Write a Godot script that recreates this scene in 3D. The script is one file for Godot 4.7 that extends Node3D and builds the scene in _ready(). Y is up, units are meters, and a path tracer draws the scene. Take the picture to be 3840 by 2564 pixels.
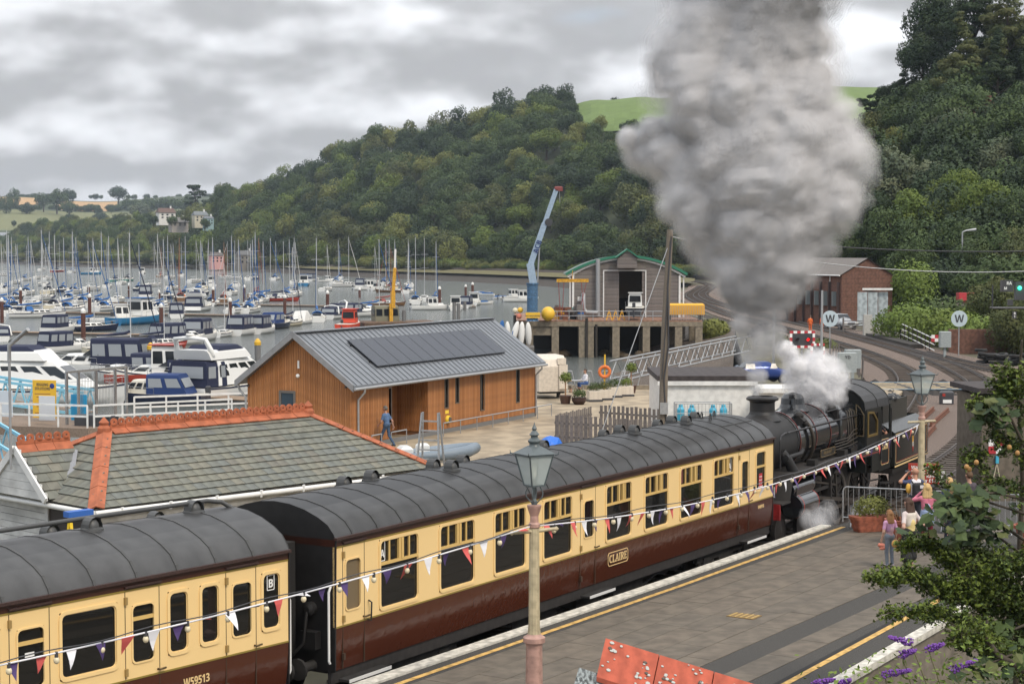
extends Node3D
var rng:=RandomNumberGenerator.new()
var taken:={}
class MB:
	var v:=PackedVector3Array()
	var n:=PackedVector3Array()
	var c:=PackedColorArray()
	var uv:=PackedVector2Array()
	var col:=Color(1,1,1)
	func tri(a:Vector3,b:Vector3,d:Vector3,na:Vector3,nb:Vector3,nd:Vector3):
		if(b-a).cross(d-a).dot(na+nb+nd)>0.0:
			v.append(a); v.append(d); v.append(b)
			n.append(na); n.append(nd); n.append(nb)
		else:
			v.append(a); v.append(b); v.append(d)
			n.append(na); n.append(nb); n.append(nd)
		for i in 3:
			c.append(col)
	func quad(a:Vector3,b:Vector3,d:Vector3,e:Vector3,face:=Vector3.ZERO):
		var m:=(b-a).cross(e-a)
		if m.length_squared()<1e-14:
			m=(d-b).cross(e-b)
		m=m.normalized()
		if face !=Vector3.ZERO and m.dot(face)<0.0:
			m=-m
		tri(a,b,d,m,m,m)
		tri(a,d,e,m,m,m)
	func squad(a:Vector3,b:Vector3,d:Vector3,e:Vector3,na:Vector3,nb:Vector3,nd:Vector3,ne:Vector3):
		tri(a,b,d,na,nb,nd)
		tri(a,d,e,na,nd,ne)
	func flat(a:Vector3,b:Vector3,d:Vector3,face:Vector3):
		var m:=(b-a).cross(d-a).normalized()
		if m.dot(face)<0.0:
			m=-m
		tri(a,b,d,m,m,m)
	func box(o:Vector3,s:Vector3,b:=Basis()):
		var x:=b.x*s.x*0.5
		var y:=b.y*s.y*0.5
		var z:=b.z*s.z*0.5
		quad(o+x-y-z,o+x+y-z,o+x+y+z,o+x-y+z,x)
		quad(o-x-y-z,o-x+y-z,o-x+y+z,o-x-y+z,-x)
		quad(o+y-x-z,o+y+x-z,o+y+x+z,o+y-x+z,y)
		quad(o-y-x-z,o-y+x-z,o-y+x+z,o-y-x+z,-y)
		quad(o+z-x-y,o+z+x-y,o+z+x+y,o+z-x+y,z)
		quad(o-z-x-y,o-z+x-y,o-z+x+y,o-z-x+y,-z)
	func bx(a:Vector3,b:Vector3):
		box((a+b)*0.5,(b-a).abs())
	func rbox(o:Vector3,s:Vector3,r:float,b:=Basis()):
		var p:=PackedVector2Array()
		var hx:=s.x*0.5
		var hz:=s.z*0.5
		for q in[[hx-r,hz-r,0.0],[-hx+r,hz-r,PI/2],[-hx+r,-hz+r,PI],[hx-r,-hz+r,PI*1.5]]:
			for k in 4:
				var a:float=q[2]+k*PI/6
				p.append(Vector2(q[0]+cos(a)*r,q[1]+sin(a)*r))
		var t:=Transform3D(b,o)
		var m:=p.size()
		for i in m:
			var p0:=p[i]
			var p1:=p[(i+1)%m]
			var c0:=Vector2(1.0-r/maxf(hx,0.001),1.0-r/maxf(hz,0.001))
			var y0:=-s.y*0.5
			var y1:=s.y*0.5
			var f:=Vector3(p0.x+p1.x,0,p0.y+p1.y)
			quad(t*Vector3(p0.x,y0,p0.y),t*Vector3(p1.x,y0,p1.y),t*Vector3(p1.x,y1-r,p1.y),t*Vector3(p0.x,y1-r,p0.y),b*f)
			var q0:=p0*c0
			var q1:=p1*c0
			quad(t*Vector3(p0.x,y1-r,p0.y),t*Vector3(p1.x,y1-r,p1.y),t*Vector3(q1.x,y1,q1.y),t*Vector3(q0.x,y1,q0.y),b*(f+Vector3(0,1,0)))
			flat(t*Vector3(0,y1,0),t*Vector3(q0.x,y1,q0.y),t*Vector3(q1.x,y1,q1.y),b.y)
			flat(t*Vector3(0,y0,0),t*Vector3(p0.x,y0,p0.y),t*Vector3(p1.x,y0,p1.y),-b.y)
	func bar(a:Vector3,b:Vector3,w:float,h:float,up:=Vector3.UP):
		var d:=b-a
		var z:=d.normalized()
		var x:=up.cross(z)
		if x.length()<0.01:
			x=Vector3.RIGHT.cross(z)
		x=x.normalized()
		box((a+b)*0.5,Vector3(w,h,d.length()),Basis(x,z.cross(x),z))
	func tube(p:Array,r,sides:=8,caps:=true):
		var ring:Array=[]
		var norm:Array=[]
		var x:=Vector3.ZERO
		for i in p.size():
			var d:Vector3=(p[mini(i+1,p.size()-1)]-p[maxi(i-1,0)]).normalized()
			if x==Vector3.ZERO:
				x=d.cross(Vector3.UP if absf(d.y)<0.9 else Vector3.RIGHT).normalized()
			x=(x-d*x.dot(d)).normalized()
			var y:=d.cross(x)
			var rr:float=r[i]if r is Array else r
			var a:=PackedVector3Array()
			var m:=PackedVector3Array()
			for k in sides:
				var w:=x*cos(TAU*k/sides)+y*sin(TAU*k/sides)
				a.append(p[i]+w*rr)
				m.append(w)
			ring.append(a)
			norm.append(m)
		for i in p.size()-1:
			for k in sides:
				var l:=(k+1)%sides
				squad(ring[i][k],ring[i][l],ring[i+1][l],ring[i+1][k],norm[i][k],norm[i][l],norm[i+1][l],norm[i+1][k])
		if caps:
			for e in[0,p.size()-1]:
				var d:Vector3=p[e]-p[1 if e==0 else e-1]
				for k in sides:
					flat(p[e],ring[e][k],ring[e][(k+1)%sides],d)
	func lathe(o:Vector3,prof:Array,sides:=12,b:=Basis(),smooth:=true,arc:=TAU,turn:=0.0):
		for i in prof.size()-1:
			var r0:float=prof[i][0]
			var y0:float=prof[i][1]
			var r1:float=prof[i+1][0]
			var y1:float=prof[i+1][1]
			var sl:=Vector2(y1-y0,r0-r1)
			if sl.length()<1e-6:
				continue
			sl=sl.normalized()
			for k in sides:
				var a0:=turn+arc*k/sides
				var a1:=turn+arc*(k+1)/sides
				var u0:=Vector3(cos(a0),0,sin(a0))
				var u1:=Vector3(cos(a1),0,sin(a1))
				if not smooth:
					u0=(u0+u1).normalized()
					u1=u0
				var n0:=b*(u0*sl.x+Vector3.UP*sl.y)
				var n1:=b*(u1*sl.x+Vector3.UP*sl.y)
				u0=Vector3(cos(a0),0,sin(a0))
				u1=Vector3(cos(a1),0,sin(a1))
				var A:=o+b*(u0*r0+Vector3.UP*y0)
				var B:=o+b*(u1*r0+Vector3.UP*y0)
				var C:=o+b*(u1*r1+Vector3.UP*y1)
				var D:=o+b*(u0*r1+Vector3.UP*y1)
				if r0>1e-5:
					tri(A,B,C,n0,n1,n1)
				if r1>1e-5:
					tri(A,C,D,n0,n1,n0)
	func ball(o:Vector3,r:Vector3,sides:=10,rows:=6,b:=Basis()):
		for i in rows:
			var t0:=PI*i/rows
			var t1:=PI*(i+1)/rows
			for k in sides:
				var a0:=TAU*k/sides
				var a1:=TAU*(k+1)/sides
				var q:Array=[]
				for w in[[t0,a0],[t0,a1],[t1,a1],[t1,a0]]:
					q.append(Vector3(sin(w[0])*cos(w[1]),cos(w[0]),sin(w[0])*sin(w[1])))
				squad(o+b*(q[0]*r),o+b*(q[1]*r),o+b*(q[2]*r),o+b*(q[3]*r),(b*(q[0]/r)).normalized(),(b*(q[1]/r)).normalized(),(b*(q[2]/r)).normalized(),(b*(q[3]/r)).normalized())
	func prism(pts:PackedVector2Array,depth:float,t:=Transform3D()):
		var idx:=Geometry2D.triangulate_polygon(pts)
		for i in range(0,idx.size(),3):
			for z in[0.0,depth]:
				var f:=t.basis.z*(1.0 if(z>0)==(depth>0)and z !=0 else-1.0)*signf(depth)
				if z==0.0:
					f=-t.basis.z*signf(depth)
				else:
					f=t.basis.z*signf(depth)
				flat(t*Vector3(pts[idx[i]].x,pts[idx[i]].y,z),t*Vector3(pts[idx[i+1]].x,pts[idx[i+1]].y,z),t*Vector3(pts[idx[i+2]].x,pts[idx[i+2]].y,z),f)
		var m:=pts.size()
		var sgn:=-1.0 if Geometry2D.is_polygon_clockwise(pts)else 1.0
		for i in m:
			var p:=pts[i]
			var q:=pts[(i+1)%m]
			var f:=Vector3(q.y-p.y,p.x-q.x,0)*sgn
			quad(t*Vector3(p.x,p.y,0),t*Vector3(q.x,q.y,0),t*Vector3(q.x,q.y,depth),t*Vector3(p.x,p.y,depth),t.basis*f)
	func frame(a:PackedVector2Array,b:PackedVector2Array,depth:float,t:=Transform3D()):
		var m:=a.size()
		var sd:=signf(depth)
		for i in m:
			var j:=(i+1)%m
			for z in[0.0,depth]:
				quad(t*Vector3(a[i].x,a[i].y,z),t*Vector3(a[j].x,a[j].y,z),t*Vector3(b[j].x,b[j].y,z),t*Vector3(b[i].x,b[i].y,z),t.basis.z*(sd if z !=0.0 else-sd))
			var mid:=(a[i]+a[j])*0.5-(b[i]+b[j])*0.5
			var fa:=Vector3(a[j].y-a[i].y,a[i].x-a[j].x,0)
			if fa.dot(Vector3(mid.x,mid.y,0))<0:
				fa=-fa
			quad(t*Vector3(a[i].x,a[i].y,0),t*Vector3(a[j].x,a[j].y,0),t*Vector3(a[j].x,a[j].y,depth),t*Vector3(a[i].x,a[i].y,depth),t.basis*fa)
			quad(t*Vector3(b[i].x,b[i].y,0),t*Vector3(b[j].x,b[j].y,0),t*Vector3(b[j].x,b[j].y,depth),t*Vector3(b[i].x,b[i].y,depth),t.basis*-fa)
	func loft(s:Array,closed:=true,caps:=true,smooth:=true):
		var m:int=s[0].size()
		var k:=s.size()
		var mid:=Vector3.ZERO
		for a in s:
			for p in a:
				mid+=p
		mid/=float(m*k)
		var mids:Array=[]
		for a in s:
			var w:=Vector3.ZERO
			for p in a:
				w+=p
			mids.append(w/m)
		var nn:Array=[]
		for i in k:
			var row:=PackedVector3Array()
			for j in m:
				var du:Vector3=s[mini(i+1,k-1)][j]-s[maxi(i-1,0)][j]
				var j0:=(j-1+m)%m if closed else maxi(j-1,0)
				var j1:=(j+1)%m if closed else mini(j+1,m-1)
				var dv:Vector3=s[i][j1]-s[i][j0]
				var w:=du.cross(dv).normalized()
				if w==Vector3.ZERO:
					w=(s[i][j]-mids[i]).normalized()
				row.append(w)
			nn.append(row)
		var vote:=0.0
		for i in k:
			for j in m:
				vote+=nn[i][j].dot(s[i][j]-mids[i])
		var sg:=1.0 if vote>=0 else-1.0
		for i in k-1:
			for j in m if closed else m-1:
				var l:=(j+1)%m
				if smooth:
					squad(s[i][j],s[i][l],s[i+1][l],s[i+1][j],nn[i][j]*sg,nn[i][l]*sg,nn[i+1][l]*sg,nn[i+1][j]*sg)
				else:
					quad(s[i][j],s[i][l],s[i+1][l],s[i+1][j],(nn[i][j]+nn[i][l]+nn[i+1][l]+nn[i+1][j])*sg)
		if caps and closed:
			for e in[0,k-1]:
				var f:Vector3=mids[e]-mids[1 if e==0 else k-2]
				for j in m:
					flat(mids[e],s[e][j],s[e][(j+1)%m],f)
	func mesh()->ArrayMesh:
		var a:=[]
		a.resize(Mesh.ARRAY_MAX)
		a[Mesh.ARRAY_VERTEX]=v
		a[Mesh.ARRAY_NORMAL]=n
		if uv.size()==v.size():
			a[Mesh.ARRAY_TEX_UV]=uv
		else:
			a[Mesh.ARRAY_COLOR]=c
		var m:=ArrayMesh.new()
		m.add_surface_from_arrays(Mesh.PRIMITIVE_TRIANGLES,a)
		return m
func numbered(called:String)->String:
	var k:int=taken.get(called,0)
	taken[called]=k+1
	return called if k==0 else "%s_%03d"%[called,k]
func tag(o:Node,label:="",category:="",group:="",kind:=""):
	if label:o.set_meta("label",label)
	if category:o.set_meta("category",category)
	if group:o.set_meta("group",group)
	if kind:o.set_meta("kind",kind)
	return o
func base(called:String,label:String,category:String,at:=Vector3.ZERO,turn:=0.0,group:="")->Node3D:
	var o:=Node3D.new()
	o.name=numbered(called)
	o.position=at
	o.rotation.y=turn
	add_child(o)
	tag(o,label,category,group)
	return o
func put(called:String,mesh:Mesh,m:Material,parent:Node=null,at:=Vector3.ZERO,b:=Basis())->MeshInstance3D:
	var o:=MeshInstance3D.new()
	o.mesh=mesh
	o.material_override=m
	o.transform=Transform3D(b,at)
	if parent==null:
		o.name=numbered(called)
		add_child(o)
	else:
		var k:int=0
		var key:="%d/%s"%[parent.get_instance_id(),called]
		k=taken.get(key,0)
		taken[key]=k+1
		o.name=called if k==0 else "%s_%03d"%[called,k]
		parent.add_child(o)
	return o
func part(called:String,b:MB,m:Material,parent:Node=null)->MeshInstance3D:
	return put(called,b.mesh(),m,parent)
func struct(called:String,b:MB,m:Material)->MeshInstance3D:
	return tag(part(called,b,m),"","","","structure")
func thing(called:String,b:MB,m:Material,label:String,category:String,group:="")->MeshInstance3D:
	return tag(part(called,b,m),label,category,group)
func copy(o:Node3D,at:Vector3,turn:float,label:="",group:="")->Node3D:
	var r:Node3D=o.duplicate()
	r.name=numbered(str(o.name).rstrip("0123456789").trim_suffix("_"))
	add_child(r)
	r.position=at
	r.rotation.y=turn
	if label:r.set_meta("label",label)
	if group:r.set_meta("group",group)
	return r
var tex:={}
var mats:={}
func noise_tex(key:String,freq:float,oct:int,lo:float,hi:float,sx:=1.0,size:=256,kind:=FastNoiseLite.TYPE_SIMPLEX_SMOOTH,seed_:=1)->ImageTexture:
	if tex.has(key):
		return tex[key]
	var f:=FastNoiseLite.new()
	f.seed=seed_
	f.noise_type=kind
	f.frequency=freq
	f.fractal_octaves=oct
	var w:=int(size*sx)
	var im:=f.get_seamless_image(w,size,false,false,0.15)
	if sx !=1.0:
		im.resize(size,size,Image.INTERPOLATE_CUBIC)
	im.convert(Image.FORMAT_L8)
	var d:=im.get_data()
	for i in d.size():
		d[i]=int(clampf(lerpf(lo,hi,d[i]/255.0),0,1)*255)
	im=Image.create_from_data(size,size,false,Image.FORMAT_L8,d)
	tex[key]=ImageTexture.create_from_image(im)
	return tex[key]
func lin(r:float,g:float,b:float)->Color:
	return Color(r,g,b).linear_to_srgb()
func mat(key:String,r:float,g:float,b:float,rough:=0.7,t:="",per:=1.0,bump:=0.0,metal:=0.0)->StandardMaterial3D:
	if mats.has(key):
		return mats[key]
	var m:=StandardMaterial3D.new()
	m.resource_name=key
	m.albedo_color=lin(r,g,b)
	m.roughness=rough
	m.metallic=metal
	if t:
		m.albedo_texture=tex[t]
		m.uv1_triplanar=true
		m.uv1_scale=Vector3.ONE/per
		if bump>0.0:
			m.heightmap_enabled=true
			m.heightmap_texture=tex[t]
			m.heightmap_scale=bump
	mats[key]=m
	return m
func world_tri(m:StandardMaterial3D)->StandardMaterial3D:
	m.uv1_world_triplanar=true
	return m
func nets(val:PackedFloat32Array,nx:int,ny:int,nz:int,o:Vector3,h:float,iso:float,b:MB,tint:=[]):
	var id:=PackedInt32Array()
	id.resize(nx*ny*nz)
	id.fill(-1)
	var pos:=PackedVector3Array()
	var nor:=PackedVector3Array()
	var sy:=nx
	var sz:=nx*ny
	for z in nz-1:
		for y in ny-1:
			var row:=z*sz+y*sy
			for x in nx-1:
				var i:=row+x
				var a0:=val[i]>iso
				var a1:=val[i+1]>iso
				var a2:=val[i+sy]>iso
				var a3:=val[i+sy+1]>iso
				var a4:=val[i+sz]>iso
				var a5:=val[i+sz+1]>iso
				var a6:=val[i+sz+sy]>iso
				var a7:=val[i+sz+sy+1]>iso
				if a0==a1 and a0==a2 and a0==a3 and a0==a4 and a0==a5 and a0==a6 and a0==a7:
					continue
				var s:=Vector3.ZERO
				var k:=0
				var w:Array=[val[i],val[i+1],val[i+sy],val[i+sy+1],val[i+sz],val[i+sz+1],val[i+sz+sy],val[i+sz+sy+1]]
				for e in[[0,1],[2,3],[4,5],[6,7],[0,2],[1,3],[4,6],[5,7],[0,4],[1,5],[2,6],[3,7]]:
					var p:float=w[e[0]]
					var q:float=w[e[1]]
					if(p>iso)!=(q>iso):
						var t:=(iso-p)/(q-p)
						var u:=Vector3(e[0]&1,(e[0]>>1)&1,e[0]>>2)
						var v:=Vector3(e[1]&1,(e[1]>>1)&1,e[1]>>2)
						s+=u.lerp(v,t)
						k+=1
				id[i]=pos.size()
				pos.append(o+(Vector3(x,y,z)+s/k)*h)
				var g:=Vector3(w[1]+w[3]+w[5]+w[7]-w[0]-w[2]-w[4]-w[6],w[2]+w[3]+w[6]+w[7]-w[0]-w[1]-w[4]-w[5],w[4]+w[5]+w[6]+w[7]-w[0]-w[1]-w[2]-w[3])
				nor.append(-g.normalized())
	for z in range(1,nz-1):
		for y in range(1,ny-1):
			for x in range(1,nx-1):
				var i:=z*sz+y*sy+x
				if id[i]<0 and id[i-1]<0 and id[i-sy]<0 and id[i-sz]<0:
					continue
				var a:=val[i]>iso
				if a !=(val[i+1]>iso):
					net_quad(b,pos,nor,id[i],id[i-sy],id[i-sy-sz],id[i-sz],tint)
				if a !=(val[i+sy]>iso):
					net_quad(b,pos,nor,id[i],id[i-1],id[i-1-sz],id[i-sz],tint)
				if a !=(val[i+sz]>iso):
					net_quad(b,pos,nor,id[i],id[i-1],id[i-1-sy],id[i-sy],tint)
func net_quad(b:MB,pos:PackedVector3Array,nor:PackedVector3Array,i:int,j:int,k:int,l:int,tint:Array):
	if i<0 or j<0 or k<0 or l<0:
		return
	if tint.size():
		b.col=bone_color(tint,(pos[i]+pos[k])*0.5)
	b.squad(pos[i],pos[j],pos[k],pos[l],nor[i],nor[j],nor[k],nor[l])
func bone_d(q:Array,p:Vector3)->float:
	var a:Vector3=q[0]
	var ab:Vector3=q[1]-a
	var t:=clampf((p-a).dot(ab)/maxf(ab.length_squared(),1e-9),0,1)
	return p.distance_to(a+ab*t)-lerpf(q[2],q[3],t)
func bone_color(bones:Array,p:Vector3)->Color:
	var best:=1e9
	var c:=Color.WHITE
	for q in bones:
		var d:=bone_d(q,p)
		if d<best:
			best=d
			c=q[4]
	return c
func build_sky()->Sky:
	var W:=3072
	var H:=1536
	var f:=FastNoiseLite.new()
	f.seed=11
	f.noise_type=FastNoiseLite.TYPE_SIMPLEX_SMOOTH
	f.frequency=1.0
	f.fractal_octaves=5
	f.fractal_gain=0.5
	var g:=FastNoiseLite.new()
	g.seed=5
	g.frequency=1.0
	g.fractal_octaves=3
	var d:=PackedByteArray()
	d.resize(W*H*3)
	var y:=0
	while y<H:
		var el:=PI/2-(y+0.5)/H*PI
		if el<0.0:
			for i in range(y*W*3,W*H*3,3):
				d[i]=118; d[i+1]=120; d[i+2]=118
			break
		var step:=1 if el<0.30 else 4
		var grad:=(0.44+0.92*sin(el))*0.8
		var x:=0
		while x<W:
			var az:=(x+0.5)/W*TAU
			var v:=Vector3(cos(az)*cos(el),sin(el),sin(az)*cos(el))
			var big:=g.get_noise_3d(v.x*3.2,v.y*11.0+3.0,v.z*3.2)
			var n:=f.get_noise_3d(v.x*6.5,v.y*22.0,v.z*6.5)
			var m:=f.get_noise_3d(v.x*24.0+5.0,v.y*46.0,v.z*24.0)
			var t:=big*0.6+n*0.7+m*0.2
			var tops:=smoothstep(-0.22,0.42,t)
			var lum:=lerpf(0.57,1.14,tops)*(1.0+0.10*m)*grad
			var way:=clampf((az-PI*1.0)/0.35,-1.0,1.0)*exp(-pow((az-PI*1.07)/0.6,2.0))
			var blue:=smoothstep(0.02,0.34,-big*0.5-n*0.35+way*0.5-0.22)
			blue*=0.8
			var c:=Vector3(lum*0.965,lum*0.985,lum*1.025).lerp(Vector3(0.42,0.55,0.70)*(grad*1.45),blue)
			var q:=0
			var R:=int(clampf(pow(clampf(c.x,0,1),0.4545),0,1)*255)
			var G:=int(clampf(pow(clampf(c.y,0,1),0.4545),0,1)*255)
			var B:=int(clampf(pow(clampf(c.z,0,1),0.4545),0,1)*255)
			for yy in step:
				for xx in step:
					q=((y+yy)*W+x+xx)*3
					if q+2<d.size():
						d[q]=R; d[q+1]=G; d[q+2]=B
			x+=step
		y+=step
	var im:=Image.create_from_data(W,H,false,Image.FORMAT_RGB8,d)
	var m:=PanoramaSkyMaterial.new()
	m.panorama=ImageTexture.create_from_image(im)
	var s:=Sky.new()
	s.sky_material=m
	return s
func build_camera_and_light():
	var cam:=Camera3D.new()
	cam.name="camera"
	cam.position=Vector3(0,8.6,0)
	cam.rotation.x=-atan(91.5/1750.0)
	cam.fov=2.0*rad_to_deg(atan(341.5/1750.0))
	cam.near=0.5
	cam.far=9000.0
	add_child(cam)
	cam.current=true
	var e:=Environment.new()
	e.background_mode=Environment.BG_SKY
	e.sky=build_sky()
	e.background_energy_multiplier=1.5
	e.tonemap_mode=Environment.TONE_MAPPER_LINEAR
	e.tonemap_exposure=1.5
	e.fog_enabled=true
	e.fog_density=0.00008
	e.fog_light_color=Color(0.80,0.86,0.93)
	e.sdfgi_enabled=true
	e.ssao_enabled=true
	e.ssil_enabled=true
	e.volumetric_fog_enabled=true
	e.volumetric_fog_density=0.0
	var w:=WorldEnvironment.new()
	w.name="world_environment"
	w.environment=e
	add_child(w)
	var sun:=DirectionalLight3D.new()
	sun.name="sun"
	sun.light_energy=0.5
	sun.light_color=Color(1.0,0.95,0.88)
	sun.light_angular_distance=14.0
	sun.shadow_enabled=true
	sun.rotation=Vector3(deg_to_rad(-48),deg_to_rad(38),0)
	add_child(sun)
func build_textures():
	noise_tex("mottle",0.012,5,0.74,1.1)
	noise_tex("soft",0.02,3,0.9,1.05,1.0,256,FastNoiseLite.TYPE_SIMPLEX_SMOOTH,3)
	noise_tex("fine",0.12,4,0.55,1.15,1.0,256,FastNoiseLite.TYPE_SIMPLEX_SMOOTH,5)
	noise_tex("stone",0.09,2,0.25,1.25,1.0,256,FastNoiseLite.TYPE_CELLULAR,8)
	noise_tex("wave",0.035,4,0.0,1.0,1.0,512,FastNoiseLite.TYPE_SIMPLEX_SMOOTH,12)
	noise_tex("streak",0.03,4,0.6,1.15,8.0,256,FastNoiseLite.TYPE_SIMPLEX_SMOOTH,14)
	noise_tex("blotch3",0.010,5,0.80,1.06,1.0,512,FastNoiseLite.TYPE_SIMPLEX_SMOOTH,23)
	noise_tex("blotch",0.018,4,0.0,1.5,1.0,512,FastNoiseLite.TYPE_SIMPLEX_SMOOTH,17)
func slab(b:MB,pts:PackedVector2Array,top:float,down:float):
	var q=PackedVector2Array()
	for p in pts:
		q.append(Vector2(p.x,-p.y))
	b.prism(q,down,Transform3D(Basis(Vector3.RIGHT,Vector3(0,0,-1),Vector3(0,-1,0)),Vector3(0,top,0)))
func look(t:Array,u:float,k:int)->float:
	if u<=t[0][0]:return t[0][k]
	for i in t.size()-1:
		if u<=t[i+1][0]:
			var f=inverse_lerp(t[i][0],t[i+1][0],u)
			return lerpf(t[i][k],t[i+1][k],f*f*(3.0-2.0*f)*0.5+f*0.5)
	return t[-1][k]
var main_hill=[[-0.40,1900,2300,14],[-0.293,1650,1900,12],[-0.272,1450,1700,26],[-0.242,1300,1560,26],[-0.218,1220,1480,26],[-0.193,1150,1400,25],[-0.173,1080,1330,31],[-0.163,1060,1310,41],[-0.143,1010,1260,42],
		[-0.121,940,1210,52],[-0.098,870,1130,61],[-0.076,800,1060,64],[-0.053,760,1030,65],[-0.026,720,1000,71],[-0.006,700,980,77],[0.025,655,930,82],[0.049,620,900,84],[0.076,590,880,84],[0.106,545,860,82],[0.146,500,850,84],[0.180,450,840,86],[0.30,430,840,84],[0.46,430,850,86]]
var near_hill=[[0.165,330,380,1],[0.178,300,370,3],[0.186,285,360,8],[0.193,265,350,20],[0.203,255,345,30],[0.221,245,340,33],[0.233,238,335,36],[0.245,232,330,39],[0.27,226,325,41],[0.30,220,320,43],[0.50,190,300,46]]
var hill_noise=FastNoiseLite.new()
func hill_y(t:Array,at:float,d:float)->float:
	var f=look(t,at,1)
	var r=look(t,at,2)
	var s=(d-f)/(r-f)
	var foot=1.0
	var top=look(t,at,3)
	var y=0.0
	if s<0.0:
		y=foot
	elif s<1.0:
		var e=s*(1.25-0.25*s)
		y=foot+(top-foot)*e
	else:
		y=top-(s-1.0)*(s-1.0)*4.0
	return y+hill_noise.get_noise_2d(at*d,d)*2.0*clampf(s*3.0,0,1)
func hill_point(t:Array,at:float,s:float)->Vector3:
	var d=lerpf(look(t,at,1),look(t,at,2),s)
	return Vector3(at*d,hill_y(t,at,d),-d)
func hill_mesh(t:Array,n:int,rows:int,s1:float)->MB:
	var b=MB.new()
	var sec:Array=[]
	for i in n+1:
		var at=lerpf(t[0][0],t[-1][0],i/float(n))
		var row=PackedVector3Array()
		for j in rows+1:
			row.append(hill_point(t,at,lerpf(-0.04,s1,j/float(rows))))
		sec.append(row)
	for i in n:
		for j in rows:
			b.quad(sec[i][j],sec[i+1][j],sec[i+1][j+1],sec[i][j+1],Vector3.UP)
	return b
func build_land():
	hill_noise.frequency=0.012
	hill_noise.fractal_octaves=3
	var b=MB.new()
	b.quad(Vector3(-2600,-3,40),Vector3(1200,-3,40),Vector3(1200,-3,-3200),Vector3(-2600,-3,-3200),Vector3.UP)
	var w=mat("river water",0.085,0.095,0.088,0.12,"")
	w.heightmap_enabled=true
	w.heightmap_texture=tex["wave"]
	w.heightmap_scale=16.0
	w.uv1_triplanar=true
	w.uv1_world_triplanar=true
	w.uv1_scale=Vector3(1.0/11.0,1.0/11.0,1.0/7.0)
	struct("river",b,w)
	b=MB.new()
	slab(b,PackedVector2Array([Vector2(-24,40),Vector2(-24,-52),Vector2(-16.5,-68),Vector2(-14.4,-79),Vector2(-6,-97),Vector2(-1,-108.6),Vector2(13.5,-108.6),Vector2(18.5,-140),Vector2(25.5,-200),Vector2(24,-260),Vector2(23,-320),
		Vector2(32,-392),Vector2(36,-430),Vector2(30,-530),Vector2(18,-585),Vector2(-12,-670),Vector2(-50,-760),Vector2(-120,-930),Vector2(-240,-1170),Vector2(-320,-1330),Vector2(-470,-1620),Vector2(-780,-2120),Vector2(-1500,-2900),Vector2(900,-2900),Vector2(900,40)]),-0.32,5.0)
	struct("ground",b,world_tri(mat("rough ground",0.11,0.10,0.06,0.95,"mottle",9.0,3.0)))
	b=MB.new()
	slab(b,PackedVector2Array([Vector2(-20,-50),Vector2(-16.3,-68),Vector2(-14.2,-79),Vector2(-5.8,-97),Vector2(-0.9,-108.4),Vector2(13.2,-108.4),Vector2(21.5,-117),Vector2(24,-107),Vector2(9,-62),Vector2(1,-50),Vector2(-8,-36)]),0.0,0.3)
	var pav=struct("quay",b,world_tri(mat("quay concrete",0.36,0.29,0.20,0.9,"mottle",6.0,0.5)))
	b=MB.new()
	var sh=[[-780,-2110],[-467,-1600],[-302,-1246],[-236,-1154],[-150,-1027],[-80,-813],[-51,-748],[-12,-663],[18,-581],[31,-528],[37,-428],[33,-392],[24,-318],[25,-258],[26,-204]]
	for i in sh.size()-1:
		for k in 3:
			var A=Vector3(sh[i][0],0,sh[i][1])
			var B=Vector3(sh[i+1][0],0,sh[i+1][1])
			var o=Vector3(-(B.z-A.z),0,B.x-A.x).normalized()*-1.0
			if o.z<0.0 and o.x>0:o=-o
			o=Vector3(-absf(o.x),0,absf(o.z))
			var f:Array=[[-1.0,-0.1],[2.5,-0.9],[6.5,-2.1],[13.0,-3.4]]
			b.quad(A+o*f[k][0]+Vector3.UP*f[k][1],B+o*f[k][0]+Vector3.UP*f[k][1],B+o*f[k+1][0]+Vector3.UP*f[k+1][1],A+o*f[k+1][0]+Vector3.UP*f[k+1][1],Vector3.UP)
	struct("shore",b,world_tri(mat("brown shore mud",0.075,0.055,0.035,0.8,"stone",3.0,12.0)))
	b=MB.new()
	var sec:Array=[]
	for i in 13:
		var t=i/12.0
		var row=PackedVector3Array()
		for j in 12:
			var q=j/11.0
			var e=Vector3(lerpf(13.6,25.8,t),0,lerpf(-108,-202,t))
			var wdt=lerpf(9.0,15.0,t)
			row.append(e+Vector3(-q*wdt,-0.2-3.2*pow(q,0.7)+0.35*sin(i*2.1+j*1.3)*q,-q*4.0*(1-t)))
		sec.append(row)
	for i in 12:
		for j in 11:
			b.quad(sec[i][j],sec[i+1][j],sec[i+1][j+1],sec[i][j+1],Vector3.UP)
	struct("shingle_slope",b,world_tri(mat("shingle",0.21,0.16,0.12,0.9,"stone",2.2,10.0)))
	b=MB.new()
	for i in sh.size()-4:
		var A=Vector3(sh[i][0],0,sh[i][1])
		var B=Vector3(sh[i+1][0],0,sh[i+1][1])
		b.quad(A+Vector3(3,0.9,-7),B+Vector3(3,0.9,-7),B+Vector3(-3,-0.2,2),A+Vector3(-3,-0.2,2),Vector3.UP)
		b.quad(A+Vector3(3,0.9,-7),B+Vector3(3,0.9,-7),B+Vector3(12,1.1,-40),A+Vector3(12,1.1,-40),Vector3.UP)
	struct("railway_bank",b,world_tri(mat("dry grass bank",0.17,0.15,0.06,0.95,"fine",14.0,20.0)))
	b=MB.new()
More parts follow.
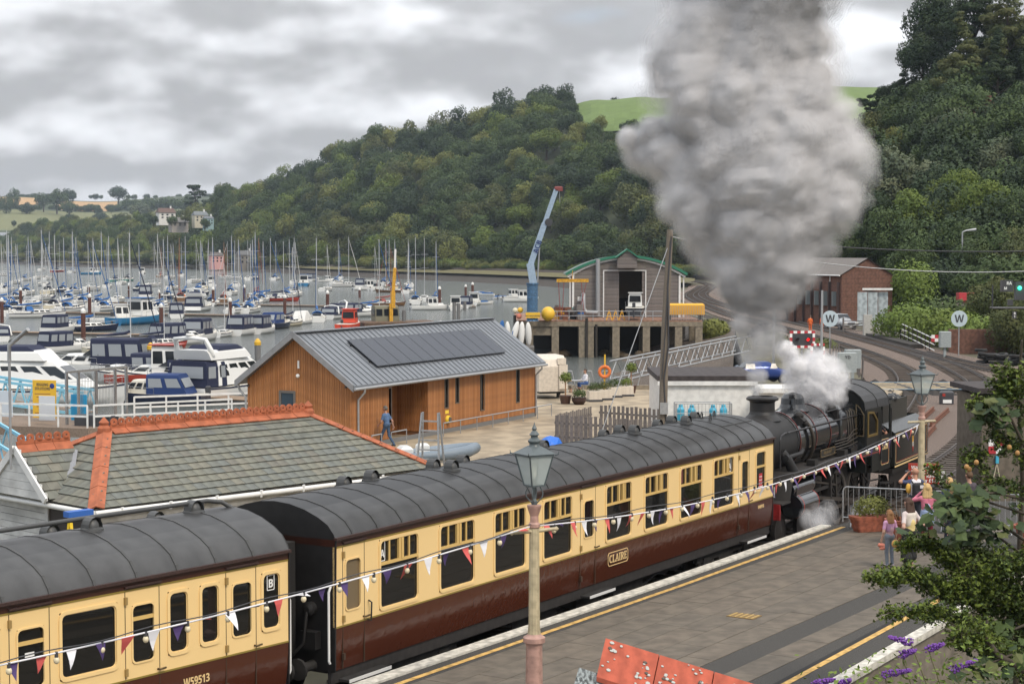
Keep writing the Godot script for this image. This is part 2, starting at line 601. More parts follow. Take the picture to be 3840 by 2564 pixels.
	for i in sh.size()-5:
		var A=Vector3(sh[i][0]+4.0,1.15,sh[i][1]-10.0)
		var B=Vector3(sh[i+1][0]+4.0,1.15,sh[i+1][1]-10.0)
		b.bar(A,B,2.6,0.5)
		b.bar(A+Vector3(0,0.45,0.4),B+Vector3(0,0.45,0.4),0.1,0.2)
	struct("far_railway",b,mat("far ballast",0.3,0.24,0.2,0.9,"stone",3.0))
	b=hill_mesh(main_hill,120,26,1.5)
	struct("hill",b,world_tri(mat("woodland floor",0.045,0.055,0.02,1.0,"fine",20.0)))
	b=hill_mesh(near_hill,40,16,1.6)
	struct("hill",b,mats["woodland floor"])
	b=MB.new()
	for i in 60:
		for j in 8:
			var p:Array=[]
			for c in[[0,0],[1,0],[1,1],[0,1]]:
				var f:float=(i+c[0])/60.0
				var at=lerpf(0.036,0.30,f)
				var s0=0.70-0.14*smoothstep(0.0,0.35,f)-0.1*smoothstep(0.5,0.8,f)
				p.append(hill_point(main_hill,at,lerpf(s0,1.12,(j+c[1])/8.0))+Vector3.UP*0.9)
			b.quad(p[0],p[1],p[2],p[3],Vector3.UP)
	struct("meadow",b,world_tri(mat("meadow grass",0.115,0.17,0.042,1.0,"soft",60.0)))
	b=MB.new()
	var rows:Array=[]
	for i in 61:
		var at=lerpf(-0.40,-0.10,i/60.0)
		var row=PackedVector3Array()
		for j in 31:
			var d=lerpf(1900.0,3000.0,j/30.0)
			var s=(d-1900.0)/800.0
			var y=28.0+60.0*minf(s,1.0)+4.0*sin(at*60.0)*s
			if s>1.0:y-=(s-1.0)*8.0
			row.append(Vector3(at*d,y,-d))
		rows.append(row)
	for i in 60:
		for j in 30:
			var at=lerpf(-0.40,-0.10,(i+0.5)/60.0)
			var s=(j+0.5)/30.0*1100.0/800.0
			b.col=Color(0.05,0.065,0.025)
			if s>0.04+(at+0.3)*0.6 and s<0.54:
				b.col=Color(0.15,0.155,0.06)
			elif s>=0.6 and s<0.98 and at<-0.226 and(at>-0.262 or at<-0.27):
				b.col=Color(0.42,0.26,0.12)
			elif s>=1.02:
				b.col=Color(0.12,0.12,0.05)
			b.quad(rows[i][j],rows[i+1][j],rows[i+1][j+1],rows[i][j+1],Vector3.UP)
	var fm=world_tri(mat("far fields",1,1,1,1.0,"soft",90.0))
	fm.vertex_color_use_as_albedo=true
	struct("far_hill",b,fm)
func rails(line:PackedVector2Array,near:float,y:=0.0):
	var c=Curve2D.new()
	for i in line.size():
		var d=(line[mini(i+1,line.size()-1)]-line[maxi(i-1,0)])/6.0
		c.add_point(line[i],-d,d)
	c.bake_interval=1.5
	var n=int(c.get_baked_length()/2.0)
	var tr=Node3D.new()
	tr.name=numbered("railway_track")
	add_child(tr)
	tag(tr,"","","","structure")
	for sd:float in[-0.7175,0.7175]:
		var b=MB.new()
		var s:Array=[]
		for i in n+1:
			var o=c.get_baked_length()*i/n
			var t=c.sample_baked_with_rotation(o,true)
			var across=Vector3(t.y.x,0,t.y.y)
			var p=Vector3(t.origin.x,y,t.origin.y)+across*sd
			s.append(PackedVector3Array([p+across*0.035,p+across*0.035-Vector3.UP*0.045,p+across*0.012-Vector3.UP*0.05,p+across*0.07-Vector3.UP*0.15,p-across*0.07-Vector3.UP*0.15,p-across*0.012-Vector3.UP*0.05,p-across*0.035-Vector3.UP*0.045,p-across*0.035]))
		b.loft(s,true,true,false)
		part("rail",b,mat("rail steel",0.085,0.066,0.055,0.5,"fine",0.5,0.0,0.3),tr)
	var one=MB.new()
	one.box(Vector3.ZERO,Vector3(2.6,0.13,0.25))
	var chairs=MB.new()
	for sd:float in[-0.7175,0.7175]:
		one.box(Vector3(sd,0.08,0),Vector3(0.36,0.05,0.18))
	var m=one.mesh()
	var rest=MB.new()
	var k=0
	var wood=[mat("sleeper timber",0.075,0.055,0.042,0.9,"streak",0.8,1.0),mat("sleeper timber grey",0.11,0.088,0.07,0.9,"streak",0.7,1.0)]
	var o=0.3
	while o<c.get_baked_length():
		var t=c.sample_baked_with_rotation(o,true)
		var bs=Basis(Vector3(t.y.x,0,t.y.y),Vector3.UP,Vector3(t.y.x,0,t.y.y).cross(Vector3.UP)).rotated(Vector3.UP,rng.randf_range(-0.02,0.02))
		var p=Vector3(t.origin.x,y-0.215,t.origin.y)
		if-p.z<near and k<280:
			put("sleeper",m,wood[rng.randi()%2],tr,p,bs)
			k+=1
		else:
			rest.box(p,Vector3(2.6,0.13,0.25),bs)
		o+=0.72
	if rest.v.size():
		tag(part("sleeper_row",rest,wood[0],tr),"","","","stuff")
	return c
func build_tracks():
	var main=PackedVector2Array([Vector2(-16.5,-22),Vector2(-9.0,-28.0),Vector2(-4.4,-32.1),Vector2(6.1,-49.1),Vector2(11.2,-58.1),Vector2(15.2,-65.4),Vector2(18.4,-72.3),Vector2(21.8,-81),Vector2(24.7,-90),Vector2(27.2,-99),Vector2(29.4,-108.5),Vector2(31.3,-118),Vector2(33,-131),Vector2(34.2,-146),Vector2(34.8,-162),Vector2(35,-182),Vector2(34.8,-203),
		Vector2(34.0,-240),Vector2(34.2,-290),Vector2(37.5,-345),Vector2(45,-400),Vector2(50,-440),Vector2(52,-500),Vector2(45,-540)])
	rails(main,150.0)
	rails(PackedVector2Array([Vector2(13.5,-71),Vector2(20.8,-95),Vector2(25.4,-112),Vector2(27.4,-121),Vector2(28.9,-132),Vector2(30.1,-151),Vector2(30.4,-169),Vector2(30.3,-205),Vector2(29.8,-240),Vector2(31.5,-290),Vector2(34.5,-340),Vector2(42,-396),Vector2(47.5,-436)]),160.0)
	rails(PackedVector2Array([Vector2(44,-104),Vector2(38.2,-115),Vector2(36.3,-122),Vector2(35.2,-132),Vector2(34.9,-150)]),140.0)
	var b=MB.new()
	slab(b,PackedVector2Array([Vector2(-20,-16),Vector2(-12,-27),Vector2(-3,-36),Vector2(8,-55),Vector2(12,-70),Vector2(19,-97),Vector2(23,-112),Vector2(26.5,-135),Vector2(27.5,-165),Vector2(27.5,-240),Vector2(29,-290),Vector2(32,-345),Vector2(40,-400),Vector2(45,-445),
		Vector2(54,-440),Vector2(48,-390),Vector2(40.5,-340),Vector2(37,-290),Vector2(37.5,-240),Vector2(38.5,-190),Vector2(37.8,-150),Vector2(38.5,-128),Vector2(48,-104),Vector2(36,-85),Vector2(24,-62),Vector2(14,-50),Vector2(8,-44),Vector2(-4,-26),Vector2(-14,-12)]),-0.19,0.12)
	struct("ballast",b,world_tri(mat("ballast",0.36,0.27,0.22,0.95,"stone",0.8,5.0)))
	b=MB.new()
	for l in[[main,3,9]]:
		for i in range(l[1],l[2]):
			var p:Vector2=l[0][i]
			var q:Vector2=l[0][i+1]
			var n=(q-p).orthogonal().normalized()*1.15
			b.quad(Vector3(p.x+n.x,-0.186,p.y+n.y),Vector3(q.x+n.x,-0.186,q.y+n.y),Vector3(q.x-n.x,-0.186,q.y-n.y),Vector3(p.x-n.x,-0.186,p.y-n.y),Vector3.UP)
	struct("oily_ballast",b,world_tri(mat("oily ballast",0.11,0.085,0.07,0.8,"stone",0.8,5.0)))
	for q in[[Vector2(20.2,-87.2),Vector2(23.2,-96.0)],[Vector2(20.9,-87.0),Vector2(23.8,-95.2)],[Vector2(18.2,-79.5),Vector2(20.6,-87.0)],[Vector2(19.0,-80.5),Vector2(20.9,-86.2)]]:
		b=MB.new()
		b.bar(Vector3(q[0].x,-0.06,q[0].y),Vector3(q[1].x,-0.06,q[1].y),0.09,0.2)
		b.bar(Vector3(q[0].x,-0.15,q[0].y),Vector3(q[1].x,-0.15,q[1].y),0.2,0.05)
		var far:bool=q[0].y<-84
		thing("spare_rail",b,mat("rusty rail",0.20,0.075,0.04,0.9,"fine",0.6,1.0),"rusty spare rail lying in the ballast %s"%(("left of its neighbour, towards the crossing" if q[0].x<20.5 else "right of its neighbour, towards the crossing")if far else("left of its neighbour, nearer the tender" if q[0].x<18.6 else "right of its neighbour, nearer the tender")),"rail","rusty rails lying beside the curve")
	var deck=base("level_crossing_deck","striped rubber level crossing deck across the curving tracks","crossing deck")
	var xs=[20.5,22.6,24.9,27.2,29.4,31.6,33.9,36.2,38.6,41.0,43.5]
	for i in xs.size()-1:
		b=MB.new()
		b.box(Vector3((xs[i]+xs[i+1])/2,-0.075,-111.2),Vector3(xs[i+1]-xs[i]-0.05,0.14,6.0))
		part("panel",b,world_tri(mat("deck rubber",0.085,0.08,0.072,0.8,"fine",1.0)),deck)
		for k in 5:
			b=MB.new()
			var z=-108.9-k*1.12
			b.bx(Vector3(xs[i]+0.05+rng.randf()*0.2,-0.004,z-0.16-rng.randf()*0.12),Vector3(xs[i+1]-0.05-rng.randf()*0.2,0.008,z+0.14))
			part("stripe",b,world_tri(mat("worn deck edge",0.52,0.40,0.23,0.9,"mottle",1.5)),deck)
	for z in[-108.25,-114.1]:
		b=MB.new()
		b.bx(Vector3(20.5,-0.003,z-0.1),Vector3(43.5,0.009,z+0.1))
		part("edge_strip",b,mat("deck blue",0.22,0.36,0.48,0.8,"mottle",2.0),deck)
	for z in[-106.6,-115.4]:
		for i in 26:
			b=MB.new()
			var x:float=21.0+i*0.9
			b.flat(Vector3(x,-0.2,z-0.8),Vector3(x+0.75,-0.2,z-0.8),Vector3(x+0.3,0.12,z),Vector3(0,1,-0.2))
			b.flat(Vector3(x,-0.2,z+0.8),Vector3(x+0.75,-0.2,z+0.8),Vector3(x+0.3,0.12,z),Vector3(0,1,0.2))
			b.flat(Vector3(x,-0.2,z-0.8),Vector3(x,-0.2,z+0.8),Vector3(x+0.3,0.12,z),Vector3(-1,0.2,0))
			b.flat(Vector3(x+0.75,-0.2,z-0.8),Vector3(x+0.75,-0.2,z+0.8),Vector3(x+0.3,0.12,z),Vector3(1,0.2,0))
			part("guard_wedge",b,mat("guard timber",0.04,0.033,0.028,0.9,"fine",0.6),deck)
var crowns={}
var leaf_mats={}
func leaf_mat(k:String)->StandardMaterial3D:
	if leaf_mats.has(k):
		return leaf_mats[k]
	var c:Color={"dark":Color(0.024,0.038,0.016),"mid":Color(0.042,0.062,0.020),"olive":Color(0.062,0.070,0.024),"bright":Color(0.085,0.112,0.022),"grey":Color(0.072,0.085,0.048),"yellow":Color(0.110,0.118,0.032),"copper":Color(0.045,0.030,0.024),"ivy":Color(0.085,0.120,0.024)}[k]
	var m=StandardMaterial3D.new()
	m.resource_name=k+" foliage"
	m.albedo_color=lin(c.r*1.6,c.g*1.6,c.b*1.6)
	m.vertex_color_use_as_albedo=true
	m.roughness=0.65
	m.metallic_specular=0.35
	m.backlight_enabled=true
	m.backlight=Color(0.35,0.4,0.2)
	leaf_mats[k]=m
	return m
func leaf(b:MB,p:Vector3,out:Vector3,s:float):
	var a=Vector3(rng.randfn(),rng.randfn(),rng.randfn()).normalized()
	var n=(out*1.1+a*0.9).normalized()
	var x=n.cross(Vector3(rng.randfn(),rng.randfn(),rng.randfn())).normalized()*s
	var y=n.cross(x)*rng.randf_range(0.5,0.9)
	var m=(n+out*0.8).normalized()
	b.tri(p-x,p+y,p+x*0.6-y*0.35,m,m,m)
	b.tri(p-x*0.5-y*0.8,p+x*0.3+y*0.4,p+x-y*0.5,m,m,m)
func crown(kind:String,n:int,seed_:int,size:float)->ArrayMesh:
	var key="%s%d_%d"%[kind,seed_,n]
	if crowns.has(key):
		return crowns[key]
	var r=RandomNumberGenerator.new()
	r.seed=seed_*77+5
	rng.seed=seed_*31+2
	var lobes:Array=[]
	match kind:
		"round":
			for i in 30:
				var d=Vector3(r.randfn(),r.randfn()*0.75+0.25,r.randfn()).normalized()
				lobes.append([d*Vector3(0.66,0.56,0.66)*r.randf_range(0.75,1.1),r.randf_range(0.2,0.42)])
			lobes.append([Vector3(0,-0.05,0),0.62])
		"tall":
			for i in 30:
				var d=Vector3(r.randfn(),r.randfn(),r.randfn()).normalized()
				lobes.append([d*Vector3(0.55,0.95,0.55)*r.randf_range(0.7,1.05),r.randf_range(0.22,0.4)])
			lobes.append([Vector3(0,-0.2,0),0.55])
		"pine":
			for i in 26:
				var a=r.randf()*TAU
				var h=r.randf_range(-0.7,1.0)
				var q=sqrt(maxf(0.05,1.0-h*h*0.6))*r.randf_range(0.25,0.85)
				lobes.append([Vector3(cos(a)*q,h,sin(a)*q),r.randf_range(0.16,0.34)])
		"cone":
			for i in 44:
				var h=r.randf()
				var a=r.randf()*TAU
				var q=(1.0-h)*0.78*r.randf_range(0.5,1.05)
				lobes.append([Vector3(cos(a)*q,h*2.6-0.8,sin(a)*q),lerpf(0.34,0.1,h)])
	var total=0.0
	for l in lobes:
		total+=l[1]*l[1]
	var b=MB.new()
	for l in lobes:
		var tone=r.randf_range(0.72,1.2)
		var warm=r.randf_range(-0.12,0.12)
		for i in int(n*l[1]*l[1]/total):
			var d=Vector3(rng.randfn(),rng.randfn()*0.9+0.12,rng.randfn()).normalized()
			var flat_=0.5 if kind=="pine" or kind=="cone" else 1.0
			var p:Vector3=l[0]+d*Vector3(1,flat_,1)*l[1]*rng.randf_range(0.78,1.08)
			var k=tone*rng.randf_range(0.75,1.25)
			b.col=Color(k*(1.0+warm),k,k*(1.0-warm*0.8))
			leaf(b,p,d,size*rng.randf_range(0.7,1.3))
	crowns[key]=b.mesh()
	return crowns[key]
func trunk_mesh(seed_:int)->ArrayMesh:
	var key="trunk%d"%seed_
	if crowns.has(key):
		return crowns[key]
	var b=MB.new()
	b.tube([Vector3(0,-1.6,0),Vector3(0.02,-0.9,0.01),Vector3(-0.01,-0.3,0.02),Vector3(0.02,0.4,0)],[0.085,0.065,0.05,0.02],7)
	for i in 6:
		var a=i*1.05+seed_
		b.tube([Vector3(0,-0.75+i*0.12,0),Vector3(cos(a)*0.28,-0.42+i*0.13,sin(a)*0.28),Vector3(cos(a)*0.6,-0.1+i*0.12,sin(a)*0.6)],[0.035,0.024,0.01],5)
	crowns[key]=b.mesh()
	return crowns[key]
var tree_protos={}
func tree(called:String,kind:String,tone:String,v:int,at:Vector3,r:float,up:float,ground:float,label:String,group:="",dense:=2200,size:=0.075)->Node3D:
	var key="%s/%s/%s/%d/%d"%[called,kind,tone,v,dense]
	var t=Node3D.new()
	t.name=numbered(called)
	add_child(t)
	t.position=Vector3(at.x,ground,at.z)
	t.rotation.y=rng.randf()*TAU
	tag(t,label,"tree",group)
	var h=at.y-ground
	var c=MeshInstance3D.new()
	c.name="crown"
	c.mesh=crown(kind,dense,v,size)
	c.material_override=leaf_mat(tone)
	c.position=Vector3(0,h,0)
	c.scale=Vector3(r,r*up,r)
	t.add_child(c)
	var k=MeshInstance3D.new()
	k.name="trunk"
	k.mesh=trunk_mesh(v%3)
	k.material_override=mat("bark",0.075,0.06,0.045,0.9,"streak",1.0)
	k.position=Vector3(0,h,0)
	k.scale=Vector3(r*0.9,maxf(h/1.55,r*0.5),r*0.9)
	t.add_child(k)
	return t
func tone_word(t:String)->String:
	return{"dark":"dark green","mid":"mid green","olive":"olive green","bright":"bright green","grey":"grey green","yellow":"yellowish green","copper":"copper brown","ivy":"light green"}[t]
var near_trees=[
	[80.4,50.7,-332.0,6.6,"round","dark",1.20,"big dark pine crowning the top of the right hill, nearest the smoke"],
	[76.2,44.3,-326.0,5.0,"round","dark",1.20,"dark pine on the skyline of the right hill, below the topmost pine"],
	[83.3,50.5,-318.0,6.7,"cone","dark",1.00,"tall spreading cedar at the top of the right hill, left of the corner"],
	[87.0,47.9,-310.0,6.6,"cone","olive",1.00,"layered cedar with brownish sprays at the top right corner"],
	[78.2,39.3,-308.0,6.1,"cone","olive",1.00,"dense olive cypress above the red roofed house"],
	[82.8,37.0,-300.0,5.2,"cone","dark",1.00,"dark cypress just left of the red roofed house chimney"],
	[75.3,39.1,-335.0,3.5,"cone","dark",1.10,"spiky dark conifer standing on the skyline beside the sky gap"],
	[72.9,38.7,-340.0,3.0,"round","dark",1.00,"small dark pine on the skyline above the far field"],
	[69.5,36.4,-342.0,2.9,"pine","dark",0.90,"low dark pine at the left end of the right hill skyline"],
	[67.1,30.3,-320.0,4.8,"round","olive",1.00,"rounded olive tree below the skyline pines, near the smoke"],
	[71.7,32.1,-318.0,5.2,"round","mid",1.00,"broad mid green tree under the spiky conifer"],
	[76.2,37.1,-322.0,4.2,"round","mid",1.10,"green tree tucked under the dark pine, right of the spiky conifer"],
	[61.9,27.8,-318.0,3.8,"round","copper",1.00,"brownish bare-looking tree at the right edge of the smoke"],
	[57.4,21.5,-300.0,4.5,"round","mid",1.10,"mid green tree half hidden by the right edge of the smoke"],
	[62.5,23.2,-305.0,3.8,"tall","olive",1.20,"upright olive tree with pale stems on the right slope"],
	[65.9,25.2,-300.0,3.7,"tall","yellow",1.20,"tall yellow green tree in the middle of the right slope"],
	[61.6,20.0,-290.0,3.6,"round","bright",0.90,"small bright green tree above the largest holm oak"],
	[73.5,28.4,-292.0,6.7,"round","grey",1.05,"large grey green holm oak below the red roofed house"],
	[69.8,26.4,-296.0,4.4,"tall","mid",1.20,"mid green tree left of the upper holm oak"],
	[79.5,27.9,-285.0,5.7,"round","dark",1.10,"dark leafy tree hanging beside the red roofed house"],
	[83.5,30.9,-288.0,5.0,"round","mid",1.10,"tree at the right edge below the house roof"],
	[60.3,18.5,-268.0,8.1,"round","grey",0.95,"largest grey green holm oak on the right slope, above the brick shed"],
	[73.7,21.2,-270.0,5.5,"round","grey",1.00,"grey green holm oak at the middle of the right slope, near the earth scar"],
	[76.1,18.6,-262.0,3.6,"round","olive",1.00,"scrubby olive tree beside the bare earth scar"],
	[51.3,15.0,-275.0,4.9,"round","dark",1.00,"dark tree behind the smoke above the brick shed roof"],
	[46.6,9.5,-262.0,4.0,"round","dark",1.00,"dark tree straight behind the brick shed roof, left end"],
	[50.1,9.8,-255.0,4.8,"round","mid",0.90,"mid green tree behind the ridge of the brick shed"],
	[53.7,14.0,-262.0,3.9,"round","dark",1.00,"dark tree between the brick shed and the largest holm oak"],
	[54.4,10.4,-250.0,4.9,"round","mid",1.00,"leafy tree behind the right end of the brick shed"],
	[59.2,13.2,-252.0,5.1,"round","bright",1.05,"bright green broad tree above the street light"],
	[65.5,16.4,-256.0,4.8,"round","bright",1.05,"bright green tree right of the largest holm oak"],
	[66.7,14.3,-245.0,5.2,"round","bright",1.00,"bright green tree left of the timber pole on the slope"],
	[69.2,13.0,-240.0,4.3,"round","mid",1.00,"mid green tree around the timber pole on the slope"],
	[60.1,8.8,-238.0,4.7,"round","mid",0.95,"mid green tree behind the street light"],
	[54.4,7.0,-236.0,3.6,"round","mid",1.00,"green tree right of the brick shed gable"],
	[63.2,7.6,-232.0,4.9,"round","mid",1.00,"mid green tree right of the street light"],
	[66.4,7.7,-228.0,4.5,"round","olive",1.00,"olive tree behind the colour light signal"],
	[55.4,4.3,-228.0,3.5,"round","dark",0.90,"dark shrubby tree behind the street light post"],
	[58.4,3.8,-222.0,3.4,"round","mid",0.90,"green shrubby tree left of the signal"],
	[45.9,3.8,-165.0,3.1,"round","olive",1.05,"yellowing olive tree under the colour light signal"],
	[43.4,1.6,-150.0,3.4,"round","olive",1.10,"big olive green tree at the right edge above the tyre pile"],
	[42.8,0.9,-158.0,2.3,"round","olive",1.00,"olive green tree right of the right-hand whistle board"],
]
var far_trees=[
	[-648.1,66.4,-2250.0,12.3,"round","mid",1.00,"round tree at the far left of the distant fields"],
	[-668.1,75.9,-2350.0,11.7,"tall","mid",1.10,"tall tree on the distant skyline at the left edge"],
	[-621.9,61.9,-2250.0,12.3,"round","dark",0.90,"dark tree left of the big distant copse"],
	[-613.9,74.5,-2300.0,12.6,"round","mid",1.00,"left crown of the big distant copse beside the wheat field"],
	[-583.7,74.7,-2250.0,15.7,"round","mid",1.10,"middle crown of the big distant copse beside the wheat field"],
	[-593.3,81.7,-2350.0,11.7,"round","dark",1.10,"tallest dark crown of the big distant copse"],
	[-554.5,62.4,-2200.0,12.1,"round","mid",0.90,"lower right crown of the big distant copse"],
	[-549.1,87.9,-2450.0,15.9,"round","dark",0.75,"lone round pair of trees on the skyline above the wheat field"],
	[-506.7,56.9,-2150.0,5.9,"round","dark",1.00,"small dark tree at the lower edge of the wheat field"],
	[-491.2,58.5,-2150.0,4.3,"round","mid",1.00,"smallest hedge tree right of the wheat field edge"],
	[-516.8,47.5,-2050.0,6.6,"round","dark",0.80,"dark bush in the middle of the distant pasture"],
	[-565.1,39.0,-1990.0,3.5,"round","dark",1.20,"lone small tree in the lower pasture at the left"],
	[-499.7,68.8,-2300.0,14.9,"round","mid",0.80,"broad crown right of the wheat field"],
	[-463.7,66.4,-2250.0,16.8,"round","mid",0.80,"broad crown left of the white villa on the hill"],
	[-456.5,57.4,-2150.0,15.0,"round","grey",0.80,"grey green crown under the distant wood right of the wheat field"],
	[-441.3,68.6,-2250.0,16.8,"round","mid",0.70,"crown on the distant skyline behind the white villa"],
	[-483.5,46.2,-2060.0,12.3,"round","dark",0.70,"dark crown below the wheat field"],
	[-409.6,66.2,-2200.0,14.2,"round","mid",0.70,"crown on the distant skyline left of the umbrella pine"],
	[-245.4,50.3,-1360.0,9.5,"pine","dark",0.90,"tall flat topped pine standing above the hillside houses"],
	[-251.4,43.1,-1370.0,5.5,"pine","dark",0.60,"lower branch mass beside the flat topped pine"],
	[-230.0,28.3,-1125.0,3.6,"round","dark",0.90,"dark garden tree in front of the low grey house"],
	[-217.0,27.4,-1120.0,4.2,"round","mid",0.90,"green garden tree below the white villa"],
	[-208.3,29.0,-1118.0,3.6,"round","olive",0.90,"olive garden tree between the hillside houses"],
	[-194.4,25.5,-1110.0,4.1,"round","mid",0.90,"green garden tree below the blue green house"],
	[27.9,91.1,-960.0,5.3,"pine","dark",0.80,"dark pine on the highest point of the main skyline"],
	[22.7,89.7,-960.0,4.3,"round","dark",0.90,"dark rounded tree left of the skyline pine"],
	[-5.9,82.7,-980.0,3.9,"round","yellow",1.00,"yellowing tree beside the white house on the ridge"],
	[-27.1,78.8,-1000.0,5.0,"round","copper",0.90,"copper beech on the skyline left of the white house"],
	[56.0,87.1,-940.0,4.2,"round","dark",0.80,"rounded skyline tree at the left end of the meadow"],
	[64.1,86.1,-940.0,3.7,"round","mid",0.70,"low skyline tree above the meadow"],
]
func build_trees():
	for q in near_trees:
		var g=hill_y(near_hill,q[0]/-q[2],-q[2])if-q[2]>225 else 0.0
		tree("hillside_tree",q[4],q[5],int(absf(q[0])*7)%4,Vector3(q[0],q[1],q[2]),q[3],q[6],minf(g,q[1]-q[3]*0.5),q[7],"",12000,0.038)
	for q in far_trees:
		tree("hilltop_tree" if q[4]!="pine" else "pine_tree",q[4],q[5],int(absf(q[0])*7)%4,Vector3(q[0],q[1],q[2]),q[3],q[6],q[1]-q[3]*(2.6 if q[4]=="pine" else 1.2),q[7])
	var r=RandomNumberGenerator.new()
	r.seed=4
	var spots:Array=[]
	var marks=[[-0.262,"above the left end of the marina"],[-0.235,"left of the hillside houses"],[-0.205,"below the white villa"],[-0.178,"around the hillside houses"],[-0.160,"below the flat topped pine"],[-0.145,"right of the flat topped pine"],[-0.130,"above the pink house"],[-0.115,"where the skyline starts to climb"],[-0.10,"above the densest masts"],[-0.085,"left of the middle of the slope"],
		[-0.07,"below the dark skyline wood"],[-0.055,"above the motor yacht moorings"],[-0.04,"above the gabled timber building"],[-0.026,"below the copper beech"],[-0.012,"below the white house on the ridge"],[0.002,"left of the crane jib"],[0.014,"behind the crane jib"],[0.027,"right of the crane jib tip"],[0.041,"above the boat shed roof, left part"],[0.056,"above the boat shed cupola"],[0.072,"above the boat shed roof, right part"],[0.088,"above the timber telegraph pole"],[0.11,"right of the timber telegraph pole"],[0.14,"at the left edge of the smoke"],[1.0,"behind the smoke"]]
	var bands=["at the hill foot","low on the hill","below mid slope","above mid slope","high on the hill","on the crest"]
	var at=-0.40
	while at<0.24:
		var df=look(main_hill,at,1)
		var dr=look(main_hill,at,2)
		var d=df-6.0
		while d<dr+26.0:
			var sp=clampf(d*0.0165,11.5,15.0)
			var a=at+r.randf_range(-0.5,0.5)*sp/d
			var dd=d+r.randf_range(-0.5,0.5)*sp
			var s=(dd-df)/(dr-df)
			var f=inverse_lerp(0.036,0.30,a)
			var s0=0.70-0.14*smoothstep(0.0,0.35,f)-0.1*smoothstep(0.5,0.8,f)
			var skip=a>0.034 and s>s0-0.02
			if a>-0.208 and a<-0.168 and s>0.18 and s<0.72 and r.randf()<0.4:
				skip=true
			if not skip:
				spots.append([a,dd,s,sp])
			d+=sp*0.98
		at+=clampf(look(main_hill,at,1)*0.0165,11.5,15.0)*0.9/df
	spots.sort_custom(func(p,q):return p[1]<q[1])
	var rest={}
	var k=0
	for q in spots:
		var n=hill_noise.get_noise_2d(q[0]*q[1]*0.8,q[1]*0.8)
		var tone:String=["dark","mid","olive","mid","yellow","dark","bright","mid"][clampi(int((n+0.5+r.randf_range(-0.3,0.3))*8.0),0,7)]
		var kind="tall" if r.randf()<0.2 else "round"
		var R:float=q[3]*r.randf_range(0.5,0.74)*(0.7 if q[0]>0.02 and q[2]>0.42 else 1.0)*(0.75 if q[0]<-0.2 else 1.0)
		var up=r.randf_range(0.8,1.1)
		var p=Vector3(q[0]*q[1],0,-q[1])
		var g=hill_y(main_hill,q[0],q[1])
		p.y=g+R*(0.75+r.randf()*0.35)
		var v=r.randi()%4
		if k<230 and q[0]<0.175:
			var where=""
			for m in marks:
				if q[0]<m[0]:
					where=m[1]
					break
			var size="large " if R>9.2 else("small " if R<7.0 else "")
			tree("woodland_tree",kind,tone,v,p,R,up,g,"%s%s %s tree %s, %s"%[size,tone_word(tone),"upright" if kind=="tall" else "rounded",bands[clampi(int(q[2]*6.0),0,5)],where],"trees of the wooded hill across the water",4600,0.05)
			k+=1
		else:
			var key="%s/%s/%d"%[kind,tone,v%2]
			if not rest.has(key):
				rest[key]=[]
			rest[key].append(Transform3D(Basis(Vector3.UP,r.randf()*TAU).scaled(Vector3(R,R*up,R)),p))
	for i in 420:
		var a=r.randf_range(-0.30,0.20)
		var d=look(main_hill,a,1)-r.randf_range(4,30)
		var R=r.randf_range(1.6,4.0)*d/700.0
		var key="round/%s/1"%["mid","olive","bright","yellow"][r.randi()%4]
		if not rest.has(key):
			rest[key]=[]
		rest[key].append(Transform3D(Basis(Vector3.UP,r.randf()*TAU).scaled(Vector3(R*1.3,R,R*1.3)),Vector3(a*d,1.0+R*0.5,-d)))
	for i in 260:
		if i<130:
			var a=r.randf_range(-0.30,-0.16)
			var row=i%3
			var d:float=[2360.0,2375.0,2720.0][row]+r.randf_range(-12,12)
			var s=(d-1900.0)/800.0
			var R=r.randf_range(2.5,6.0)
			rest.get_or_add("round/%s/0"%["dark","mid"][i%2],[]).append(Transform3D(Basis().scaled(Vector3(R*1.3,R,R*1.3)),Vector3(a*d,28.0+60.0*s+R*0.4,-d)))
		else:
			var a=r.randf_range(0.19,0.31)
			var s=r.randf_range(-0.05,1.0)
			var p=hill_point(near_hill,a,s)
			var R=r.randf_range(3.0,5.5)
			rest.get_or_add("round/%s/0"%["dark","mid"][i%2],[]).append(Transform3D(Basis().scaled(Vector3(R*1.2,R,R*1.2)),p+Vector3.UP*R*0.5))
	var wood=Node3D.new()
	wood.name="distant_wood"
	add_child(wood)
	tag(wood,"","","","stuff")
	for key in rest:
		var w:PackedStringArray=key.split("/")
		var mm=MultiMesh.new()
		mm.transform_format=MultiMesh.TRANSFORM_3D
		mm.mesh=crown(w[0],4600,int(w[2]),0.05)
		mm.instance_count=rest[key].size()
		for i in rest[key].size():
			mm.set_instance_transform(i,rest[key][i])
		var o=MultiMeshInstance3D.new()
		o.name="crown"
		o.multimesh=mm
		o.material_override=leaf_mat(w[1])
		tag(o,"","","","stuff")
		wood.add_child(o,true)
	print("trees ",spots.size()," own ",k)
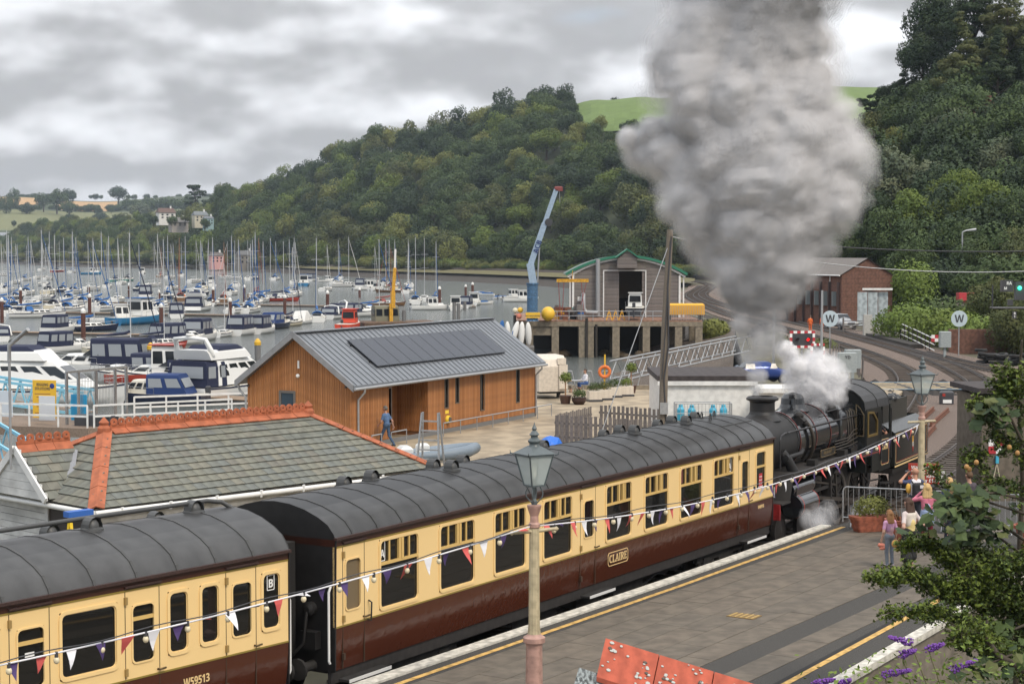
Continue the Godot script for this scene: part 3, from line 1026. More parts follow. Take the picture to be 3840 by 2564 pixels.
func slate_face(root:Node3D,a:Vector3,b:Vector3,c:Vector3,d:Vector3,course:float,wide:float,budget:int)->int:
	var up=(d+c-a-b)*0.5
	var ex=(b-a).normalized()
	var ey=(up-ex*up.dot(ex)).normalized()
	var n=ex.cross(ey).normalized()
	if n.y<0:n=-n
	var H:float=(d-a).dot(ey)
	var rows=int(ceil(H/course))
	var tones=[[0.158,0.162,0.135],[0.146,0.153,0.132],[0.17,0.17,0.135],[0.152,0.146,0.12],[0.142,0.152,0.138],[0.182,0.175,0.138]]
	var rest=MB.new()
	var used=0
	for r in rows:
		var f0=r*course/H
		var f1=minf((r+1.0)*course/H,1.0)
		var l=lerpf(0.0,(d-a).dot(ex),(f0+f1)/2)
		var w=lerpf((b-a).dot(ex),(c-a).dot(ex),(f0+f1)/2)
		var x=l-(wide*0.5 if r%2 else 0.0)
		while x<w:
			var x0=maxf(x+0.003,l)
			var x1=minf(x+wide-0.003,w)
			if x1-x0>0.03:
				var h=H*(f1-f0)+0.05
				var tilt=0.028+rng.randf()*0.006
				var o=a+ex*((x0+x1)/2)+ey*(f0*H+h/2)+n*(0.024+rng.randf()*0.004)
				var ny=(ey*h-n*tilt).normalized()
				var bs=Basis(ex,ex.cross(ny)*-1.0,ny).rotated(n,rng.randf_range(-0.008,0.008))
				var t:int=rng.randi()%6 if rng.randf()<0.6 else r%3
				if used<budget:
					var k="slate%d/%d"%[int((x1-x0)*50),int(h*50)]
					if not crowns.has(k):
						var q=MB.new()
						q.box(Vector3.ZERO,Vector3(x1-x0,0.013,h))
						crowns[k]=q.mesh()
					put("slate",crowns[k],mat("slate %d"%t,tones[t][0],tones[t][1],tones[t][2],0.75,"mottle",1.1),root,o,bs)
					used+=1
				else:
					rest.col=Color(tones[t][0],tones[t][1],tones[t][2])
					rest.box(o,Vector3(x1-x0,0.013,h),bs)
			x+=wide
	if rest.v.size():
		var m=mat("slates",1,1,1,0.75,"mottle",1.1)
		m.vertex_color_use_as_albedo=true
		tag(part("slate_rows",rest,m,root),"","","","stuff")
	return used
func terracotta()->StandardMaterial3D:
	return mat("terracotta",0.42,0.125,0.055,0.8,"mottle",0.9,0.6)
func ridge_tiles(root:Node3D,p:Vector3,q:Vector3,sides:Array,crest:bool,each:=0.42,wing:=0.2):
	var L=p.distance_to(q)
	var n=maxi(1,int(round(L/each)))
	var d=(q-p)/n
	var z=d.normalized()
	for i in n:
		var b=MB.new()
		var o=p+d*i+Vector3.UP*(0.085+0.006*(i%2))
		var e=o+d*0.975
		for s:Array in sides:
			var f:Vector3=z.cross(s[0]).normalized()*wing
			if f.dot(s[1])<0:f=-f
			var th:Vector3=s[0].normalized()*0.03
			b.quad(o,e,e+f,o+f,th)
			b.quad(o-th,e-th,e+f-th,o+f-th,-th)
			b.quad(o+f,e+f,e+f-th,o+f-th,f)
			b.quad(o,o+f,o+f-th,o-th,-z)
			b.quad(e,e+f,e+f-th,e-th,z)
		if crest:
			for k in 2:
				var c=o+d*(0.26+0.5*k)+Vector3.UP*0.115
				var y=Vector3.UP
				var out=PackedVector2Array()
				var hole=PackedVector2Array()
				for j in 12:
					var a=TAU*j/12
					out.append(Vector2(cos(a)*0.092,maxf(sin(a)*0.1,-0.11)))
					hole.append(Vector2(cos(a)*0.026,sin(a)*0.026+0.01))
				var side=z.cross(y).normalized()
				b.frame(out,hole,0.04,Transform3D(Basis((d.normalized()-y*d.normalized().y).normalized(),y,side),c-side*0.02))
			b.bar(o+Vector3.UP*0.03,e+Vector3.UP*0.03,0.04,0.07)
		part("ridge_tile",b,terracotta(),root)
func pipe(b:MB,pts:Array,r:float):
	b.tube(pts,r,8)
func build_station():
	var hd=deg_to_rad(43.7)
	var e=Vector3(sin(hd),0,-cos(hd))
	var n=Vector3(-cos(hd),0,-sin(hd))
	var st=base("station_building","white boarded station building under a hipped grey slate roof with orange crested ridge","building")
	var A=Vector3(-9.22,4.5,-39.4)
	var B=A+e*5.95
	var run=1.94
	var hw=2.62
	var ey=3.2
	var E1=A-e*run-n*hw; E1.y=ey
	var E2=B+e*run-n*hw; E2.y=ey
	var E3=B+e*run+n*hw; E3.y=ey
	var E4=A-e*run+n*hw; E4.y=ey
	var b=MB.new()
	b.quad(E1,E2,B,A,-n+Vector3.UP)
	b.quad(E3,E4,A,B,n+Vector3.UP)
	b.flat(E1,E4,A,-e+Vector3.UP)
	b.flat(E2,E3,B,e+Vector3.UP)
	b.quad(E1,E2,E3,E4,Vector3.DOWN)
	var rf=part("roof",b,mat("roof felt",0.06,0.06,0.055,0.9),st)
	var used=slate_face(rf,E1,E2,B,A,0.262,0.262,245)
	used+=slate_face(rf,E4,E1,A+(E1-A)*0.001,A,0.262,0.262,55)
	slate_face(rf,E2,E3,B,B+(E3-B)*0.001,0.262,0.262,0)
	var nf=(E2-E1).cross(A-E1).normalized()
	if nf.y<0:nf=-nf
	var nb=Vector3(-nf.x,nf.y,-nf.z)
	var nl=(E4-E1).cross(A-E1).normalized()
	if nl.y<0:nl=-nl
	var nr=Vector3(-nl.x,nl.y,-nl.z)
	ridge_tiles(rf,A+e*0.15,B-e*0.1,[[nf,-n],[nb,n]],true,0.4,0.24)
	ridge_tiles(rf,A,E1,[[nf,e],[nl,n]],false,0.42,0.19)
	ridge_tiles(rf,A,E4,[[nb,e],[nl,-n]],false,0.5,0.19)
	ridge_tiles(rf,B,E2,[[nf,-e],[nr,n]],false,0.5,0.19)
	for q:Vector3 in[A,B]:
		b=MB.new()
		b.lathe(q+Vector3.UP*0.02,[[0.16,-0.06],[0.15,0.08],[0.1,0.14],[0.12,0.2],[0.05,0.28],[0.0,0.33]],10)
		part("finial",b,terracotta(),rf)
	b=MB.new()
	b.tube([E1-n*0.06-e*0.05-Vector3.UP*0.06,E2-n*0.06-Vector3.UP*0.1],0.06,8)
	b.tube([E1-n*0.06-e*0.05-Vector3.UP*0.06,E4-e*0.06-Vector3.UP*0.08],0.06,8)
	part("gutter",b,mat("white gloss",0.72,0.72,0.70,0.4,"soft",3.0),st)
	b=MB.new()
	for i in 8:
		var p=E1.lerp(E2,(i+0.5)/8)-n*0.06-Vector3.UP*0.07
		b.box(p,Vector3(0.05,0.15,0.15))
	part("gutter_bracket",b,mats["white gloss"],st)
	var W=[E1+n*0.3+e*0.3,E2+n*0.3-e*0.3,E3-n*0.3-e*0.3,E4-n*0.3+e*0.3]
	var white=mat("white boards",0.66,0.66,0.64,0.6,"mottle",2.0)
	for k in 4:
		var p:Vector3=W[k]
		var q:Vector3=W[(k+1)%4]
		var out=(q-p).normalized().cross(Vector3.UP)
		b=MB.new()
		b.quad(Vector3(p.x,-0.3,p.z),Vector3(q.x,-0.3,q.z),Vector3(q.x,ey-0.01,q.z),Vector3(p.x,ey-0.01,p.z),out)
		part("wall",b,white,st)
		if k==3 or k==0:
			for i in 14:
				var y=ey-0.1-i*0.16
				b=MB.new()
				b.bar(Vector3(p.x,y,p.z)+out*0.02,Vector3(q.x,y,q.z)+out*0.02,0.03,0.15)
				part("weatherboard",b,white,st)
	var lf=W[3]as Vector3
	var rt=W[0]as Vector3
	var dx=(rt-lf).normalized()
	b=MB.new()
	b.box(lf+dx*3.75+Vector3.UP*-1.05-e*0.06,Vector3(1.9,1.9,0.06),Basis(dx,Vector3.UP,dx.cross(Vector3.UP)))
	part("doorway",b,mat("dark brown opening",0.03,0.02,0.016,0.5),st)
	b=MB.new()
	b.box(lf+dx*2.75+Vector3.UP*-1.0-e*0.09,Vector3(0.12,2.0,0.08),Basis(dx,Vector3.UP,dx.cross(Vector3.UP)))
	part("door_post",b,white,st)
	var gf=lf+dx*2.05-e*0.42
	var ap=Vector3(gf.x,4.28,gf.z)
	var gl=Vector3(gf.x,ey+0.05,gf.z)-dx*1.25
	var gr=Vector3(gf.x,ey+0.05,gf.z)+dx*1.25
	var back=ap+e*1.35
	b=MB.new()
	b.quad(gr,ap,back,gr+e*1.5,dx+Vector3.UP)
	b.quad(gl,ap,back,gl+e*1.5,-dx+Vector3.UP)
	var gab=part("gablet",b,mats["roof felt"],st)
	slate_face(gab,gr+e*0.02,gr+e*1.5,back,ap+e*0.02,0.262,0.3,0)
	ridge_tiles(gab,ap,back,[[dx+Vector3.UP,dx],[Vector3.UP-dx,-dx]],true,0.45,0.24)
	for i in 6:
		var f=i/6.0
		b=MB.new()
		var p=gl.lerp(ap,f)-e*0.02
		var q=gr.lerp(ap,f)-e*0.02
		b.bar(p+Vector3.UP*0.08,q+Vector3.UP*0.08,0.03,0.165)
		part("gable_board",b,white,gab)
	for s in[gl,gr]:
		b=MB.new()
		b.bar(s-e*0.06,ap-e*0.06,0.05,0.16)
		part("bargeboard",b,mats["white gloss"],gab)
	b=MB.new()
	b.quad(gr+e*0.35+Vector3.UP*0.09-dx*0.1,gr+e*0.5+Vector3.UP*0.09+dx*0.12,back-Vector3.UP*0.12+dx*0.3,back-Vector3.UP*0.1+dx*0.1,Vector3.UP)
	part("lead_valley",b,mat("lead",0.32,0.33,0.35,0.5,"fine",0.5,1.0),gab)
	b=MB.new()
	b.tube([ap-e*0.14-Vector3.UP*0.45,ap-e*0.14+Vector3.UP*1.9],0.03,8)
	b.tube([ap-e*0.14+Vector3.UP*1.9,ap-e*0.14+Vector3.UP*2.25,ap-e*0.0+Vector3.UP*2.45+dx*0.2,ap+Vector3.UP*2.62+dx*0.55],0.045,8)
	thing("pole_lamp",b,mat("galvanised",0.36,0.37,0.38,0.45,"soft",1.0,0.0,0.4),"bent top grey lamp pole fixed to the gablet of the station building","pole lamp")
	var sl=base("stepladder","yellow stepladder with a blue top beside the station eaves corner","stepladder",E1-n*0.7-e*0.85)
	sl.position.y=0.95
	sl.scale.y=1.14
	b=MB.new()
	for sx:float in[-0.2,0.2]:
		b=MB.new()
		b.bar(e*sx*1.3+n*0.25,e*sx+Vector3.UP*2.02,0.07,0.05)
		b.bar(e*sx*1.3-n*0.45,e*sx*0.95+Vector3.UP*2.0,0.06,0.04)
		part("stile",b,mat("yellow fibreglass",0.75,0.52,0.02,0.5),sl)
	for i in 6:
		b=MB.new()
		b.bar(-e*0.22+n*(0.25-0.04*i)+Vector3.UP*(0.3+0.29*i),e*0.22+n*(0.25-0.04*i)+Vector3.UP*(0.3+0.29*i),0.08,0.03)
		part("tread",b,mats["galvanised"],sl)
	b=MB.new()
	b.box(Vector3(0,2.07,0),Vector3(0.58,0.1,0.2),Basis(e,Vector3.UP,-n))
	part("top_cap",b,mat("blue plastic",0.03,0.12,0.42,0.5),sl)
func build_marina_hall():
	var hd=deg_to_rad(27.6)
	var f=Vector3(sin(hd),0,-cos(hd))
	var l=Vector3(-cos(hd),0,-sin(hd))
	var C=Vector3(-6.9,0,-75.2)
	var L=17.5
	var W=5.5
	var eh=2.9
	var rh=4.86
	var hall=base("marina_hall","long timber clad gabled building with a grey seamed metal roof and solar panels","building")
	var woods=[]
	for i in 5:
		woods.append(mat("cedar %d"%i,[0.43,0.47,0.39,0.50,0.44][i],[0.175,0.195,0.155,0.215,0.185][i],[0.055,0.062,0.045,0.075,0.062][i],0.65,"streak",0.9))
		woods[i].uv1_scale=Vector3(1.6,0.25,1.6)
	var b=MB.new()
	var out=f.cross(Vector3.UP)*-1.0
	var P=[[0.02,0.06],[L-0.02,0.06],[L-0.02,W-0.06],[0.02,W-0.06]]
	for k in 4:
		if k==0:
			for seg in[[0.02,2.95],[6.45,L-0.02]]:
				b.quad(C+f*seg[0]+l*0.06,C+f*seg[1]+l*0.06,C+f*seg[1]+l*0.06+Vector3.UP*eh,C+f*seg[0]+l*0.06+Vector3.UP*eh,-l)
			b.quad(C+f*2.95+l*0.06,C+f*2.95+l*1.7,C+f*2.95+l*1.7+Vector3.UP*eh,C+f*2.95+l*0.06+Vector3.UP*eh,f)
			b.quad(C+f*2.95+l*1.7,C+f*6.45+l*1.7,C+f*6.45+l*1.7+Vector3.UP*eh,C+f*2.95+l*1.7+Vector3.UP*eh,-l)
			b.quad(C+f*6.45+l*1.7,C+f*6.45+l*0.06,C+f*6.45+l*0.06+Vector3.UP*eh,C+f*6.45+l*1.7+Vector3.UP*eh,-f)
			continue
		var p:Array=P[k]
		var q:Array=P[(k+1)%4]
		b.quad(C+f*p[0]+l*p[1],C+f*q[0]+l*q[1],C+f*q[0]+l*q[1]+Vector3.UP*eh,C+f*p[0]+l*p[1]+Vector3.UP*eh,(f*(p[0]+q[0]-L)+l*(p[1]+q[1]-W)))
	for x:float in[0.02,L-0.02]:
		b.flat(C+f*x+Vector3.UP*eh,C+f*x+l*W+Vector3.UP*eh,C+f*x+l*W*0.5+Vector3.UP*rh,f*(x-1))
	part("wall",b,mat("wall lining",0.2,0.09,0.04,0.8),hall)
	var n=44
	for i in n:
		var z=(i+0.5)*W/n
		var top=eh+(rh-eh)*(1.0-absf(z/(W/2)-1.0))-0.02
		var bw=W/n-0.018
		var segs=[[0.18,top]]
		if z>2.95 and z<3.75:
			segs=[[0.18,1.55],[2.42,top]]
		for s in segs:
			var q=MB.new()
			q.box(Vector3.ZERO,Vector3(0.03,s[1]-s[0],bw))
			put("board",q.mesh(),woods[(i*7+i/3)%5],hall,C+f*-0.01+l*z+Vector3.UP*((s[0]+s[1])/2),Basis(f,Vector3.UP,l*-1.0))
	var slits=[[8.0,8.36,1.15,2.62],[9.05,9.4,1.3,2.62],[11.55,11.95,0.75,2.62],[15.3,15.7,0.85,2.62]]
	n=128
	var long_boards=0
	for i in n:
		var x=(i+0.5)*L/n
		if x>2.95 and x<6.45:
			continue
		var segs=[[0.2,eh]]
		for s in slits:
			if x>s[0]and x<s[1]:
				segs=[[0.2,s[2]],[s[3],eh]]
		for s in segs:
			var q=MB.new()
			q.box(Vector3.ZERO,Vector3(L/n-0.018,s[1]-s[0],0.03))
			put("board",q.mesh(),woods[(i*3+i/5)%5],hall,C+f*x-l*0.0+Vector3.UP*((s[0]+s[1])/2),Basis(f,Vector3.UP,-l))
	for i in 26:
		var q=MB.new()
		q.box(Vector3.ZERO,Vector3(0.118,eh-0.2,0.03))
		put("board",q.mesh(),woods[(i*3)%5],hall,C+f*(3.02+i*0.135)+l*1.66+Vector3.UP*1.55,Basis(f,Vector3.UP,-l))
	for i in 12:
		var q=MB.new()
		q.box(Vector3.ZERO,Vector3(0.03,eh-0.2,0.118))
		put("board",q.mesh(),woods[(i*2)%5],hall,C+f*6.43+l*(0.1+i*0.135)+Vector3.UP*1.55,Basis(f,Vector3.UP,-l))
	b=MB.new()
	b.bar(C+Vector3.UP*0.09-l*0.005,C+f*L+Vector3.UP*0.09-l*0.005,0.1,0.2)
	b.bar(C+Vector3.UP*0.09,C+l*W+Vector3.UP*0.09,0.1,0.2)
	part("plinth",b,mat("grey plinth",0.16,0.16,0.16,0.8),hall)
	var glass=mat("dark glass",0.012,0.014,0.016,0.06)
	for s in slits:
		var w=MB.new()
		var c=C+f*((s[0]+s[1])/2)+Vector3.UP*((s[2]+s[3])/2)
		var hx:float=(s[1]-s[0])/2+0.02
		var hy:float=(s[3]-s[2])/2
		w.frame(PackedVector2Array([Vector2(-hx,-hy),Vector2(hx,-hy),Vector2(hx,hy),Vector2(-hx,hy)]),PackedVector2Array([Vector2(-hx+0.05,-hy+0.05),Vector2(hx-0.05,-hy+0.05),Vector2(hx-0.05,hy-0.05),Vector2(-hx+0.05,hy-0.05)]),0.06,Transform3D(Basis(f,Vector3.UP,-l),c-l*-0.03))
		var wn=part("window",w,mat("bronze frame",0.1,0.075,0.055,0.4),hall)
		w=MB.new()
		w.box(c+l*0.045,Vector3(hx*2-0.08,hy*2-0.08,0.01),Basis(f,Vector3.UP,-l))
		part("pane",w,glass,wn)
	var gw=C+l*3.35+Vector3.UP*1.98
	var w=MB.new()
	w.frame(PackedVector2Array([Vector2(-0.44,-0.47),Vector2(0.44,-0.47),Vector2(0.44,0.47),Vector2(-0.44,0.47)]),PackedVector2Array([Vector2(-0.33,-0.36),Vector2(0.33,-0.36),Vector2(0.33,0.36),Vector2(-0.33,0.36)]),0.1,Transform3D(Basis(l,Vector3.UP,-f),gw+f*0.05))
	var wn=part("window",w,mat("grey window frame",0.12,0.11,0.1,0.4),hall)
	w=MB.new()
	w.box(gw-f*0.004,Vector3(0.68,0.74,0.01),Basis(l,Vector3.UP,-f))
	part("pane",w,mat("window glass",0.03,0.05,0.07,0.04),wn)
	w=MB.new()
	w.box(C+f*5.3+l*1.6+Vector3.UP*1.42,Vector3(0.95,1.62,0.06),Basis(f,Vector3.UP,-l))
	part("door_window",w,mat("black glass",0.006,0.006,0.007,0.1),hall)
	w=MB.new()
	w.frame(PackedVector2Array([Vector2(-0.53,-0.86),Vector2(0.53,-0.86),Vector2(0.53,0.86),Vector2(-0.53,0.86)]),PackedVector2Array([Vector2(-0.47,-0.8),Vector2(0.47,-0.8),Vector2(0.47,0.8),Vector2(-0.47,0.8)]),0.03,Transform3D(Basis(f,Vector3.UP,-l),C+f*5.3+l*1.58+Vector3.UP*1.42))
	part("window_trim",w,mat("pale trim",0.45,0.38,0.34,0.5),hall)
	var zinc=mat("zinc roof",0.20,0.215,0.235,0.42,"soft",2.5,0.0,0.35)
	var oh=0.36
	var x0=-0.45
	var x1=L+0.5
	var sl=(rh-eh)/(W/2)
	var e0=eh-sl*oh
	b=MB.new()
	for s:float in[-1.0,1.0]:
		var zo=-oh if s<0 else W+oh
		var p:Array=[]
		for dy:float in[0.0,0.16]:
			p.append(C+f*x0+l*zo+Vector3.UP*(e0+dy))
			p.append(C+f*x1+l*zo+Vector3.UP*(e0+dy))
			p.append(C+f*x1+l*W/2+Vector3.UP*(rh+dy))
			p.append(C+f*x0+l*W/2+Vector3.UP*(rh+dy))
		b.quad(p[4],p[5],p[6],p[7],l*s+Vector3.UP*2)
		b.quad(p[0],p[1],p[2],p[3],-l*s-Vector3.UP*2)
		b.quad(p[0],p[1],p[5],p[4],l*s)
		b.quad(p[1],p[2],p[6],p[5],f)
	var roof=part("roof",b,zinc,hall)
	for i in 42:
		var x=x0+0.3+i*0.43
		b=MB.new()
		b.bar(C+f*x-l*oh+Vector3.UP*(e0+0.175),C+f*x+l*(W/2-0.02)+Vector3.UP*(rh+0.16),0.022,0.04)
		part("seam",b,mat("zinc seam",0.15,0.16,0.18,0.4,"",1,0,0.35),roof)
	b=MB.new()
	b.bar(C+f*x0+l*W/2+Vector3.UP*(rh+0.18),C+f*x1+l*W/2+Vector3.UP*(rh+0.18),0.34,0.05)
	part("ridge_cap",b,zinc,roof)
	for s:float in[-1.0,1.0]:
		var zo=-oh-0.02 if s<0 else W+oh+0.02
		for k in 3:
			b=MB.new()
			var g0=k/3.0+0.002
			var g1=(k+1)/3.0-0.002
			var p0=C+f*(x0-0.03)+l*lerpf(zo,W/2,g0)+Vector3.UP*lerpf(e0-0.1,rh-0.07,g0)
			var p1=C+f*(x0-0.03)+l*lerpf(zo,W/2,g1)+Vector3.UP*lerpf(e0-0.1,rh-0.07,g1)
			b.quad(p0,p1,p1+Vector3.UP*0.3,p0+Vector3.UP*0.3,-f)
			b.quad(p0+f*0.05,p1+f*0.05,p1+f*0.05+Vector3.UP*0.3,p0+f*0.05+Vector3.UP*0.3,f)
			b.quad(p0,p1,p1+f*0.05,p0+f*0.05,Vector3.DOWN)
			b.quad(p0+Vector3.UP*0.3,p1+Vector3.UP*0.3,p1+Vector3(0,0.3,0)+f*0.05,p0+Vector3(0,0.3,0)+f*0.05,Vector3.UP)
			part("verge_board",b,mat("grey verge",0.235,0.24,0.25,0.5,"soft",2.0),roof)
	var sn=(l*-sl+Vector3.UP).normalized()
	var su=(l+Vector3.UP*sl).normalized()
	for i in 12:
		b=MB.new()
		var c=C+f*(3.2+i*1.02)+l*(W/2-1.52)+Vector3.UP*(rh+0.16-sl*1.52)+sn*0.09
		b.box(c,Vector3(1.0,0.04,1.95),Basis(f,sn,f.cross(sn)))
		var sp=part("solar_panel",b,mat("solar frame",0.02,0.022,0.027,0.3),roof)
		b=MB.new()
		b.box(c+sn*0.021,Vector3(0.96,0.004,1.9),Basis(f,sn,f.cross(sn)))
		part("cells",b,mat("solar cells",0.028,0.036,0.055,0.22,"fine",0.4),sp)
	b=MB.new()
	for k in 2:
		b.bar(C+f*2.6+l*(W/2-1.0-k*1.0)+Vector3.UP*(rh+0.2-sl*(1.0+k)),C+f*15.0+l*(W/2-1.0-k*1.0)+Vector3.UP*(rh+0.2-sl*(1.0+k)),0.05,0.05)
	part("panel_rail",b,mat("black metal",0.015,0.015,0.016,0.4,"",1,0,0.3),roof)
	var galv:StandardMaterial3D=mats["galvanised"]
	b=MB.new()
	b.tube([C+f*x0-l*(oh+0.08)+Vector3.UP*(e0+0.02),C+f*x1-l*(oh+0.08)+Vector3.UP*(e0+0.02)],0.065,8)
	part("gutter",b,galv,hall)
	for q in[[0.35,-0.06],[L-0.1,-0.06]]:
		b=MB.new()
		pipe(b,[C+f*q[0]-l*(oh+0.08)+Vector3.UP*e0,C+f*q[0]-l*(oh+0.08)+Vector3.UP*(e0-0.15),C+f*q[0]-l*0.1+Vector3.UP*(e0-0.5),C+f*q[0]-l*0.1+Vector3.UP*0.1],0.05)
		part("downpipe",b,galv,hall)
	b=MB.new()
	pipe(b,[C-f*0.15+l*(W+oh+0.05)+Vector3.UP*e0,C-f*0.1+l*(W+oh)+Vector3.UP*(e0-0.25),C-f*0.08+l*(W+0.05)+Vector3.UP*(e0-0.55),C-f*0.08+l*(W+0.05)+Vector3.UP*0.0],0.055)
	part("downpipe",b,galv,hall)
	b=MB.new()
	b.box(C-f*0.06+l*2.72+Vector3.UP*3.62,Vector3(0.06,0.34,0.08),Basis(f,Vector3.UP,l))
	part("lamp",b,mat("white plastic",0.75,0.75,0.73,0.4),hall)
	b=MB.new()
	b.ball(C-f*0.08+l*2.75+Vector3.UP*3.12,Vector3(0.09,0.09,0.09))
	part("dome_camera",b,mats["white plastic"],hall)
	b=MB.new()
	b.ball(C-f*0.12+l*0.22+Vector3.UP*2.72,Vector3(0.06,0.06,0.08))
	b.ball(C-f*0.12+l*(W-0.1)+Vector3.UP*2.6,Vector3(0.06,0.06,0.08))
	part("camera",b,mat("dark plastic",0.05,0.05,0.055,0.4),hall)
	b=MB.new()
	b.lathe(C+f*8.25-l*0.02+Vector3.UP*0.62,[[0.0,0.16],[0.16,0.14],[0.2,0.06],[0.2,0.0]],16,Basis(f,-l,f.cross(-l)))
	part("rescue_case",b,mat("yellow case",0.75,0.50,0.03,0.4),hall)
	b=MB.new()
	b.lathe(C+f*8.25-l*0.03+Vector3.UP*0.62,[[0.0,0.185],[0.12,0.17],[0.14,0.12]],16,Basis(f,-l,f.cross(-l)))
	part("case_window",b,mat("clear plastic dark",0.1,0.08,0.06,0.2),hall)
	b=MB.new()
	b.box(C+f*8.2-l*0.03+Vector3.UP*0.98,Vector3(0.34,0.16,0.01),Basis(f,Vector3.UP,-l))
	part("notice",b,mat("yellow sign",0.8,0.55,0.05,0.5),hall)
	for seg in[[6.6,17.9],[0.4,1.2],[2.0,3.3]]:
		var r=base("handrail","%s galvanised tube handrail along the timber building"%("long" if seg[0]>6 else("short far" if seg[0]>1 else "short corner")),"handrail",Vector3.ZERO,0,"handrails of the timber building")
		b=MB.new()
		b.tube([C+f*seg[0]-l*0.75+Vector3.UP*0.62,C+f*seg[1]-l*0.75+Vector3.UP*0.62],0.03,8)
		part("rail",b,galv,r)
		var k=maxi(2,int((seg[1]-seg[0])/1.6)+1)
		for i in k:
			b=MB.new()
			var x=lerpf(seg[0],seg[1],i/(k-1.0))
			b.tube([C+f*x-l*0.75,C+f*x-l*0.75+Vector3.UP*0.62],0.025,6)
			part("post",b,galv,r)
func round_rect(hx:float,hy:float,r:float,k:=4)->PackedVector2Array:
	var p=PackedVector2Array()
	for q in[[hx-r,hy-r,0.0],[-hx+r,hy-r,PI/2],[-hx+r,-hy+r,PI],[hx-r,-hy+r,PI*1.5]]:
		for i in k:
			var a:float=q[2]+i*PI/2/(k-1.0)
			p.append(Vector2(q[0]+cos(a)*r,q[1]+sin(a)*r))
	return p
func lettering(called:String,text:String,size:float,m:Material,parent:Node,t:Transform3D,serif:=false,depth:=0.006)->MeshInstance3D:
	var f=SystemFont.new()
	f.font_names=PackedStringArray(["Droid Serif" if serif else "Droid Sans"])
	f.font_weight=700
	var tm=TextMesh.new()
	tm.text=text
	tm.font=f
	tm.font_size=64
	tm.pixel_size=size/64.0
	tm.depth=depth
	tm.curve_step=1.0
	var o=put(called,tm,m,parent)
	o.transform=t
	return o
func roof_profile(half:float,eave:float,crown_:float,off:=0.0)->PackedVector3Array:
	var p=PackedVector3Array()
	for q in[[1.0,0.0],[0.965,0.16],[0.87,0.42],[0.72,0.62],[0.5,0.82],[0.25,0.955],[0.0,1.0],[-0.25,0.955],[-0.5,0.82],[-0.72,0.62],[-0.87,0.42],[-0.965,0.16],[-1.0,0.0]]:
		p.append(Vector3(0,lerpf(eave,crown_,q[1])+off,q[0]*(half+off)))
	return p
func coach_side(root:Node3D,L:float,holes:Array,y0:float,y1:float,z:float,m:Material,called:String):
	var b=MB.new()
	var xs=[0.0,L]
	for h in holes:
		xs.append(h[0]); xs.append(h[1])
	xs.sort()
	for i in xs.size()-1:
		if xs[i+1]-xs[i]<0.001:
			continue
		var mid:float=(xs[i]+xs[i+1])/2
		var spans=[[y0,y1]]
		for h in holes:
			if mid>h[0]and mid<h[1]:
				spans=[[y0,h[2]],[h[3],y1]]
		for s in spans:
			b.box(Vector3(mid,(s[0]+s[1])/2,z-0.02),Vector3(xs[i+1]-xs[i],s[1]-s[0],0.04))
	part(called,b,m,root)
func wheelset(root:Node3D,x:float,r:float,m:Material):
	for s:float in[-0.75,0.75]:
		var b=MB.new()
		b.lathe(Vector3(x,r,s),[[r*0.16,-0.09],[r*0.2,-0.075],[r*0.85,-0.045],[r,-0.06],[r,0.06],[r*0.85,0.045],[r*0.2,0.075],[0.0,0.09]],20,Basis(Vector3.RIGHT,Vector3(0,0,1),Vector3(0,-1,0)))
		part("wheel",b,m,root)
func bogie(root:Node3D,x:float):
	var o=Node3D.new()
	o.name="bogie"
	root.add_child(o,true)
	o.position.x=x
	var blk:StandardMaterial3D=mat("underframe black",0.02,0.018,0.016,0.8,"mottle",0.8)
	wheelset(o,-1.25,0.46,blk)
	wheelset(o,1.25,0.46,blk)
	for s:float in[-1.08,1.08]:
		var b=MB.new()
		b.bar(Vector3(-1.75,0.62,s),Vector3(1.75,0.62,s),0.12,0.18)
		b.box(Vector3(0,0.42,s),Vector3(0.9,0.24,0.14))
		for k:float in[-1.25,1.25]:
			b.box(Vector3(k,0.46,s),Vector3(0.34,0.34,0.2))
			for j:float in[-0.3,0.3]:
				b.tube([Vector3(k+j,0.3,s),Vector3(k+j,0.6,s)],0.07,6)
		part("bogie_frame",b,blk,o)
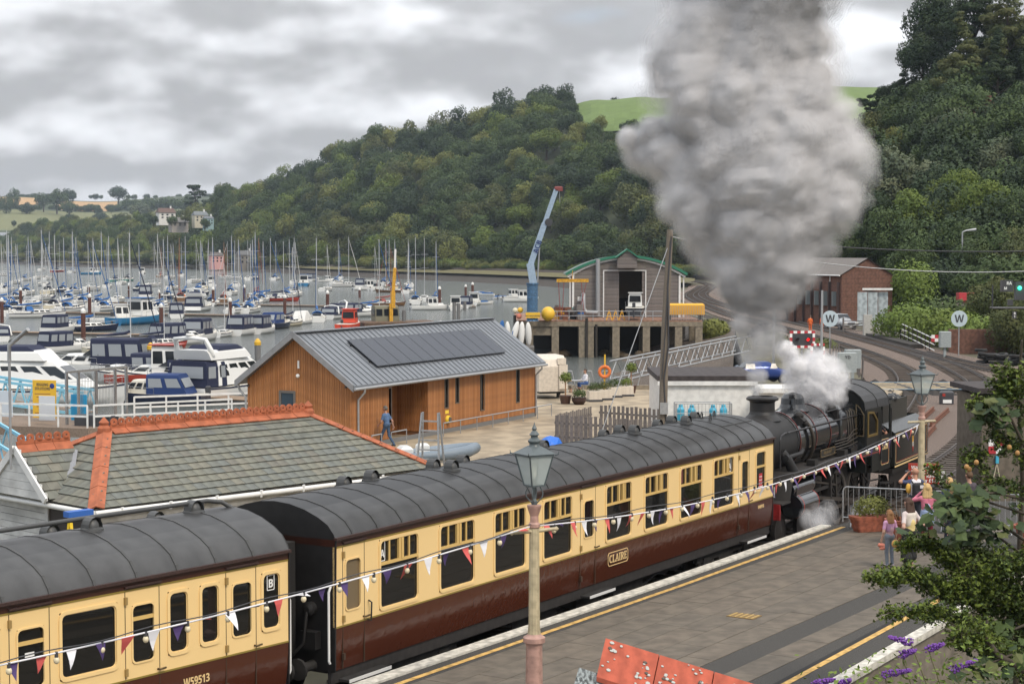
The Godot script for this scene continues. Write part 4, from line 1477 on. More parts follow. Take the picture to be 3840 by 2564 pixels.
func make_coach(root:Node3D,L:float,windows:Array,doors:Array,y:Dictionary):
	var cream=mat("cream coach paint",0.78,0.56,0.26,0.3)
	var brown=mat("chocolate coach paint",0.068,0.021,0.012,0.16,"",1.0)
	brown.heightmap_enabled=true
	brown.heightmap_texture=tex["wave"]
	brown.heightmap_scale=0.5
	brown.uv1_triplanar=true
	brown.uv1_scale=Vector3(0.22,0.22,0.22)
	var blk=mats.get("underframe black")if mats.has("underframe black")else mat("underframe black",0.02,0.018,0.016,0.8,"mottle",0.8)
	var endm=mat("coach end black",0.012,0.011,0.011,0.55,"mottle",1.2)
	var glass=mat("coach glass",0.010,0.010,0.009,0.03)
	var H=1.375
	var holes=[]
	for w in windows:
		holes.append([w[0]+0.02,w[1]-0.02,w[2]+0.02,w[3]-0.02])
	for d in doors:
		holes.append([d[2]+0.02,d[3]-0.02,d[4]+0.02,d[5]-0.02])
	coach_side(root,L,holes,y.waist,y.top,H,cream,"upper_side")
	var b=MB.new()
	b.quad(Vector3(0,y.top,-H),Vector3(L,y.top,-H),Vector3(L,y.waist,-H),Vector3(0,y.waist,-H),Vector3(0,0,-1))
	part("far_side",b,cream,root)
	b=MB.new()
	var zl=[H,H-0.004,H-0.016,H-0.038,H-0.07]
	var sec=[]
	for i in 25:
		var row=PackedVector3Array()
		for k in 5:
			row.append(Vector3(L*i/24.0,lerpf(y.waist,y.bottom,k/4.0),zl[k]))
		sec.append(row)
	b.loft(sec,false,false)
	b.quad(Vector3(0,y.waist,-H),Vector3(L,y.waist,-H),Vector3(L,y.bottom,-H+0.07),Vector3(0,y.bottom,-H+0.07),Vector3(0,0,-1))
	for i in b.n.size():
		if b.n[i].z<0 and b.v[i].z>0:b.n[i]=-b.n[i]
	part("lower_side",b,brown,root)
	b=MB.new()
	b.bar(Vector3(0,y.waist-0.012,H+0.003),Vector3(L,y.waist-0.012,H+0.003),0.012,0.03)
	b.bar(Vector3(0,y.top-0.012,H+0.003),Vector3(L,y.top-0.012,H+0.003),0.012,0.03)
	part("waist_lining",b,mat("gold lining",0.23,0.17,0.035,0.4),root)
	b=MB.new()
	b.box(Vector3(L/2,y.top+0.065,0),Vector3(L,0.13,H*2+0.012))
	part("cantrail",b,mat("cantrail brown",0.05,0.018,0.012,0.3,"soft",2.0),root)
	b=MB.new()
	b.bar(Vector3(-0.02,y.top+0.15,H+0.035),Vector3(L+0.02,y.top+0.15,H+0.035),0.07,0.05)
	part("gutter",b,mat("gutter brown",0.06,0.03,0.025,0.5,"fine",1.0),root)
	b=MB.new()
	var pr=roof_profile(H+0.03,y.top+0.14,y.crown)
	for i in 20:
		var x0=L*i/20.0
		var x1=L*(i+1)/20.0
		for k in pr.size()-1:
			var p=pr[k]
			var q=pr[k+1]
			var tn=Vector3(0,p.z*1.0,0)
			var np=Vector3(0,pr[maxi(k-1,0)].z-q.z,q.y-pr[maxi(k-1,0)].y).normalized()
			var nq=Vector3(0,p.z-pr[mini(k+2,pr.size()-1)].z,pr[mini(k+2,pr.size()-1)].y-p.y).normalized()
			if k==0:np=Vector3(0,0.5,1).normalized()
			if k==pr.size()-2:nq=Vector3(0,0.5,-1).normalized()
			var soot:float=smoothstep(0.45,1.1,absf((p.z+q.z)/2))
			var c:float=lerpf(y.soot,y.grey,soot)
			b.col=Color(c,c*0.985,c*0.96)
			b.squad(p+Vector3.RIGHT*x0,p+Vector3.RIGHT*x1,q+Vector3.RIGHT*x1,q+Vector3.RIGHT*x0,np,np,nq,nq)
	var rm=mat("roof %s"%y.key,1,1,1,0.42,"mottle",1.7,0.25)
	rm.vertex_color_use_as_albedo=true
	var roof=part("roof",b,rm,root)
	var x:float=y.rib0
	while x<L:
		b=MB.new()
		var pts=[]
		for p in roof_profile(H+0.03,y.top+0.145,y.crown,0.0):
			pts.append(Vector3(x,p.y,p.z))
		for k in pts.size()-1:
			b.bar(pts[k],pts[k+1],0.05,0.022,Vector3.RIGHT.cross(pts[k+1]-pts[k]))
		part("roof_joint",b,mat("roof joint %s"%y.key,y.grey*0.75,y.grey*0.74,y.grey*0.72,0.5),roof)
		x+=y.rib
	b=MB.new()
	var poly=PackedVector2Array([Vector2(-H,y.bottom),Vector2(H,y.bottom)])
	for p in pr:
		poly.append(Vector2(p.z,p.y-0.005))
	for e:float in[0.0,L]:
		b=MB.new()
		b.prism(poly,0.03 if e==0.0 else-0.03,Transform3D(Basis(Vector3(0,0,1),Vector3.UP,Vector3.LEFT),Vector3(e+(0.03 if e==0.0 else-0.0),0,0)))
		part("end_wall",b,endm,root)
	for e:float in[-1.0,1.0]:
		b=MB.new()
		var ex=0.0 if e<0 else L
		b.box(Vector3(ex+e*0.28,2.25,0),Vector3(0.5,2.1,1.0))
		part("gangway_bellows",b,mat("bellows",0.022,0.02,0.019,0.9,"streak",0.4,1.0),root)
		for s:float in[-0.87,0.87]:
			b=MB.new()
			b.lathe(Vector3(ex+e*0.0,1.06,s),[[0.1,0.0],[0.08,0.35],[0.2,0.4],[0.2,0.46],[0.0,0.49]],12,Basis(Vector3(0,e,0),Vector3(e,0,0),Vector3(0,0,1)))
			part("buffer",b,blk,root)
		b=MB.new()
		b.tube([Vector3(ex+e*0.07,1.15,H-0.06),Vector3(ex+e*0.1,1.2,H-0.06),Vector3(ex+e*0.1,2.45,H-0.06),Vector3(ex+e*0.04,2.55,H-0.06)],0.025,6)
		part("end_handrail",b,mat("white rail paint",0.7,0.7,0.68,0.4),root)
	b=MB.new()
	b.tube([Vector3(-0.1,2.1,0.85),Vector3(-0.16,2.02,0.85),Vector3(-0.2,1.5,0.82),Vector3(-0.28,1.25,0.6),Vector3(-0.34,1.2,0.3)],0.035,7)
	b.lathe(Vector3(0,2.1,0.85),[[0.13,0.0],[0.13,0.12],[0.06,0.16],[0.0,0.16]],12,Basis(Vector3(0,-1,0),Vector3(-1,0,0),Vector3(0,0,1)))
	b.box(Vector3(-0.1,1.55,0.9),Vector3(0.18,0.32,0.34))
	part("jumper_cable",b,endm,root)
	for w in windows:
		var c=Vector3((w[0]+w[1])/2,(w[2]+w[3])/2,H)
		var hx:float=(w[1]-w[0])/2
		var hy:float=(w[3]-w[2])/2
		b=MB.new()
		var t=Transform3D(Basis(),c)
		b.frame(round_rect(hx,hy,0.12),round_rect(hx-0.055,hy-0.055,0.09),0.022,t)
		b.frame(round_rect(hx-0.056,hy-0.056,0.09),round_rect(hx-0.07,hy-0.07,0.08),0.012,t.translated(Vector3(0,0,-0.012)))
		var wn=part("window",b,cream,root)
		b=MB.new()
		b.box(c+Vector3(0,0,-0.03),Vector3(hx*2-0.03,hy*2-0.03,0.012))
		part("pane",b,glass,wn)
		if w[4]==2:
			var by:float=w[3]-0.48
			b=MB.new()
			b.box(Vector3(c.x,by,H+0.0),Vector3(hx*2-0.1,0.055,0.04))
			for k:float in[-0.36,0.0,0.36]:
				b.box(Vector3(c.x+k*hx*1.35,(by+w[3]-0.05)/2,H-0.003),Vector3(0.035 if k !=0.0 else 0.07,w[3]-by-0.08,0.03 if k !=0.0 else 0.05))
			b.box(Vector3(c.x+w[5]*hx,(by+w[3]-0.05)/2,H-0.0),Vector3(0.07,w[3]-by-0.08,0.06))
			part("toplight",b,mat("varnished cream",0.62,0.42,0.15,0.35),wn)
		elif w[4]==1:
			b=MB.new()
			b.box(Vector3(c.x,w[3]-0.45,H),Vector3(hx*2-0.1,0.05,0.04))
			part("toplight",b,mats.get("varnished cream"),wn)
	for d in doors:
		b=MB.new()
		for q in[d[0],d[1]]:
			b.box(Vector3(q,(y.bottom+y.top)/2,H-0.009),Vector3(0.014,y.top-y.bottom-0.04,0.024))
		var door=part("door",b,mat("door gap",0.05,0.028,0.015,0.9),root)
		b=MB.new()
		b.frame(round_rect((d[3]-d[2])/2,(d[5]-d[4])/2,0.1),round_rect((d[3]-d[2])/2-0.03,(d[5]-d[4])/2-0.03,0.08),0.016,Transform3D(Basis(),Vector3((d[2]+d[3])/2,(d[4]+d[5])/2,H)))
		part("droplight_frame",b,cream,door)
		b=MB.new()
		b.box(Vector3((d[2]+d[3])/2,(d[4]+d[5])/2,H-0.035),Vector3(d[3]-d[2]-0.02,d[5]-d[4]-0.02,0.012))
		part("pane",b,glass if d[6]!=2 else mat("tan blind",0.16,0.12,0.07,0.3),door)
		if d[6]==1:
			b=MB.new()
			b.box(Vector3((d[2]+d[3])/2,d[5]-0.24,H-0.01),Vector3(d[3]-d[2]-0.05,0.06,0.03))
			part("droplight_bar",b,mats.get("varnished cream",cream),door)
		for hy:float in[y.top-0.17,y.waist+0.12,y.bottom+0.25]:
			b=MB.new()
			b.box(Vector3(d[0]if d[7]<0 else d[1],hy,H+0.02),Vector3(0.05,0.12,0.05))
			part("hinge",b,mat("hinge brass",0.30,0.2,0.07,0.5)if hy>y.waist else mats["door gap"],door)
		b=MB.new()
		var hx:float=d[1]-0.02 if d[7]<0 else d[0]+0.02
		b.tube([Vector3(hx-0.02,y.waist+0.06,H),Vector3(hx-0.02,y.waist+0.06,H+0.06),Vector3(hx+0.1,y.waist+0.07,H+0.065)],0.018,6)
		part("handle",b,mat("bronze handle",0.09,0.06,0.03,0.35,"",1,0,0.7),door)
		b=MB.new()
		b.box(Vector3((d[0]+d[1])/2,y.top+0.05,H+0.03),Vector3(d[1]-d[0]+0.05,0.03,0.05))
		part("rain_strip",b,mats["gutter brown"],door)
	b=MB.new()
	b.bar(Vector3(0.02,y.bottom-0.12,H-0.14),Vector3(L-0.02,y.bottom-0.12,H-0.14),0.08,0.24)
	b.bar(Vector3(0.02,y.bottom-0.12,-H+0.14),Vector3(L-0.02,y.bottom-0.12,-H+0.14),0.08,0.24)
	b.box(Vector3(L/2,y.bottom-0.03,0),Vector3(L-0.1,0.05,2.3))
	part("solebar",b,mat("solebar",0.03,0.026,0.024,0.7,"mottle",1.0),root)
	for q in[[L*0.38,1.9],[L*0.5,1.1],[L*0.6,1.5]]:
		b=MB.new()
		b.box(Vector3(q[0],0.66,0.75),Vector3(q[1],0.44,0.6))
		part("battery_box",b,blk,root)
	b=MB.new()
	b.tube([Vector3(L*0.27,0.85,1.0),Vector3(L*0.36,0.42,1.0),Vector3(L*0.64,0.42,1.0),Vector3(L*0.73,0.85,1.0)],0.035,6)
	part("truss_rod",b,blk,root)
	for s in y.steps:
		b=MB.new()
		b.box(Vector3((s[0]+s[1])/2,0.84,H+0.16),Vector3(s[1]-s[0],0.045,0.24))
		var st=part("step_board",b,blk,root)
		b=MB.new()
		b.box(Vector3((s[0]+s[1])/2,0.845,H+0.286),Vector3(s[1]-s[0],0.06,0.012))
		part("white_edge",b,mats["white rail paint"],st)
	bogie(root,2.6)
	bogie(root,L-2.6)
func roof_vent(root:Node3D,x:float,z:float,crown_:float,y:Dictionary):
	var b=MB.new()
	var h=crown_-0.27*z*z
	b.lathe(Vector3(x,h-0.03,z),[[0.2,0.0],[0.19,0.05],[0.13,0.07]],14)
	for i in 8:
		var a0=PI*i/8
		var a1=PI*(i+1)/8
		var p0=Vector3(x+cos(a0)*0.15,h+0.02+sin(a0)*0.19,z)
		var p1=Vector3(x+cos(a1)*0.15,h+0.02+sin(a1)*0.19,z)
		b.quad(p0+Vector3(0,0,0.1),p1+Vector3(0,0,0.1),p1-Vector3(0,0,0.1),p0-Vector3(0,0,0.1),(p0+p1)*0.5-Vector3(x,h,z))
	b.ball(Vector3(x,h+0.03,z),Vector3(0.125,0.155,0.13),12,8)
	part("roof_vent",b,mat("vent grey %s"%y.key,y.grey*0.9,y.grey*0.92,y.grey*0.92,0.5),root)
func build_coaches():
	var t1=deg_to_rad(90-31.5)
	var P=Vector3(-3.2,0,-31.3)-Vector3(cos(deg_to_rad(31.5)),0,sin(deg_to_rad(31.5)))*1.375
	var A=base("railway_coach","chocolate and cream coach with CLAIRE nameplate and coach letter A, next to the engine","railway coach",P,t1,"coaches of the steam train")
	var wins=[]
	for x:float in[1.35,3.36,5.38,7.37,10.22,12.16,14.1,16.05]:
		wins.append([x,x+1.34,1.85,3.22,2,0.12 if int(x)%2 else 0.3])
	wins.append([18.77,19.5,2.02,3.16,1,0])
	var y={"waist":1.80,"top":3.26,"bottom":0.98,"crown":4.0,"soot":0.007,"grey":0.045,"key":"black","rib0":0.53,"rib":0.79,"steps":[[0.05,1.35],[9.0,10.2],[17.65,18.9]]}
	make_coach(A,20.0,wins,[[0.24,0.9,0.3,0.8,2.03,3.0,2,-1],[9.06,9.76,9.2,9.7,2.1,2.98,0,-1],[17.68,18.38,17.85,18.32,2.09,2.98,0,-1]],y)
	for v in[[3.05,-0.7],[3.5,-0.35],[5.95,-0.5],[5.6,0.2],[7.5,-0.75],[9.9,-0.1],[14.15,-0.8],[14.45,-0.5],[14.1,0.1],[17.1,-0.75],[17.45,-0.5],[17.1,0.1],[20.0-0.9,-0.6]]:
		roof_vent(A,v[0],v[1],4.0,y)
	for v in[[18.7,-0.2],[18.4,0.2],[19.3,-0.1]]:
		var b=MB.new()
		b.tube([Vector3(v[0]-0.06,3.97,v[1]),Vector3(v[0]-0.05,4.1,v[1]),Vector3(v[0],4.15,v[1]),Vector3(v[0]+0.05,4.1,v[1]),Vector3(v[0]+0.06,3.97,v[1])],0.02,6)
		part("lifting_eye",b,mats["vent grey black"],A)
	var lb=MB.new()
	lb.bar(Vector3(17.9,3.86,0.75),Vector3(19.9,3.86,0.75),0.05,0.05)
	part("roof_rail",lb,mats["vent grey black"],A)
	var paint=mat("cream lettering",0.72,0.52,0.25,0.4)
	var z=1.375
	var b=MB.new()
	var o=PackedVector2Array()
	var i_=PackedVector2Array()
	for q in[[-0.5,0.1],[-0.45,0.16],[0.45,0.16],[0.5,0.1],[0.5,-0.1],[0.45,-0.16],[-0.45,-0.16],[-0.5,-0.1]]:
		o.append(Vector2(q[0],q[1])); i_.append(Vector2(q[0]*0.965,q[1]*0.9))
	b.frame(o,i_,0.006,Transform3D(Basis(),Vector3(10.87,1.455,z-0.004)))
	part("nameplate_border",b,paint,A)
	lettering("name_lettering","CLAIRE",0.25,paint,A,Transform3D(Basis().scaled(Vector3(0.92,1,1)),Vector3(10.87,1.455,z)),true)
	lettering("number_lettering","W4916",0.13,paint,A,Transform3D(Basis(),Vector3(19.18,1.6,z)))
	for wx:float in[1.5,17.15]:
		b=MB.new()
		b.frame(round_rect(0.085,0.19,0.02),round_rect(0.07,0.175,0.015),0.004,Transform3D(Basis(),Vector3(wx,2.97,z-0.022)))
		part("letter_board",b,mat("sign white",0.75,0.75,0.73,0.5),A)
		lettering("coach_letter","A",0.2,mats["sign white"],A,Transform3D(Basis(),Vector3(wx,2.92,z-0.02)))
	b=MB.new()
	b.box(Vector3(19.18,2.3,z-0.018),Vector3(0.22,0.42,0.004))
	part("red_notice",b,mat("notice red",0.42,0.03,0.04,0.5),A)
	for k in 4:
		lettering("notice_text",["PLEASE","DO NOT","LEAN OUT","OF WINDOW"][k],0.05,mats["sign white"],A,Transform3D(Basis(),Vector3(19.18,2.42-k*0.09,z-0.015)),false,0.003)
	b=MB.new()
	b.box(Vector3(14.25,2.98,z-0.02),Vector3(0.16,0.36,0.004))
	part("window_bill",b,mat("bill red",0.12,0.02,0.02,0.5),A)
	b=MB.new()
	b.tube([Vector3(0.99,1.78,z+0.01),Vector3(1.0,1.76,z+0.08),Vector3(1.02,2.1,z+0.08),Vector3(1.02,2.13,z+0.01)],0.016,6)
	part("grab_handle",b,mats["coach end black"],A)
	var t2=deg_to_rad(90-38.2)
	var e2=Vector3(sin(deg_to_rad(38.2)),0,-cos(deg_to_rad(38.2)))
	var LB=17.0
	var P2=Vector3(-3.93,0,-30.44)-Vector3(cos(deg_to_rad(38.2)),0,sin(deg_to_rad(38.2)))*1.375-e2*LB
	var B=base("railway_coach","chocolate and cream coach numbered W59513 with coach letter B, nearest the camera","railway coach",P2,t2,"coaches of the steam train")
	var yb={"waist":1.76,"top":3.20,"bottom":0.98,"crown":4.0,"soot":0.038,"grey":0.062,"key":"grey","rib0":LB-10.13,"rib":0.845,"steps":[]}
	var wb=[[LB-0.66,LB-0.16,2.0,3.06,0,0],[LB-2.06,LB-1.58,2.0,3.06,0,0],[LB-2.75,LB-2.26,1.97,3.06,0,0],[LB-4.9,LB-3.74,1.96,3.06,0,0],[LB-6.9,LB-5.92,1.96,3.0,0,0],[LB-9.4,LB-8.2,1.96,3.06,0,0]]
	make_coach(B,LB,wb,[[LB-1.46,LB-0.77,LB-1.34,LB-0.86,2.02,2.97,0,-1],[LB-3.61,LB-2.91,LB-3.49,LB-3.0,1.98,2.95,1,-1],[LB-5.8,LB-5.07,LB-5.68,LB-5.15,1.98,2.93,1,-1],[LB-7.9,LB-7.2,LB-7.8,LB-7.3,1.98,2.93,1,-1]],yb)
	for v in[[-3.2,0.05],[-3.4,-0.8],[-0.85,-0.1],[-0.95,-1.0],[-6.2,0.0]]:
		roof_vent(B,LB+v[0],v[1],4.0,yb)
	b=MB.new()
	b.tube([Vector3(LB-9,4.16,-0.15),Vector3(LB-5,4.16,-0.15),Vector3(LB-3.1,4.16,-0.15),Vector3(LB-0.5,4.15,-0.15),Vector3(LB-0.2,4.1,-0.1),Vector3(LB+0.05,3.9,0.1)],0.04,8)
	for x:float in[0.6,3.1,5.6]:
		b.tube([Vector3(LB-x,3.97,-0.15),Vector3(LB-x,4.15,-0.15)],0.03,6)
	part("roof_pipe",b,mats["vent grey grey"],B)
	lettering("number_lettering","W59513",0.19,paint,B,Transform3D(Basis().scaled(Vector3(0.82,1,1)),Vector3(LB-2.12,1.47,1.372)))
	b=MB.new()
	b.frame(round_rect(0.09,0.16,0.02),round_rect(0.075,0.145,0.015),0.004,Transform3D(Basis(),Vector3(LB-0.4,2.87,z-0.022)))
	part("letter_board",b,mats["sign white"],B)
	lettering("coach_letter","B",0.2,mats["sign white"],B,Transform3D(Basis(),Vector3(LB-0.4,2.83,z-0.02)))
	lettering("coach_word","Coach",0.05,mats["sign white"],B,Transform3D(Basis(),Vector3(LB-0.4,2.98,z-0.02)),false,0.003)
	for wx:float in[LB-5.42]:
		b=MB.new()
		b.box(Vector3(wx,2.5,z-0.022),Vector3(0.17,0.07,0.004))
		part("window_label",b,mats["sign white"],B)
func build_loco():
	var hd=29.5
	var t=deg_to_rad(90-hd)
	var E=base("steam_locomotive","black steam locomotive numbered 75014 with smoking chimney facing the coaches","steam locomotive",Vector3(6.08,0,-49.07),t)
	var gloss=mat("loco gloss black",0.012,0.013,0.015,0.14,"",1)
	gloss.clearcoat_enabled=true
	gloss.clearcoat=0.6
	gloss.clearcoat_roughness=0.05
	var matt=mat("smokebox black",0.016,0.015,0.015,0.62,"mottle",1.0)
	var dirty=mat("running gear black",0.024,0.021,0.019,0.55,"fine",0.7)
	var plate=mat("footplate black",0.035,0.03,0.027,0.75,"mottle",0.9)
	var red=mat("red lining",0.32,0.03,0.02,0.4)
	var pipe_m=mat("pipe steel",0.10,0.085,0.07,0.35,"",1,0,0.6)
	var turn=Basis(Vector3(0,1,0),Vector3(1,0,0),Vector3(0,0,-1))
	var cy=2.93
	var b=MB.new()
	b.lathe(Vector3(1.45,cy,0),[[0.0,0.0],[0.72,0.0],[0.8,0.06],[0.83,0.1],[0.83,1.95],[0.85,1.96],[0.85,2.0]],30,turn)
	part("smokebox",b,matt,E)
	b=MB.new()
	b.lathe(Vector3(1.41,cy,0),[[0.0,0.05-0.14],[0.3,-0.07],[0.55,-0.01],[0.62,0.04]],24,turn)
	b.bar(Vector3(1.36,cy-0.3,-0.55),Vector3(1.36,cy-0.3,0.55),0.03,0.05)
	part("smokebox_door",b,matt,E)
	for k in 22:
		b=MB.new()
		var a=-0.6+k*0.2
		if a>3.7:break
		b.ball(Vector3(3.36,cy+sin(a)*0.85,cos(a)*0.85),Vector3(0.018,0.018,0.018),6,4)
		part("rivet",b,matt,E)
	b=MB.new()
	b.lathe(Vector3(3.45,cy,0),[[0.845,0.0],[0.86,0.02],[0.92,4.2]],36,turn)
	part("boiler",b,gloss,E)
	for q in[[4.85,0.884],[6.08,0.902],[3.5,0.866]]:
		b=MB.new()
		b.lathe(Vector3(q[0],cy,0),[[q[1],0.0],[q[1]+0.012,0.005],[q[1]+0.012,0.05],[q[1],0.055]],36,turn)
		part("boiler_band",b,mat("band black",0.02,0.012,0.011,0.2),E)
		b=MB.new()
		b.lathe(Vector3(q[0]+0.018,cy,0),[[q[1]+0.0125,0.0],[q[1]+0.014,0.01],[q[1]+0.0125,0.018]],36,turn)
		part("band_lining",b,red,E)
	b=MB.new()
	var sec=[]
	for x:float in[6.9,7.0,8.3]:
		var g=0.0 if x<6.95 else 0.05
		var row=PackedVector3Array()
		for q in[[-0.88,1.75],[-0.93,2.9],[-0.9,3.45],[-0.74,3.72],[-0.4,3.82],[0.0,3.85],[0.4,3.82],[0.74,3.72],[0.9,3.45],[0.93,2.9],[0.88,1.75]]:
			row.append(Vector3(x,q[1]+g*0.5,q[0]*(1+g)))
		sec.append(row)
	b.loft(sec,true,true)
	part("firebox",b,gloss,E)
	b=MB.new()
	b.lathe(Vector3(2.62,3.62,0),[[0.56,0.0],[0.5,0.07],[0.4,0.17],[0.37,0.25],[0.365,0.52],[0.39,0.56],[0.47,0.59],[0.48,0.64],[0.42,0.69],[0.33,0.70],[0.31,0.2]],28)
	part("chimney",b,mat("chimney black",0.014,0.013,0.013,0.5),E)
	b=MB.new()
	b.lathe(Vector3(5.15,3.7,0),[[0.52,0.0],[0.42,0.08],[0.37,0.2],[0.35,0.38],[0.27,0.5],[0.0,0.56]],24)
	part("dome",b,gloss,E)
	for s:float in[-0.2,0.2]:
		b=MB.new()
		b.lathe(Vector3(7.15,3.82,s),[[0.1,0.0],[0.07,0.08],[0.07,0.2],[0.0,0.22]],12)
		part("safety_valve",b,mat("brass",0.42,0.28,0.1,0.3,"",1,0,0.9),E)
	b=MB.new()
	b.tube([Vector3(7.7,3.8,0.3),Vector3(7.7,4.05,0.3)],0.035,8)
	b.ball(Vector3(7.7,4.05,0.3),Vector3(0.06,0.08,0.06))
	part("whistle",b,mats["brass"],E)
	b=MB.new()
	b.box(Vector3(4.0,3.5,0.66),Vector3(0.3,0.26,0.26),Basis(Vector3.RIGHT,0.7))
	b.ball(Vector3(4.0,3.66,0.62),Vector3(0.17,0.13,0.15))
	b.ball(Vector3(4.14,3.42,0.78),Vector3(0.1,0.1,0.1))
	part("clack_valve",b,mat("valve soot",0.016,0.014,0.013,0.7),E)
	b=MB.new()
	var arc=[]
	for i in 9:
		var a=0.62-i*0.19
		arc.append(Vector3(4.18+0.05*i,cy+sin(a)*0.96,cos(a)*0.97))
	arc.append(Vector3(4.6,2.2,0.86))
	b.tube(arc,0.055,8)
	part("feed_pipe",b,pipe_m,E)
	b=MB.new()
	b.box(Vector3(7.05,3.45,0.72),Vector3(0.5,0.34,0.3))
	b.ball(Vector3(6.9,3.62,0.65),Vector3(0.18,0.16,0.16))
	part("manifold",b,mats["valve soot"],E)
	b=MB.new()
	b.tube([Vector3(1.75,2.3,0.9),Vector3(1.72,3.1,0.9),Vector3(1.85,3.26,0.88),Vector3(2.2,3.3,0.86),Vector3(5.0,3.32,0.92),Vector3(8.3,3.34,1.0)],0.024,8)
	b.tube([Vector3(6.0,3.62,0.78),Vector3(8.25,3.66,0.86)],0.02,8)
	for x:float in[2.4,3.6,4.8,6.0,7.2]:
		b.tube([Vector3(x,3.26,0.78),Vector3(x,3.315,0.9)],0.028,6)
	part("handrail",b,mat("handrail steel",0.06,0.058,0.06,0.3,"",1,0,0.6),E)
	b=MB.new()
	b.tube([Vector3(2.1,2.75,0.8),Vector3(2.2,2.5,0.98),Vector3(2.45,2.0,1.12)],[0.15,0.14,0.17],12)
	b.tube([Vector3(2.05,2.6,0.95),Vector3(3.2,2.62,0.98),Vector3(3.45,2.7,0.95)],0.07,8)
	b.lathe(Vector3(2.0,2.6,0.95),[[0.0,0.0],[0.11,0.01],[0.11,0.12],[0.0,0.13]],10,turn)
	part("steam_pipe",b,matt,E)
	for k in 5:
		b=MB.new()
		var y=2.32+k*0.09
		b.tube([Vector3(6.3,y,0.96),Vector3(7.1+k*0.1,y+0.02,1.0),Vector3(7.5+k*0.1,y-0.03+k*0.06,1.02),Vector3(8.2,y+0.05+k*0.05,1.05)],0.018,6)
		part("pipe",b,pipe_m,E)
	for k in 3:
		b=MB.new()
		b.tube([Vector3(7.5+k*0.22,2.5,1.0),Vector3(7.5+k*0.22,3.0,0.99),Vector3(7.5+k*0.22,3.5,0.93),Vector3(7.45+k*0.22,3.86,0.55),Vector3(7.4+k*0.22,3.93,0.0)],0.022,7)
		part("pipe",b,pipe_m,E)
	b=MB.new()
	b.box(Vector3(5.75,2.18,0),Vector3(8.0,0.04,2.64))
	b.box(Vector3(5.75,2.1,1.31),Vector3(8.0,0.16,0.03))
	b.box(Vector3(5.75,2.1,-1.31),Vector3(8.0,0.16,0.03))
	b.quad(Vector3(1.75,2.2,-1.32),Vector3(1.75,2.2,1.32),Vector3(1.45,1.45,1.32),Vector3(1.45,1.45,-1.32),Vector3(-1,0.4,0))
	b.box(Vector3(1.2,1.42,0),Vector3(0.7,0.05,2.6))
	part("footplate",b,plate,E)
	b=MB.new()
	b.bar(Vector3(1.8,2.065,1.327),Vector3(9.7,2.065,1.327),0.006,0.018)
	part("valance_lining",b,red,E)
	b=MB.new()
	b.box(Vector3(0.85,1.2,0),Vector3(0.08,0.45,2.5))
	part("buffer_beam",b,mat("buffer beam red",0.33,0.02,0.02,0.5,"mottle",1.0),E)
	for s:float in[-0.87,0.87]:
		b=MB.new()
		b.lathe(Vector3(0.82,1.15,s),[[0.15,0.0],[0.1,-0.3],[0.24,-0.34],[0.24,-0.4],[0.0,-0.43]],14,turn)
		part("buffer",b,dirty,E)
	b=MB.new()
	b.box(Vector3(1.0,1.75,0),Vector3(0.05,0.6,1.7))
	b.quad(Vector3(1.5,2.2,0.9),Vector3(1.0,1.5,0.9),Vector3(1.0,1.5,-0.9),Vector3(1.5,2.2,-0.9),Vector3(-1,1,0))
	part("front_casing",b,matt,E)
	b=MB.new()
	b.box(Vector3(0.94,1.75,0.95),Vector3(0.01,0.3,0.2))
	part("lamp_notice",b,mats["sign white"],E)
	b=MB.new()
	b.bar(Vector3(7.3,2.28,1.05),Vector3(9.0,2.5,1.05),0.22,0.2)
	part("reverser_casing",b,gloss,E)
	for q in[[3.9,0.16],[6.6,0.22]]:
		b=MB.new()
		b.box(Vector3(q[0],2.3,1.1),Vector3(0.3,q[1],0.26))
		part("lubricator",b,dirty,E)
	b=MB.new()
	b.box(Vector3(5.6,2.43,0.97),Vector3(1.28,0.2,0.03))
	var np=part("nameplate",b,mat("nameplate black",0.02,0.018,0.016,0.4),E)
	b=MB.new()
	b.frame(round_rect(0.66,0.12,0.05),round_rect(0.63,0.095,0.04),0.02,Transform3D(Basis(),Vector3(5.6,2.43,0.98)))
	part("plate_rim",b,mat("polished brass",0.55,0.42,0.25,0.25,"",1,0,0.9),np)
	lettering("name_lettering","BRAVEHEART",0.135,mats["polished brass"],np,Transform3D(Basis().scaled(Vector3(0.95,1,1)),Vector3(5.6,2.43,0.987)))
	var cabm=mat("cab black",0.018,0.02,0.019,0.3,"soft",1.5)
	b=MB.new()
	var roof=PackedVector2Array()
	for i in 13:
		var a=PI*i/12.0
		roof.append(Vector2(cos(a)*1.3,3.55+sin(a)*0.72 if i>0 and i<12 else 3.5))
	var face=PackedVector2Array([Vector2(1.3,1.5),Vector2(1.3,3.5)])+roof.slice(1,12)+PackedVector2Array([Vector2(-1.3,3.5),Vector2(-1.3,1.5)])
	b.prism(face,0.04,Transform3D(Basis(Vector3(0,0,1),Vector3.UP,Vector3.LEFT),Vector3(8.36,0,0)))
	part("cab_front",b,cabm,E)
	b=MB.new()
	for k in roof.size()-1:
		var p=roof[k]
		var q=roof[k+1]
		b.quad(Vector3(8.2,p.y+0.03,p.x),Vector3(10.75,p.y+0.03,p.x),Vector3(10.75,q.y+0.03,q.x),Vector3(8.2,q.y+0.03,q.x),Vector3(0,p.y+q.y-6.8,p.x+q.x))
		b.quad(Vector3(8.2,p.y,p.x),Vector3(10.75,p.y,p.x),Vector3(10.75,q.y,q.x),Vector3(8.2,q.y,q.x),-Vector3(0,p.y+q.y-6.8,p.x+q.x))
	part("cab_roof",b,mat("cab roof",0.024,0.023,0.023,0.5,"mottle",1.0),E)
